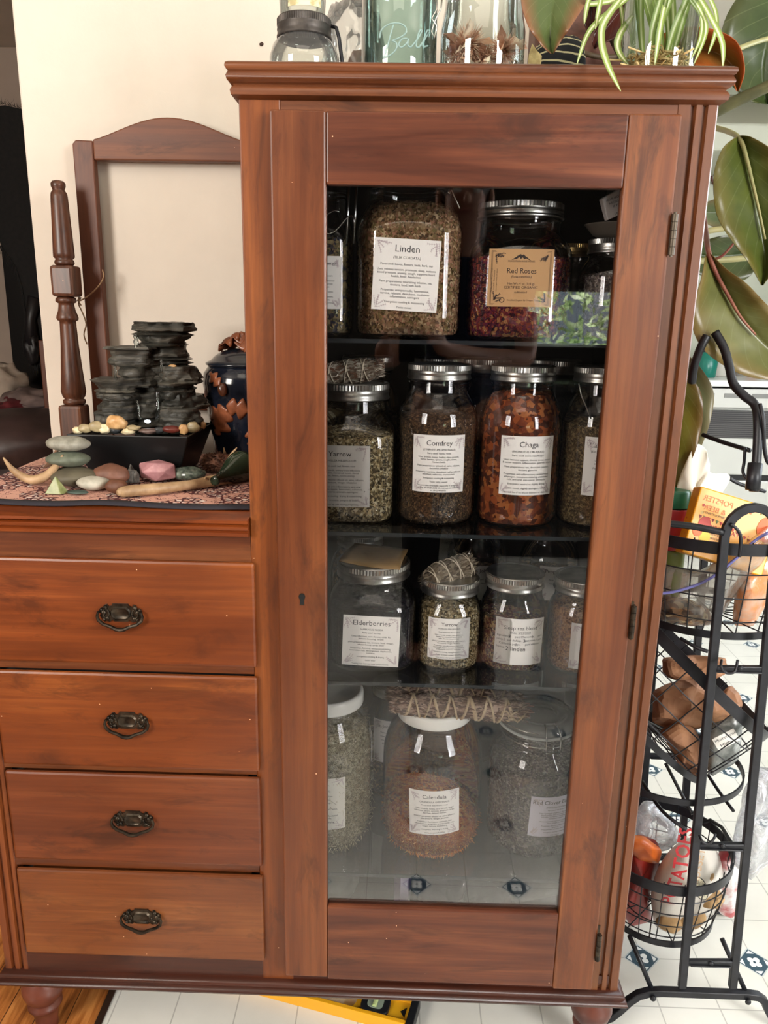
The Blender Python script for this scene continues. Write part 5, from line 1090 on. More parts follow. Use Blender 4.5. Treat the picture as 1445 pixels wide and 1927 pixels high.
for i,(px,py,rx_,rz_,c_,lb) in enumerate(pl):
    Yp=.215 if i<9 or i in(11,12,13) else (.25 if i==9 else .30); 
    if i==14: Yp=.265
    q=P(px,py,Yp); nm='pebble_'+c_; mt_=bpy.data.materials.get(nm) or mottled(nm,*PB[c_],60,.4,.1)
    MBq=MB().blob(q,rx_,rx_*.6,rz_,.18,1.3,18,12,seed=i+3); tag(MBq.build('pebble',mt_,None,loc=q-Vector((0,0,rz_)),smooth=True),lb,'pebble','pebbles in the fountain')
# stones along the front of the runner
def stone(name,lb,px,py,rx_,ry_,rz_,c1,c2,seed,amp=.08,cat='stone',rot=0,z=None,sc_=50,grp=None,rough=.6,p=2):
    q=H(px,py,z or ZS); q=Vector((q.x,q.y+ry_*.6,(z or ZS)+rz_*.98)); MBq=MB().blob(q,rx_,ry_,rz_,amp,1.3,28,18,seed=seed,rot=rot,p=p)
    return q,tag(MBq.build(name,mottled('stone_%s'%c1[1:],c1,c2,sc_,rough,.1),None,loc=(q.x,q.y,q.z-rz_),smooth=True),lb,cat,grp)
g_='stones stacked on the runner'
q,_=stone('river_stone','olive brown oval river stone at the bottom of the three stone stack',134,918,.039,.028,.0155,'#4c4638','#5f5846',71,grp=g_,sc_=25)
def stacked(lb,q,dz,dx_,rx_,ry_,rz_,c1,c2,seed):
    c=Vector((q.x+dx_,q.y,q.z+dz)); MBq=MB().blob(c,rx_,ry_,rz_,.05,1.2,28,18,seed=seed); tag(MBq.build('river_stone',mottled('stone_%s'%c1[1:],c1,c2,90,.6,.15),None,loc=(c.x,c.y,c.z-rz_),smooth=True),lb,'stone',g_); return c
q2=stacked('grey green oval river stone in the middle of the three stone stack',q,.0275,-.008,.034,.025,.0125,'#545a4c','#686e5e',72)
stacked('pale grey speckled oval stone on top of the three stone stack',q2,.0245,.0015,.0345,.025,.0115,'#7c7a6e','#9a978a',73)
stone('river_stone','white speckled oval stone in front of the stone stack',171,924,.026,.017,.0105,'#9a9688','#bdb8a9',74)
stone('flat_stone','thin dark green flat stone beside the green pyramid',143,931,.017,.009,.0028,'#2c3a34','#44544c',75)
stone('river_stone','brown egg shaped stone in front of the black basin',206,916,.029,.020,.0175,'#5f3c2c','#7c5240',76)
stone('river_stone','small reddish brown stone beside the driftwood tip',217,931,.017,.012,.0115,'#54301e','#6f4630',77)
stone('polished_stone','dark green mottled polished stone right of the rose quartz',353,906,.028,.018,.0115,'#2a3430','#6a7468',78,sc_=120,rough=.15)
mb=MB(); b=H(104,930,ZS); A=b+Vector((-.001,.008,.0275)); q=[b+Vector(p) for p in ((-.0165,.0,0),(.009,-.002,0),(.0165,.012,0),(-.008,.018,0))]
mb.add(q+[A],[(0,1,4),(1,2,4),(2,3,4),(3,0,4),(3,2,1,0)]); tag(mb.build('pyramid_stone',mottled('green_calcite','#6f7848','#989b6c',60,.4,.2),None,loc=b,bevel=.001),'small pale green pyramid shaped stone at the left front of the runner','stone')
mb=MB(); b=H(291,910,ZS); mb.rock(b+Vector((0,.018,.018)),.033,.020,.021,12,0,.24); tag(mb.build('rose_quartz',mottled('rose_quartz','#a07074','#cba0a0',40,.3,.5,.003,c3='#b58488'),None,loc=b,bevel=.002),'chunk of rough pink rose quartz in front of the black basin','crystal')
mb=MB(); b=H(243,910,ZS); 
for dx_,h_,r_ in ((0,.030,.006),(.008,.020,.005),(-.006,.016,.005)): mb.lathe([(r_,b.z),(r_*1.05,b.z+h_*.65),(.0004,b.z+h_)],b.x+dx_,b.y+.012,6)
tag(mb.build('crystal_cluster',mottled('smoky_quartz','#2c2824','#8d8a84',60,.12,.1),None,loc=b),'small smoky crystal cluster between the brown stone and the rose quartz','crystal')
# antlers
HORN=mottled('antler_horn','#86684a','#c2a27e',26,.5,.3,.001,c3='#a88a66')
def horn(name,lb,pts,r,mat=HORN,cat='antler'):
    p=[Vector(v) for v in smooth_poly([tuple(v) for v in pts],6)]; n=len(p); rr=smooth_poly([(x,) for x in r],6); rr=[x[0] for x in rr]
    mb=MB().tube(p,rr[:n],14); lo=min(p,key=lambda v:v.z); tag(mb.build(name,mat,None,loc=lo,smooth=True),lb,cat)
b=H(66,915,ZS); Y0=b.y+.01
horn('antler_tine','curved antler tine with both tips pointing up at the far left of the runner',[P(6,861,Y0-.01),P(22,882,Y0-.005),P(42,897,Y0),P(64,903,Y0),P(86,896,Y0-.004),P(103,880,Y0-.012),P(118,857,Y0-.018)],[.0012,.0045,.0062,.0075,.007,.0055,.0015])
horn('antler_tine','second darker antler tine lying behind the stone stack',[P(66,894,.28),P(84,884,.29),P(96,872,.31),P(106,852,.33),P(108,835,.33)],[.002,.005,.006,.004,.001],mottled('dark_horn','#5f4334','#86644c',26,.6,.3,.001))
horn('antler_beam','long pale antler piece lying along the front of the runner',[H(222,929,ZS+.007),H(236,925,ZS+.0085),H(300,919,ZS+.009),H(360,912,ZS+.0085),H(400,905,ZS+.009),H(440,898,ZS+.009),H(462,893,ZS+.008)],[.004,.0085,.0085,.0075,.0095,.0085,.006])
horn('antler_tine','small pointed horn tip beside the bottle neck',[H(398,910,ZS+.004),H(392,903,ZS+.012),H(386,899,ZS+.020)],[.005,.004,.001])
horn('antler_tine','pair of pale pointed horn tips standing behind the green bottle',[P(428,885,.30),P(424,862,.30),P(421,842,.30)],[.006,.004,.001])
horn('antler_tine','flat pale horn blade leaning along the green bottle',[P(420,888,.255),P(434,860,.255),P(446,842,.256)],[.003,.004,.001])
mb=MB(); b=H(404,893,ZS); rnd=random.Random(9); c0=Vector((b.x,b.y+.02,ZS+.017)); mb.blob(c0,.024,.018,.015,.3,3)
for k in range(420):
    d=Vector((rnd.gauss(0,1),rnd.gauss(0,1),rnd.gauss(0,1))).normalized(); q=c0+Vector((d.x*.024,d.y*.018,d.z*.015)); s=d.orthogonal().normalized()*.0012; mb.add([q+s,q-s,q+d*.006],[(0,1,2)])
tag(mb.build('seed_pod',mottled('burr_brown','#3a2218','#6d4632',90,.9,.4),None,loc=(c0.x,c0.y,ZS),smooth=False),'spiky dark brown dried seed pod between the basin and the green bottle','seed pod')
mb=MB(); a=H(402,906,ZS+.012); d=(Vector((-.232,.30,ZS+.034))-a).normalized(); s1=d.orthogonal().normalized(); s2=d.cross(s1); vs=[];fs=[]; pr=[(0,.004),(.001,.0075),(.006,.0078),(.008,.0062),(.030,.0115),(.055,.021),(.078,.0265),(.0835,.027)]
for L_,r_ in pr:
    for i in range(24): q=2*PI*i/24; vs.append(a+d*L_+(s1*cos(q)+s2*sin(q))*r_)
fs=[(k*24+i,k*24+(i+1)%24,(k+1)*24+(i+1)%24,(k+1)*24+i) for k in range(len(pr)-1) for i in range(24)]+[tuple(range(24))[::-1],tuple((len(pr)-1)*24+i for i in range(24))]
mb.add(vs,fs); tag(mb.build('glass_bottle',mottled('dark_green_glass','#0d150f','#2c3a2a',12,.06,.05),None,loc=a,smooth=True),'dark green pear shaped bottle lying on its side against the tall cabinet','bottle')
# ================================================================ wire rack on the right
rk=thing('basket_stand',(.53,.22,0),'black iron three tier stand with round wire baskets right of the cabinet','stand')
def flatbar(pts,w,d,mb=None,m=0):  # rectangular section bar along pts, w in X, d in Y
    mb=mb or MB(); pts=[Vector(p) for p in pts]; vs=[];fs=[]; N=len(pts)
    for i,p in enumerate(pts):
        t_=(pts[min(i+1,N-1)]-pts[max(i-1,0)]).normalized(); s=t_.cross(Vector((0,1,0))).normalized(); n_=Vector((0,1,0))
        for a,b in ((-1,-1),(1,-1),(1,1),(-1,1)): vs.append(p+s*a*w/2+n_*b*d/2)
    for i in range(N-1):
        for k in range(4): fs.append((i*4+k,i*4+(k+1)%4,(i+1)*4+(k+1)%4,(i+1)*4+k))
    fs+=[(3,2,1,0),tuple((N-1)*4+k for k in range(4))]; mb.add(vs,fs,m); return mb
def ladder(dY,full=True):
    mb=MB(); lb=P(1283,1858,.085); lt=P(1363,1010,.095); rb=P(1378,1858,.085); rt=P(1463,1010,.095)
    for v in (lb,lt,rb,rt): v.y+=dY
    arch=[lb,lt]; c=(lt+rt)/2; rr=(rt-lt).length/2
    arch=[lb,lt]+[c+Vector((-rr*cos(a),0,rr*1.15*sin(a))) for a in [PI*k/10 for k in range(1,10)]]+[rt,rb]
    flatbar(arch,.0135,.010,mb)
    for y in (1232,1562,1803):
        u=(1858-y)/(1858-1010); a=lb+(lt-lb)*u; b=rb+(rt-rb)*u; flatbar([a,b],.010,.009,mb); mb.obox(a*.5+b*.5+Vector((0,-.002,-.0035)),(.035,0,0),(0,.006,0),(0,0,.0015)); mb.blob((a+b)/2+Vector((0,-.006,.004)),.005,.004,.004,0)
    zb_=lb.z-.004; y_=lb.y
    foot=[(.385,.006),(.396,.012),(.41,.028),(.425,.048),(.440,.062),(.458,.069),(.48,.071),(.55,.071),(.63,.071),(.648,.069),(.660,.060),(.668,.042),(.678,.024),(.692,.010),(.71,.006)]
    flatbar([Vector((x,y_,z)) for x,z in foot],.013,.013,mb)
    for x in (.463,.628): mb.lathe([(.005,0),(.0055,.003),(.003,.005),(.001,.0055)],0,0,14,fn=lambda v,a,x=x:Vector((x+v.x,y_-.007-v.z,.064+v.y)))
    mb.build('side_ladder',BLACKM,rk,auto=35,bevel=.0015)
ladder(0); ladder(.27)
for x0,x1 in ((.442,.463),(.622,.628)):
    for dY,s_ in ((.004,1),(.266,-1)): MB().tube([(x1,.085+dY,.073),(x0+.012*(-1 if x0<.5 else -2.2),.085+dY+s_*.045,.142)],.0045,8).build('floor_brace',BLACKM,rk,smooth=True)
# upper centre pole, arms and hooks
mb=MB(); q=[P(1345,625,.2),P(1362,655,.19),P(1372,690,.18),P(1380,722,.17),P(1400,745,.16),P(1420,762,.15),P(1426,795,.13),P(1424,860,.115),P(1418,925,.10)]
mb.tube(smooth_poly([tuple(v) for v in q],5),.0068,10); mb.tube([P(1421,872,.112),P(1416,922,.10)],.0105,12)
mb.tube(smooth_poly([tuple(v) for v in (P(1330,632,.2),P(1318,655,.2),P(1306,690,.21),P(1302,720,.22))],5),.0065,10)
mb.build('carry_pole',BLACKM,rk,smooth=True)
def rod(q,r=.0028,nm='hook'): MB().tube(smooth_poly([tuple(P(*v)) for v in q],5),r,8).build(nm,BLACKM,rk,smooth=True)
rod([(1322,818,.2),(1360,832,.17),(1412,848,.13)],.0035,'cross_arm'); rod([(1402,842,.13),(1400,870,.128),(1398,888,.126),(1405,900,.12),(1416,904,.118)],.0024)
rod([(1430,760,.13),(1436,790,.12),(1438,840,.12),(1445,870,.12),(1460,875,.12)],.003); rod([(1240,984,.11),(1300,990,.10),(1362,1002,.092)],.0052,'cross_arm')
rod([(1375,986,.088),(1390,1000,.086),(1394,1020,.086),(1391,1048,.086)],.0026); rod([(1372,900,.3),(1395,912,.3),(1440,925,.3)],.0035,'cross_arm')
rod([(1358,1242,.08),(1357,1255,.07),(1366,1266,.07),(1382,1264,.07),(1388,1242,.08)],.0022); rod([(1316,1572,.08),(1322,1584,.07),(1332,1588,.07),(1342,1580,.07),(1346,1570,.08)],.0022)
rod([(1280,1201,.12),(1310,1218,.10),(1332,1226,.09)],.003,'cross_arm'); rod([(1208,1470,.2),(1245,1525,.13),(1292,1562,.095)],.0032,'cross_arm'); rod([(1252,1436,.16),(1280,1490,.13),(1303,1532,.10)],.003,'cross_arm'); rod([(1332,1458,.2),(1356,1494,.16),(1380,1526,.115)],.003,'cross_arm')
def basket(c,rx,ry,h,rb,tilt,band=.019,lines=3,nsp=22,nm='wire_basket',hd=True):
    c=Vector(c); R=Matrix.Rotation(tilt,3,'Y'); T=lambda x,y,z:c+R@Vector((x,y,z)); mb=MB(); n=56
    e=lambda s,z,k=n:[T(s*rx*cos(2*PI*i/k),s*ry*sin(2*PI*i/k),z) for i in range(k)]
    def bandring(s,z,hh):
        vs=[];fs=[]
        for z_,o in ((z,0),(z+hh,0),(z+hh,.0028),(z,.0028)):
            vs+=[T((s*rx+o)*cos(2*PI*i/n),(s*ry+o)*sin(2*PI*i/n),z_) for i in range(n)]
        for k in range(4):
            for i in range(n): j=(i+1)%n; kk=(k+1)%4; fs.append((k*n+i,k*n+j,kk*n+j,kk*n+i))
        mb.add(vs,fs)
    bandring(1,-band/2,band); bandring(rb,-h-.006,.012)
    prof=lambda u:1-(1-rb)*(u**1.6)
    for k in range(1,lines+1):
        u=k/(lines+.6); mb.tube(e(prof(u),-h*u),.0012,5,closed=True)
    for k in range(nsp):
        a=2*PI*(k+.5)/nsp; mb.tube([T(prof(u)*rx*cos(a),prof(u)*ry*sin(a),-h*u+ (.012 if u==0 else 0)) for u in (0,.25,.5,.75,1)],.0011,5)
    mb.tube(e(rb*.55,-h+.001,32),.0012,5,closed=True)
    for k in range(8):
        a=PI*k/8; mb.tube([T(rb*rx*cos(a),rb*ry*sin(a),-h+.002),T(-rb*rx*cos(a),-rb*ry*sin(a),-h+.002)],.0012,5)
    mb.build(nm,BLACKM,rk,auto=40)
    if hd:
        for s_ in (-1,1):
            q=[T(s_*rx*cos(a),ry*sin(a),z) for a,z in ((-.55,0),(-.45,.014),(-.2,.020),(.2,.020),(.45,.014),(.55,0))]; MB().tube(q,.0034,8).build('basket_handle',BLACKM,rk,smooth=True)
basket((.535,.225,.882),.150,.125,.148,.86,0,hd=False)
pc=P(1352,1322,.10); basket((pc.x+.012,.225,pc.z),.165,.122,.135,.9,math.radians(42),nsp=20,hd=False)
basket((.502,.222,.270),.122,.124,.128,.84,0,hd=True,lines=4)
mb=MB()
for z in (.437,):
    n=48; vs=[];fs=[]
    for z_,o in ((z,0),(z+.011,0),(z+.011,.003),(z,.003)): vs+=[((.495+(.125+o)*cos(2*PI*i/n)),.222+(.122+o)*sin(2*PI*i/n),z_) for i in range(n)]
    for k in range(4):
        for i in range(n): j=(i+1)%n; kk=(k+1)%4; fs.append((k*n+i,k*n+j,kk*n+j,kk*n+i))
    mb.add(vs,fs)
mb.build('support_ring',BLACKM,rk,auto=40)
CLEARW=thin_glass('white_clear_plastic',tint='#f4f6f8',edge='#c8ced6',edgepow=.35,rough=.15,haze=.3,hazecol='#e6e8ee')
ZIPF=thin_glass('zip_bag_film',tint='#ecebe8',edge='#b0aea8',edgepow=.35,rough=.15,haze=.2,hazecol='#c9c2b8')
# ---- contents of the top basket
zb1=.745
YW=NT('yellow_card'); v=YW.coord(); vo=YW.n('ShaderNodeTexVoronoi',_Scale=55.0); YW.l(v,vo.inputs['Vector']); sp_=YW.n('ShaderNodeSeparateColor'); YW.l(vo.outputs['Color'],sp_.inputs[0])
dot=YW.math('LESS_THAN',vo.outputs['Distance'],.17); YW.bsdf(YW.mix(dot,C('#f2a818'),YW.ramp(sp_.outputs[0],[(0,C('#d9522c')),(.4,C('#e8902c')),(.7,C('#c9a02c'))],'CONSTANT')),.35)
fm=flatmap(P(1372,990,.17),P(1445,967,.17)-P(1310,925,.17),P(1310,925,.17)-P(1292,1010,.15))
gp=thing('gift_package',(.50,.17,.80),'bright yellow birthday themed package standing in the top basket','package')
MB().prism([(-.062,-.062),(.075,-.062),(.075,.048),(-.062,.048)],lambda u,v,w:fm(u,v,-.028+w),.028).build('package_body',YW.mat,gp,bevel=.002)
mb=MB(); mir=lambda u,v,w:fm(-u,v,w)
put_text(mb,'POPSTER',.013,.028,.028,mir,0,maxw=.05); put_text(mb,'& BEER',.012,.030,.014,mir,0,maxw=.04); put_text(mb,'BIRTHDAY',.011,-.006,-.014,fm,1)
for k,s_ in enumerate(['Nothing wonderful to eat from','the very special birthday mix','contains treats']): put_text(mb,s_,.0058,-.022+.004*k,-.022-k*.0065,fm,2,maxw=.05)
put_text(mb,'CONFETTI POPPING CORN',.005,-.022,.008,fm,2,maxw=.05); put_text(mb,'2',.010,-.034,-.015,fm,2)
for k in range(15):
    u=-.050+.0072*k; v_=.004-.00014*k*k*.9+(.0003*k); s=.0035
    mb.add([fm(u-s*.8,v_,.0008),fm(u+s*.8,v_-.001,.0008),fm(u,v_-s*1.7,.0008)],[(0,2,1)],[3,4,1][k%3])
def disc(c,r,m,w=.0009,n=20): mb.add([fm(c[0]+r*cos(2*PI*i/n),c[1]+r*1.15*sin(2*PI*i/n),w) for i in range(n)],[tuple(range(n))],m)
disc((-.040,-.008),.010,1); disc((-.002,-.022),.007,1); disc((.062,.012),.018,5); disc((-.048,-.022),.008,5); disc((-.034,-.028),.009,6,.0008); disc((.028,.030),.0018,5); disc((.045,.034),.0014,4); disc((-.05,.02),.002,1)
mb.build('printed_text',[plain('orange_print','#e07a32',.5),plain('red_print','#c23a2c',.5),plain('brown_print','#4a3420',.5),plain('maroon_print','#8c2a22',.5),plain('olive_print','#6d7a3a',.5),plain('orange_disc','#ec6a24',.5),plain('pale_yellow_print','#f4cc3c',.5)],gp)
# paper towel / white cloth
mb=MB(); n=16; c0=P(1310,930,.25)
ol=[(1268,1010),(1262,960),(1275,905),(1290,870),(1305,835),(1314,832),(1334,848),(1331,860),(1338,874),(1332,890),(1346,892),(1365,889),(1376,895),(1372,908),(1360,925),(1340,950),(1330,990),(1310,1012)]
cen=(1308,935); vs=[];fs=[]
RR=[1,.8,.55,.3,.02]
for k,s in enumerate(RR):
    for i,(x,y) in enumerate(ol): vs.append(P(cen[0]+(x-cen[0])*s,cen[1]+(y-cen[1])*s,.25-.022*(1-s)-.010*sin(i*2.1+k*.8)*s-.008*sin(i*.9)))
m_=len(ol)
for k in range(len(RR)-1):
    for i in range(m_): fs.append((k*m_+i,k*m_+(i+1)%m_,(k+1)*m_+(i+1)%m_,(k+1)*m_+i))
mb.add(vs,fs); tag(mb.build('paper_towel',plain('tissue_white','#ece9dc',.85),None,loc=P(1310,1010,.25),smooth=True,solid=.002,subsurf=1),'crumpled white paper towel sticking up behind the yellow package','paper towel')
bt=thing('plastic_bottle',P(1258,1040,.235),'bottle with green ribbed cap and red label standing in the top basket beside the cabinet','bottle')
c=P(1262,1000,.235); z0=zb1
MB().lathe([(.024,z0),(.027,z0+.01),(.027,.835),(.027,.848)],c.x,.235,28).build('bottle_body',plain('bottle_olive','#5f6a2c',.3),bt,smooth=True)
MB().lathe([(.0285,.845),(.0295,.85),(.0295,.912),(.028,.915)],c.x,.235,28,cap=False).build('label',plain('red_label','#a3262c',.35),bt,smooth=True)
MB().lathe([(.022,.914),(.0245,.916),(.0245,.942),(.022,.945)],c.x,.235,28).build('cap',plain('green_cap','#1c6a4a',.35),bt,auto=40)
KCR=[0]
def sack(name,lb,pts,Y,d,mat,cat='bag',seed=0,sub=1,amp=.006,loc=None,rings=(1,.86,.6,.3,.03)):
    """pillow shaped bag: outline pixels give its silhouette at depth Y, it bulges d both ways"""
    N=len(pts); cx_=sum(p[0] for p in pts)/N; cy_=sum(p[1] for p in pts)/N; mb=MB(); vs=[];fs=[]
    for sg in (-1,1):
        for k,s in enumerate(rings):
            for i,(x,y) in enumerate(pts):
                q=P(cx_+(x-cx_)*s,cy_+(y-cy_)*s,Y+sg*d*(1-s*s)**.5); q.y+=(amp*noise.noise(q*38+Vector((seed,0,0)))+(amp*.9*(abs(noise.noise(q*22+Vector((0,seed,4))))*2-.5) if name=='paper_bag' else 0))*(1 if s<1 else 0); q.x+=amp*.5*noise.noise(q*60+Vector((0,seed,0))); vs.append(q)
    K=len(rings)
    for h_ in (0,1):
        for k in range(K-1):
            for i in range(N):
                f=(h_*K*N+k*N+i,h_*K*N+k*N+(i+1)%N,h_*K*N+(k+1)*N+(i+1)%N,h_*K*N+(k+1)*N+i); fs.append(f if h_ else f[::-1])
    for i in range(N): fs.append((i,(i+1)%N,K*N+(i+1)%N,K*N+i))
    fs.append(tuple((K-1)*N+i for i in range(N))[::-1]); fs.append(tuple((2*K-1)*N+i for i in range(N)))
    mb.add(vs,fs); lo=min(vs,key=lambda v:v.z); o=mb.build(name,mat,None,loc=lo,smooth=(name!='paper_bag'),subsurf=sub); return tag(o,lb,cat)
def dens(pts,k=3):
    o=[]; N=len(pts)
    for i in range(N):
        a,b=pts[i],pts[(i+1)%N]
        for j in range(k): o.append((a[0]+(b[0]-a[0])*j/k+random.uniform(-1.2,1.2),a[1]+(b[1]-a[1])*j/k+random.uniform(-1.2,1.2)))
    return o
TRAIL=herb('trail_mix',['#7a5e46','#a58a68','#4c382a','#c9b48c','#8d6a4c','#3a2a22'],90)
sack('trail_mix','heap of brown trail mix in the bottom of the zip bag in the top basket',dens([(1236,1168),(1240,1130),(1262,1122),(1290,1125),(1335,1145),(1342,1172),(1300,1180)]),.19,.05,TRAIL[0],'trail mix',3)['kind']='stuff'
sack('zip_bag','clear zip bag with a purple blue seal leaning in the top basket',dens([(1236,1175),(1240,1060),(1300,1085),(1375,1040),(1448,985),(1462,1000),(1440,1060),(1380,1120),(1350,1178)]),.175,.055,ZIPF,seed=5,amp=.012)
mb=MB(); mb.tube(smooth_poly([tuple(P(*v)) for v in ((1238,1117,.13),(1275,1112,.122),(1330,1092,.115),(1380,1055,.112),(1420,1018,.115),(1450,1000,.12))],5),.0024,6)
tag(mb.build('bag_seal',plain('purple_seal','#6a6aa8',.35),None,loc=P(1330,1092,.115),smooth=True),'purple blue zip strip curving across the clear bag in the top basket','zip strip')
sack('snack_bag','crinkled clear bag with pink and orange print at the right of the top basket',dens([(1378,1178),(1385,1100),(1398,1060),(1440,1050),(1462,1085),(1440,1150),(1420,1180)]),.19,.04,mottled('printed_film','#c9a48c','#e8d6c8',22,.25,.4,.003,c3='#d98d5a'),seed=8,amp=.010)
# ---- middle basket: paper bags and zip pouch
t=NT('brown_paper_bag'); v=t.coord(); nz=t.noise(v,8,4); vo=t.n('ShaderNodeTexVoronoi',_Scale=26.0); vm=t.n('ShaderNodeVectorMath',operation='ADD'); nn2=t.n('ShaderNodeTexNoise',_Scale=12.0); t.l(v,nn2.inputs['Vector']); vs_=t.n('ShaderNodeVectorMath',operation='SCALE'); vs_.inputs['Scale'].default_value=.05; t.l(nn2.outputs['Color'],vs_.inputs[0]); t.l(v,vm.inputs[0]); t.l(vs_.outputs[0],vm.inputs[1]); t.l(vm.outputs[0],vo.inputs['Vector'])
t.bsdf(t.ramp(nz,[(.3,C('#7d5238')),(.7,C('#a87a56'))]),.75,bump=vo.outputs['Distance'],bs=1.0,bd=.02); KB=t.mat
sack('paper_bag','folded brown paper bag lying highest at the back of the tilted basket',dens([(1244,1238),(1300,1232),(1365,1238),(1372,1262),(1340,1282),(1290,1285),(1246,1272)]),.28,.03,KB,seed=11,amp=.012)
sack('paper_bag','crumpled brown paper bag in the middle of the tilted basket',dens([(1228,1300),(1262,1282),(1310,1278),(1345,1300),(1395,1330),(1385,1350),(1320,1372),(1270,1378),(1225,1360)]),.22,.05,KB,seed=12,amp=.016)
sack('paper_bag','long brown paper bag standing lowest in the tilted basket',dens([(1240,1375),(1275,1352),(1310,1368),(1325,1420),(1332,1462),(1300,1465),(1280,1445),(1255,1400)]),.20,.04,KB,seed=13,amp=.014)
sack('paper_bag','brown paper bag with an open folded top at the right of the tilted basket',dens([(1340,1320),(1372,1288),(1392,1302),(1396,1325),(1388,1345),(1345,1368),(1325,1362)]),.25,.03,KB,seed=14,amp=.012)
o=sack('zip_pouch','clear zip pouch with handwriting and pale contents in the tilted basket',dens([(1335,1362),(1390,1338),(1400,1352),(1394,1400),(1388,1432),(1340,1462),(1332,1450),(1328,1400)]),.19,.022,mottled('pouch_film','#8d908c','#c4c8c6',16,.25,.4,.003,c3='#5c605e'),seed=15,amp=.006)
lp_=thing('paper_note',P(1368,1392,.15),'white handwritten note inside the clear zip pouch of the tilted basket','note')
fm=flatmap(P(1366,1392,.156),P(1392,1378,.156)-P(1345,1402,.156),Vector((0,0,1))); mb=MB(); sheet(mb,.040,.026,fm); lo=mb.build('note_sheet',PAPER,lp_); mb=MB(); put_text(mb,'Mushrooms',.0085,.001,.003,fm,maxw=.037); put_text(mb,'High',.010,-.004,-.009,fm); mb.build('handwriting',INKB,lo)
# ---- bottom basket
sack('snack_bag','orange and dark red snack bag at the left of the bottom basket',dens([(1180,1580),(1205,1568),(1235,1582),(1246,1610),(1232,1650),(1222,1700),(1226,1735),(1186,1745),(1172,1720),(1178,1640)]),.24,.05,mottled('red_film','#7c1c1c','#a83222',9,.35,.3,.003),seed=21,amp=.01)
sack('carrot_bag','orange printed vegetable bag lying over the red one in the bottom basket',dens([(1184,1572),(1212,1572),(1246,1600),(1240,1625),(1205,1622),(1182,1600)]),.20,.03,mottled('orange_film','#c95a1c','#e8853a',14,.35,.3,.003),seed=22,amp=.008)
pb=sack('potato_bag','white and clear potato bag with big red lettering in the bottom basket',dens([(1230,1745),(1222,1690),(1232,1640),(1258,1600),(1290,1575),(1330,1580),(1356,1610),(1362,1660),(1352,1720),(1320,1758),(1270,1762)],2),.20,.065,mottled('potato_film','#cfc9c0','#e6e2da',10,.25,.4,.004),seed=23,amp=.010)
tx=thing('bag_lettering',(.46,.13,.3),'x','x'); bpy.data.objects.remove(tx)
ax_=P(1268,1690,.128); top_=P(1298,1580,.135)
fm=flatmap(P(1276,1640,.128),top_-ax_,-(Vector((1,0,.25)))) 
mb=MB(); put_text(mb,'POTATOES',.036,.004,-.012,lambda u,v,w:fm(u,v,w+.004-abs(u)*.18),0,maxw=.150); put_text(mb,'RUSSET',.020,.020,-.034,lambda u,v,w:fm(u,v,w+.010-abs(u)*.15),1,maxw=.085)
q=mb.build('bag_lettering',[plain('red_ink','#b02a30',.4),plain('tan_ink','#bda286',.4)],None,loc=pb.location); q.parent=pb; q.location=(0,0,0); 
fm=flatmap(P(1318,1672,.126),Vector((.45,0,-1)),Vector((1,0,.45))); mb=MB(); n=28
mb.add([fm(.026*cos(2*PI*i/n),.012*sin(2*PI*i/n),0) for i in range(n)],[tuple(range(n))]); mb.add([fm(.024*cos(2*PI*i/n),.0105*sin(2*PI*i/n),.0004) for i in range(n)],[tuple(range(n))],1)
put_text(mb,'CERTIFIED',.0062,0,.0035,fm,0,w=.0009); put_text(mb,'INDEPENDENTLY',.0045,0,-.001,fm,0,w=.0009); put_text(mb,'GROWN',.0045,0,-.006,fm,0,w=.0009)
q=mb.build('oval_sticker',[INKB,plain('cream_sticker','#e6dfc6',.5)],None,loc=pb.location); q.parent=pb; q.location=(0,0,0)
for i,(px,py,r_) in enumerate(((1322,1640,.022),(1335,1690,.024),(1300,1725,.026),(1262,1735,.024))):
    q=P(px,py,.165); tag(MB().blob(q,r_,r_*.75,r_*.8,.15,1.3,20,14,seed=i).build('potato',mottled('potato_skin','#9a7a50','#b8966a',40,.7,.2),None,loc=q-Vector((0,0,r_*.8)),smooth=True),['potato showing behind the upper part of the potato bag','potato behind the right side of the potato bag','potato low in the middle of the potato bag','potato low at the left of the potato bag'][i],'potato','potatoes in the bag')
rb_=sack('bread_bag','clear bag with red and blue print at the right of the bottom basket',dens([(1352,1720),(1345,1650),(1352,1600),(1375,1585),(1400,1610),(1412,1640),(1398,1690),(1380,1730)]),.24,.04,mottled('red_white_film','#e2dfe0','#b83a44',9,.3,.3,.003,lo=.42,hi=.5),seed=24,amp=.01)
sack('plastic_bag','big crumpled clear plastic bag hanging over the right end of the bottom basket',dens([(1385,1640),(1372,1600),(1385,1540),(1400,1470),(1420,1440),(1470,1450),(1480,1560),(1450,1620),(1415,1660)],3),.22,.06,CLEARW,seed=25,amp=.03)
sack('plastic_bag','crumpled clear bag standing up behind the orange bag in the bottom basket',dens([(1196,1580),(1192,1540),(1210,1505),(1235,1512),(1262,1540),(1285,1572),(1262,1600),(1225,1605)],3),.26,.04,CLEARW,seed=26,amp=.03)
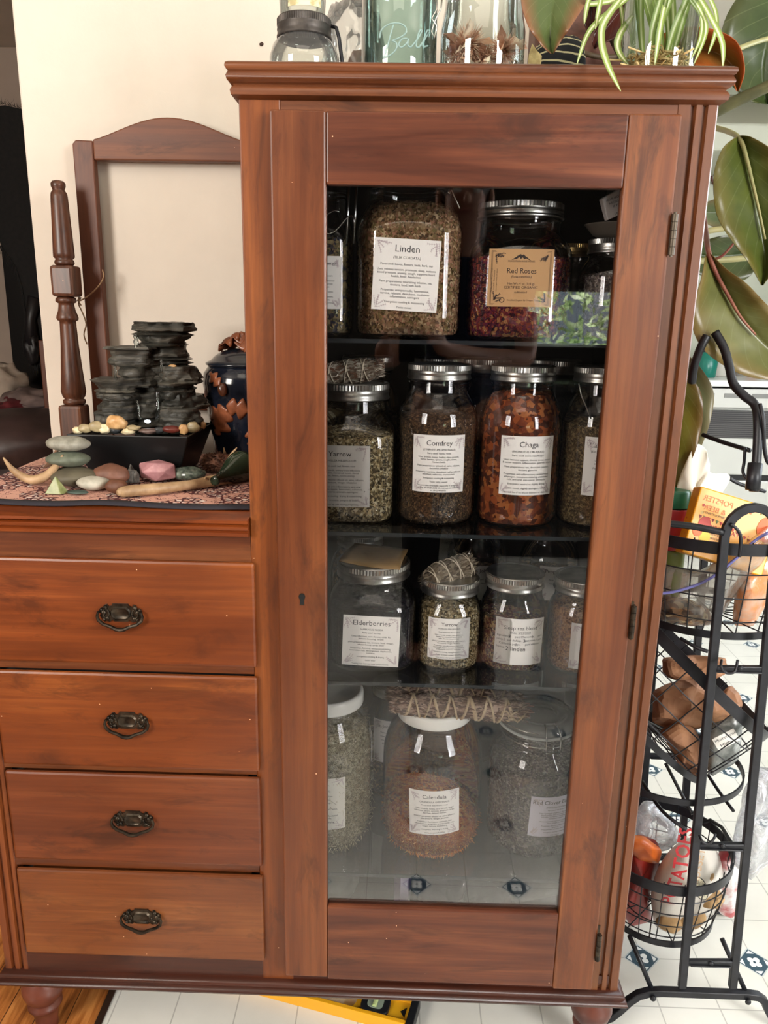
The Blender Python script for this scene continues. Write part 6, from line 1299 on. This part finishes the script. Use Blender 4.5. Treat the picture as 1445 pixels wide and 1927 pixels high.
# ================================================================ yellow level on the floor
lv=thing('spirit_level',(.05,.09,0),'yellow spirit level with black end cap lying on the floor under the cabinet','spirit level')
A=H(395,1852,.0); B=H(800,1888,.045); d=Vector((B.x-A.x,B.y-A.y,0)); 
E0=H(795,1900,.03); ang=math.atan2(H(684,1927,.0).y-H(429,1858,.0).y,H(684,1927,.0).x-H(429,1858,.0).x)
dv=Vector((cos(ang),sin(ang),0)); nv=Vector((-sin(ang),cos(ang),0)); e0=H(684,1927,.0); UV=lambda px,py,z:((H(px,py,z)-e0).dot(dv),(H(px,py,z)-e0).dot(nv)); UE=UV(785,1900,.026)[0]-.014; UC=UV(705,1893,.022)[0]; UH=UV(612,1874,.016)[0]
def lf(u,v,w): return e0+dv*u+nv*v+Vector((0,0,w))
YL=plain('level_yellow','#e0a21c',.35); U0,U1=-.62,UE
# I-beam lying on its side: two flanges and a web; web seen from above
mb=MB()
mb.add([lf(u,v,w) for u in (U0,U1) for v,w in ((0,0),(.008,0),(.008,.024),(0,.024))],[(0,1,2,3)[::-1],(4,5,6,7),(0,1,5,4),(1,2,6,5),(2,3,7,6),(3,0,4,7)])
mb.add([lf(u,v,w) for u in (U0,U1) for v,w in ((.050,0),(.058,0),(.058,.024),(.050,.024))],[(0,1,2,3)[::-1],(4,5,6,7),(0,1,5,4),(1,2,6,5),(2,3,7,6),(3,0,4,7)])
mb.build('rail',YL,lv,bevel=.001)
mb=MB()
def plate(u0,u1,v0,v1,z0,z1): mb.add([lf(u,v,w) for w in (z0,z1) for v in (v0,v1) for u in (u0,u1)],[(0,2,3,1),(4,5,7,6),(0,1,5,4),(2,6,7,3),(0,4,6,2),(1,3,7,5)])
plate(U0,UH-.030,.008,.050,.008,.016); plate(UH+.058,U1,.008,.050,.008,.016)
n=14
for sg,uc in ((1,UH-.013),(-1,UH+.041)):
    arc=[(uc-sg*.0+ -sg*.017*cos(a)*1.0,.029+.021*sin(a)) for a in [-PI/2+PI*k/n for k in range(n+1)]]
    edge_u=UH-.030 if sg>0 else UH+.058
    vs=[];fs=[]
    for (u,v_) in arc: 
        for uu,w in ((u,.008),(edge_u,.008),(edge_u,.016),(u,.016)): vs.append(lf(uu,v_,w))
    for k in range(n):
        for j in range(4): fs.append((k*4+j,(k+1)*4+j,(k+1)*4+(j+1)%4,k*4+(j+1)%4))
    mb.add(vs,fs)
mb.build('web',plain('level_yellow_web','#cf9a1c',.4),lv)
BK=plain('level_black','#16181c',.4)
mb=MB(); mb.add([lf(U1+a,v,w) for a in (0,.014) for v,w in ((-.002,-.0),(.060,-.0),(.060,.026),(-.002,.026))],[(0,1,2,3)[::-1],(4,5,6,7),(0,1,5,4),(1,2,6,5),(2,3,7,6),(3,0,4,7)]); mb.build('end_cap',BK,lv,bevel=.002)
mb=MB(); ring=[(.026*cos(a)*(abs(cos(a))**4+abs(sin(a))**4)**-.25,.0215*sin(a)*(abs(cos(a))**4+abs(sin(a))**4)**-.25) for a in [2*PI*k/28 for k in range(28)]]
mb.prism(ring,lambda u,v,w:lf(UC+u,.029+v,.012+w),.011); mb.build('vial_frame',BK,lv,bevel=.0015)
mb=MB(); mb.prism([(a*.55,b*.6) for a,b in ring],lambda u,v,w:lf(UC+u,.029+v,.023+w),.0012); mb.tube([lf(UC,.018,.0245),lf(UC,.040,.0245)],.004,10,m=1); mb.build('vial',[plain('vial_window','#7d8a7c',.1),plain('vial_tube','#b6c98a',.1)],lv)
mb=MB(); mb.prism([(UE-.016,.029),(UE-.006,.018),(UE-.006,.040)],lambda u,v,w:lf(u,v,.016+w),.0005); mb.build('arrow_print',BK,lv)
# ================================================================ kitchen beyond
st=thing('stove',(2.05,3.2,0),'white kitchen stove with dark ribbed vent far behind the basket stand','stove')
SW=plain('stove_white','#c4c4be',.35); x0,x1,yf=1.38,2.5,2.92
def pz(y): return P(1400,y,yf).z
mb=MB(); mb.box(x0,x1,yf+.02,3.66,.02,pz(735)); mb.build('stove_body',SW,st,bevel=.004)
MB().box(x0-.02,x1+.02,yf-.02,3.66,pz(728),pz(716)).build('cooktop',plain('cooktop_white','#d8dad8',.25),st,bevel=.006)
MB().box(x0,x1,yf+.0,yf+.03,pz(768),pz(732)).build('vent_panel',SW,st,bevel=.003)
mb=MB()
for k in range(5): MB().box(x0+.10+k*.14,x0+.19+k*.14,yf-.003,yf+.001,pz(749),pz(741)).build('vent_slot',plain('slot_grey','#7c7c78',.6),st)
MB().box(x0,x1,yf-.015,yf+.02,pz(893),pz(771)).build('oven_door',SW,st,bevel=.006)
mb=MB(); mb.box(x0+.02,x1-.04,yf-.019,yf-.015,pz(824),pz(771.5),0)
for k in range(14): y=773+k*3.7; mb.box(x0+.02,x1-.04,yf-.023,yf-.019,pz(y+1.4),pz(y),1)
mb.build('ribbed_grille',[plain('grille_dark','#2c2a2a',.5),plain('grille_rib','#4f4c4b',.5)],st)
MB().box(x0,x1,yf-.002,yf+.02,pz(903),pz(893.5)).build('door_gap',plain('gap_black','#0e0e10',.6),st)
MB().box(x0,x1,yf-.012,yf+.02,.06,pz(904)).build('drawer',SW,st,bevel=.006)
mu=thing('mug',P(1326,700,3.1),'teal green mug standing on the far stove','mug'); c=P(1326,700,3.1); zz=pz(716)
MB().lathe([(.001,zz+.003),(.05,zz),(.055,zz+.005),(.062,zz+.13),(.058,zz+.13),(.05,zz+.012)],c.x,3.1,28,cap=False).build('mug_body',plain('teal_glaze','#0f6a5c',.3),mu,smooth=True)
jg=thing('jug',P(1350,700,3.2),'white jug with a black handle on the far stove','jug'); c=P(1350,700,3.2)
MB().lathe([(.001,zz+.003),(.06,zz),(.065,zz+.01),(.055,zz+.12),(.045,zz+.17),(.05,zz+.19)],c.x,3.2,28,cap=False).build('jug_body',plain('jug_white','#b9b4aa',.4),jg,smooth=True)
MB().tube([(c.x-.055,3.17,zz+.15),(c.x-.10,3.15,zz+.13),(c.x-.10,3.15,zz+.06),(c.x-.06,3.17,zz+.03)],.008,8).build('handle',BLACKM,jg,smooth=True)
for k,(px,h_,cc,lb) in enumerate(((1368,.13,'#a8652c','amber spice jar on the stove behind the stand pole'),(1392,.15,'#8d8a84','grey canister on the stove beside the amber jar'),(1412,.14,'#9a5a2c','orange brown jar at the right of the stove top'),(1432,.12,'#bab6ac','pale small tin at the right end of the stove top'))):
    c=P(px,700,3.25); q=thing('spice_jar',(c.x,3.25,zz),lb,'jar','jars on the stove'); MB().lathe([(.03,zz),(.036,zz+.006),(.036,zz+h_),(.03,zz+h_+.01)],c.x,3.25,20).build('jar_body',plain('spice_%d'%k,cc,.4),q,smooth=True); MB().lathe([(.033,zz+h_+.01),(.033,zz+h_+.03)],c.x,3.25,20).build('lid',plain('spice_lid','#3a3836',.4),q)
hd=thing('range_hood',(2.0,3.3,1.9),'wide pale range hood on the kitchen wall high behind the plant','range hood')
za=P(1400,284,3.0).z
MB().add([(1.2,3.0,za),(2.9,3.0,za),(2.9,3.69,za),(1.2,3.69,za),(1.2,3.0,za+.12),(2.9,3.0,za+.12),(2.9,3.69,za+.42),(1.2,3.69,za+.42)],[(0,3,2,1),(4,5,6,7),(0,1,5,4),(1,2,6,5),(2,3,7,6),(3,0,4,7)]).build('hood_shell',plain('hood_paint','#b4b5a6',.4),hd,bevel=.01)
pw=thing('wall_hanging',P(1345,330,3.67),'small dark red wire scroll hanging on the kitchen wall beside the cabinet','wall hanging')
mb=MB(); q=P(1352,303,3.68); mb.box(q.x-.10,q.x+.12,3.675,3.69,q.z-.012,q.z+.008)
for k in range(3): mb.tube([(q.x-.07+k*.07+.03*cos(a),3.68,q.z-.07-.05*sin(a)) for a in [PI*j/6 for j in range(-4,9)]],.007,6)
mb.build('scroll',plain('dark_red_iron','#5a2a22',.5),pw)
cv=thing('salt_shaker',P(1432,540,2.2),'white perforated container far behind the lower big leaf','container')
# (stands on a tall cart beside the stove)
c=P(1438,545,2.6); ct=thing('kitchen_cart',(c.x+.1,2.6,0),'narrow pale kitchen shelf cart in front of the stove at the right frame edge','cart')
bpy.data.objects.remove(cv)
bpy.data.objects.remove(ct)
# ================================================================ far room on the left
YF=2.3
hp=MB(); rnd=random.Random(77); ol=[(-60,190),(-20,200),(10,198),(40,205),(75,230),(90,420),(92,560),(88,660),(70,690),(52,672),(44,640),(50,600),(42,540),(30,500),(8,470),(-10,440),(-60,430)]
nn=len(ol); fr=[P(x,y,YF) for x,y in ol]; bk_=[P(x,y,YF)+Vector((0,.05,0)) for x,y in ol]; cxx=P(40,420,YF); 
hp.add(fr+bk_,[tuple(range(nn))[::-1],tuple(range(nn,2*nn))]+[(i,(i+1)%nn,nn+(i+1)%nn,nn+i) for i in range(nn)])
for i in range(nn):
    a,b=fr[i],fr[(i+1)%nn]
    for k in range(int((b-a).length*260)):
        q=a+(b-a)*rnd.random(); o=(q-cxx).normalized(); o=(o+Vector((rnd.gauss(0,.3),-.3,-.8))).normalized(); s=Vector((.0015,0,0)); hp.add([q-s+Vector((0,-.01,0)),q+s+Vector((0,-.01,0)),q+o*rnd.uniform(.02,.05)],[(0,1,2)])
BF=mottled('black_fur','#060606','#141110',60,.9,.3)
hd_=thing('fur_hide',(P(40,420,YF)-Vector((0,0,.6))),'black furry animal hide hanging in the far room beyond the wall edge','fur hide'); hp.build('hide',BF,hd_)
mb=MB(); 
mb.blob(P(62,655,YF-.02),.035,.03,.06,.35,2); mb.tube([P(66,560,YF-.01),P(58,600,YF-.01),P(60,650,YF-.02)],[.03,.022,.03],10)
mb.build('paw',plain('paw_dark','#151214',.45),hd_,smooth=True)
tv=thing('television',P(40,740,2.5),'black flat television panel behind the hanging hide','television')
a,b=P(2,470,2.55),P(110,742,2.55); MB().box(a.x,b.x+.35,2.55,2.59,b.z,a.z+.3).build('screen',plain('tv_black','#050506',.15),tv,bevel=.004)
sh=thing('white_shelf',P(30,800,2.0),'narrow white shelf board crossing the far room behind the chest','shelf')
a,b=P(-40,792,1.9),P(84,797,1.9); z=(a.z+b.z)/2; MB().box(a.x-.3,b.x,1.9,2.55,z-.012,z+.012).build('board',plain('shelf_white','#c9c8dc',.4),sh,bevel=.003)
MB().box(a.x-.28,a.x-.25,1.95,2.5,0,z-.012).box(b.x-.05,b.x-.02,1.95,2.5,0,z-.012).build('support',WDK,sh)
a=P(74,640,1.75); b=P(95,850,1.75); fu=thing('wooden_shelf_unit',(b.x-.02,1.85,0),'tall narrow reddish wooden shelf side standing beyond the wall edge','shelf unit')
MB().box(a.x,a.x+.028,1.74,2.2,0,P(80,640,1.75).z).build('side_board',WDV,fu,bevel=.003)
for i,(px,py,rx_,rz_,Y_,c1,c2,lb,ct_) in enumerate(((60,774,.11,.045,2.15,'#5c4c48','#7d6a64','grey brown folded cloth on the white shelf','cloth'),(10,730,.10,.09,2.3,'#9a8a7c','#b0a090','beige cloth heap at the left on the white shelf','cloth'),(28,772,.05,.03,2.1,'#4a1418','#6a2024','dark red cloth on the white shelf','cloth'))):
    q=P(px,py,Y_); q.z=max(q.z,z+.014+rz_*.93); mb=MB().blob(q,rx_,.1,rz_,.35,2,26,16,seed=i+60); tag(mb.build('folded_cloth',mottled('cloth_%d'%i,c1,c2,14,.9,.3,.004),None,loc=q-Vector((0,0,rz_)),smooth=True),lb,ct_)
q=P(38,905,1.4); tag(MB().blob((q.x,1.45,.52),.24,.26,.30,.12,1.5,30,20,seed=3,p=3).blob((q.x,1.45,.80),.22,.25,.09,.1,1.5,30,16,seed=5,p=2.6).build('floor_pouf',mottled('brown_leather','#2c1f1e','#463432',10,.45,.3,.004),None,loc=(q.x,1.45,.22),smooth=True),'big dark brown leather cushion seat low in the far room','cushion')
q=P(20,850,1.9); tag(MB().blob((q.x-.10,2.2,.60),.13,.12,.14,.35,2.2,26,16,seed=9).build('throw_blanket',mottled('red_white_blanket','#a99a90','#4a1c1c',7,.9,.4,.004,lo=.46,hi=.54),None,loc=(q.x,2.1,.46),smooth=True),'rumpled red and beige blanket under the white shelf','blanket')
# ================================================================ photographer seen in the door glass
def skinned(name,mat,parent,V,E_,sub=2,root=0,loc=None):
    me=bpy.data.meshes.new(name); org=ORG[parent.name] if parent else Vector(loc)
    me.from_pydata([tuple(Vector(v[:3])-org) for v in V],E_,[]); me.materials.append(mat); o=bpy.data.objects.new(name,me); COL.objects.link(o)
    if parent: o.parent=parent
    else: o.location=org
    ORG[o.name]=org; m=o.modifiers.new('skin','SKIN'); m.use_smooth_shade=True
    if not me.skin_vertices: me.attributes
    sv=me.skin_vertices[0].data if me.skin_vertices else None
    if sv:
        for i,v in enumerate(V): sv[i].radius=(v[3],v[4] if len(v)>4 else v[3]); sv[i].use_root=(i==root)
    s_=o.modifiers.new('sub','SUBSURF'); s_.levels=sub; s_.render_levels=sub; return o
SKIN=mottled('skin','#b07a64','#c08a72',20,.5,.05)
px_,py_=.17,-1.47
pe=thing('person',(px_,py_,0),'person in a navy shirt and dark trousers standing behind the camera holding up a phone','person')
V=[(px_,py_,.93,.13,.10),(px_,py_,1.05,.12,.09),(px_,py_,1.18,.13,.10),(px_,py_,1.31,.14,.10),(px_,py_,1.385,.07,.07),(px_,py_+.01,1.44,.050,.052),(px_,py_+.02,1.50,.062,.070),(px_,py_+.03,1.56,.072,.088),(px_,py_+.02,1.62,.062,.075)]
E_=[(i,i+1) for i in range(8)]
def add(par,pts):
    for p in pts: V.append(p); E_.append((par,len(V)-1)); par=len(V)-1
    return par
for s in (-1,1):
    add(0,[(px_+s*.085,py_,.85,.085),(px_+s*.095,py_+.01,.66,.072),(px_+s*.10,py_+.015,.48,.052),(px_+s*.10,py_,.34,.054),(px_+s*.105,py_-.02,.09,.034),(px_+s*.11,py_+.03,.045,.034),(px_+s*.12,py_+.12,.03,.03)])
hands={}
for s in (-1,1):
    hx_=.022+s*.046
    w=add(3,[(px_+s*.155,py_,1.335,.055),(px_+s*.20,py_+.03,1.21,.042),(px_+s*.20,py_+.10,1.09,.036),(px_*.5+s*.14,py_+.22,1.10,.032),(hx_+s*.035,-1.115,1.13,.022),(hx_+s*.020,-1.085,1.155,.026,.016),(hx_+s*.012,-1.072,1.175,.028,.014)])
    for k in range(4):
        z=1.205-k*.0175; L_=(.9,1,.95,.75)[k]
        add(w,[(hx_+s*.014,-1.068,z,.0085),(hx_+s*.008,-1.052,z+.001,.0082),(hx_+s*(.004-.012*L_),-1.036,z,.0078),(hx_-s*.014*L_,-1.033,z-.001,.0066)])
    add(w,[(hx_+s*.016,-1.078,1.150,.010),(hx_+s*.0,-1.064,1.165,.0092),(hx_-s*.012,-1.060,1.182,.0075)])
skinned('body',SKIN,pe,V,E_)
NAVY=mottled('navy_shirt','#141c34','#1e2846',20,.85,.3); TR=mottled('dark_trousers','#15161c','#202028',20,.85,.3)
V=[(px_,py_,.90,.155,.125),(px_,py_,1.05,.145,.115),(px_,py_,1.18,.155,.12),(px_,py_,1.31,.165,.12),(px_,py_,1.375,.085,.085)]; E_=[(0,1),(1,2),(2,3),(3,4)]
for s in (-1,1): add(3,[(px_+s*.165,py_,1.335,.070),(px_+s*.205,py_+.025,1.235,.060)])
skinned('shirt',NAVY,pe,V,E_)
V=[(px_,py_,.93,.15,.12)];E_=[]
for s in (-1,1): add(0,[(px_+s*.085,py_,.84,.10),(px_+s*.095,py_+.01,.66,.086),(px_+s*.10,py_+.015,.48,.068),(px_+s*.10,py_,.34,.066),(px_+s*.105,py_-.02,.10,.058)])
skinned('trousers',TR,pe,V,E_)
mb=MB(); 
for s in (-1,1): mb.blob((px_+s*.115,py_+.06,.035),.048,.13,.034,.03,p=2.5)
for i,s in enumerate((-1,1)): MB().blob((px_+s*.115,py_+.06,.036),.050,.135,.036,.03,p=2.5).build('shoe',plain('shoe_grey','#3a3a3e',.7),pe,smooth=True)
MB().blob((px_,py_-.005,1.60),.088,.105,.10,.05,p=2).blob((px_,py_-.07,1.50),.085,.05,.13,.1).build('hair',mottled('brown_hair','#2c1c14','#4a3020',60,.6,.5,stretch=(8,8,1)),pe,smooth=True)
hz_=py_+.105
mb=MB(); mb.blob((px_,hz_+.012,1.545),.011,.016,.018,0); mb.build('nose',SKIN,pe,smooth=True)
MB().blob((px_,hz_+.0,1.512),.022,.008,.006,0).build('mouth',plain('lips','#8c4a44',.5),pe,smooth=True)
for s in (-1,1):
    MB().blob((px_+s*.028,hz_-.004,1.568),.012,.008,.007,0).build('eye',plain('eye_white','#d8d4cc',.2),pe,smooth=True)
    MB().blob((px_+s*.078,py_+.03,1.555),.010,.018,.028,0).build('ear',SKIN,pe,smooth=True)
ph=thing('mobile_phone',(.022,-1.041,1.16),'dark mobile phone held up by both hands of the photographer','phone')
MB().box(-.014,.058,-1.047,-1.039,1.098,1.238).build('phone_body',plain('phone_back','#17181c',.25),ph,bevel=.005)
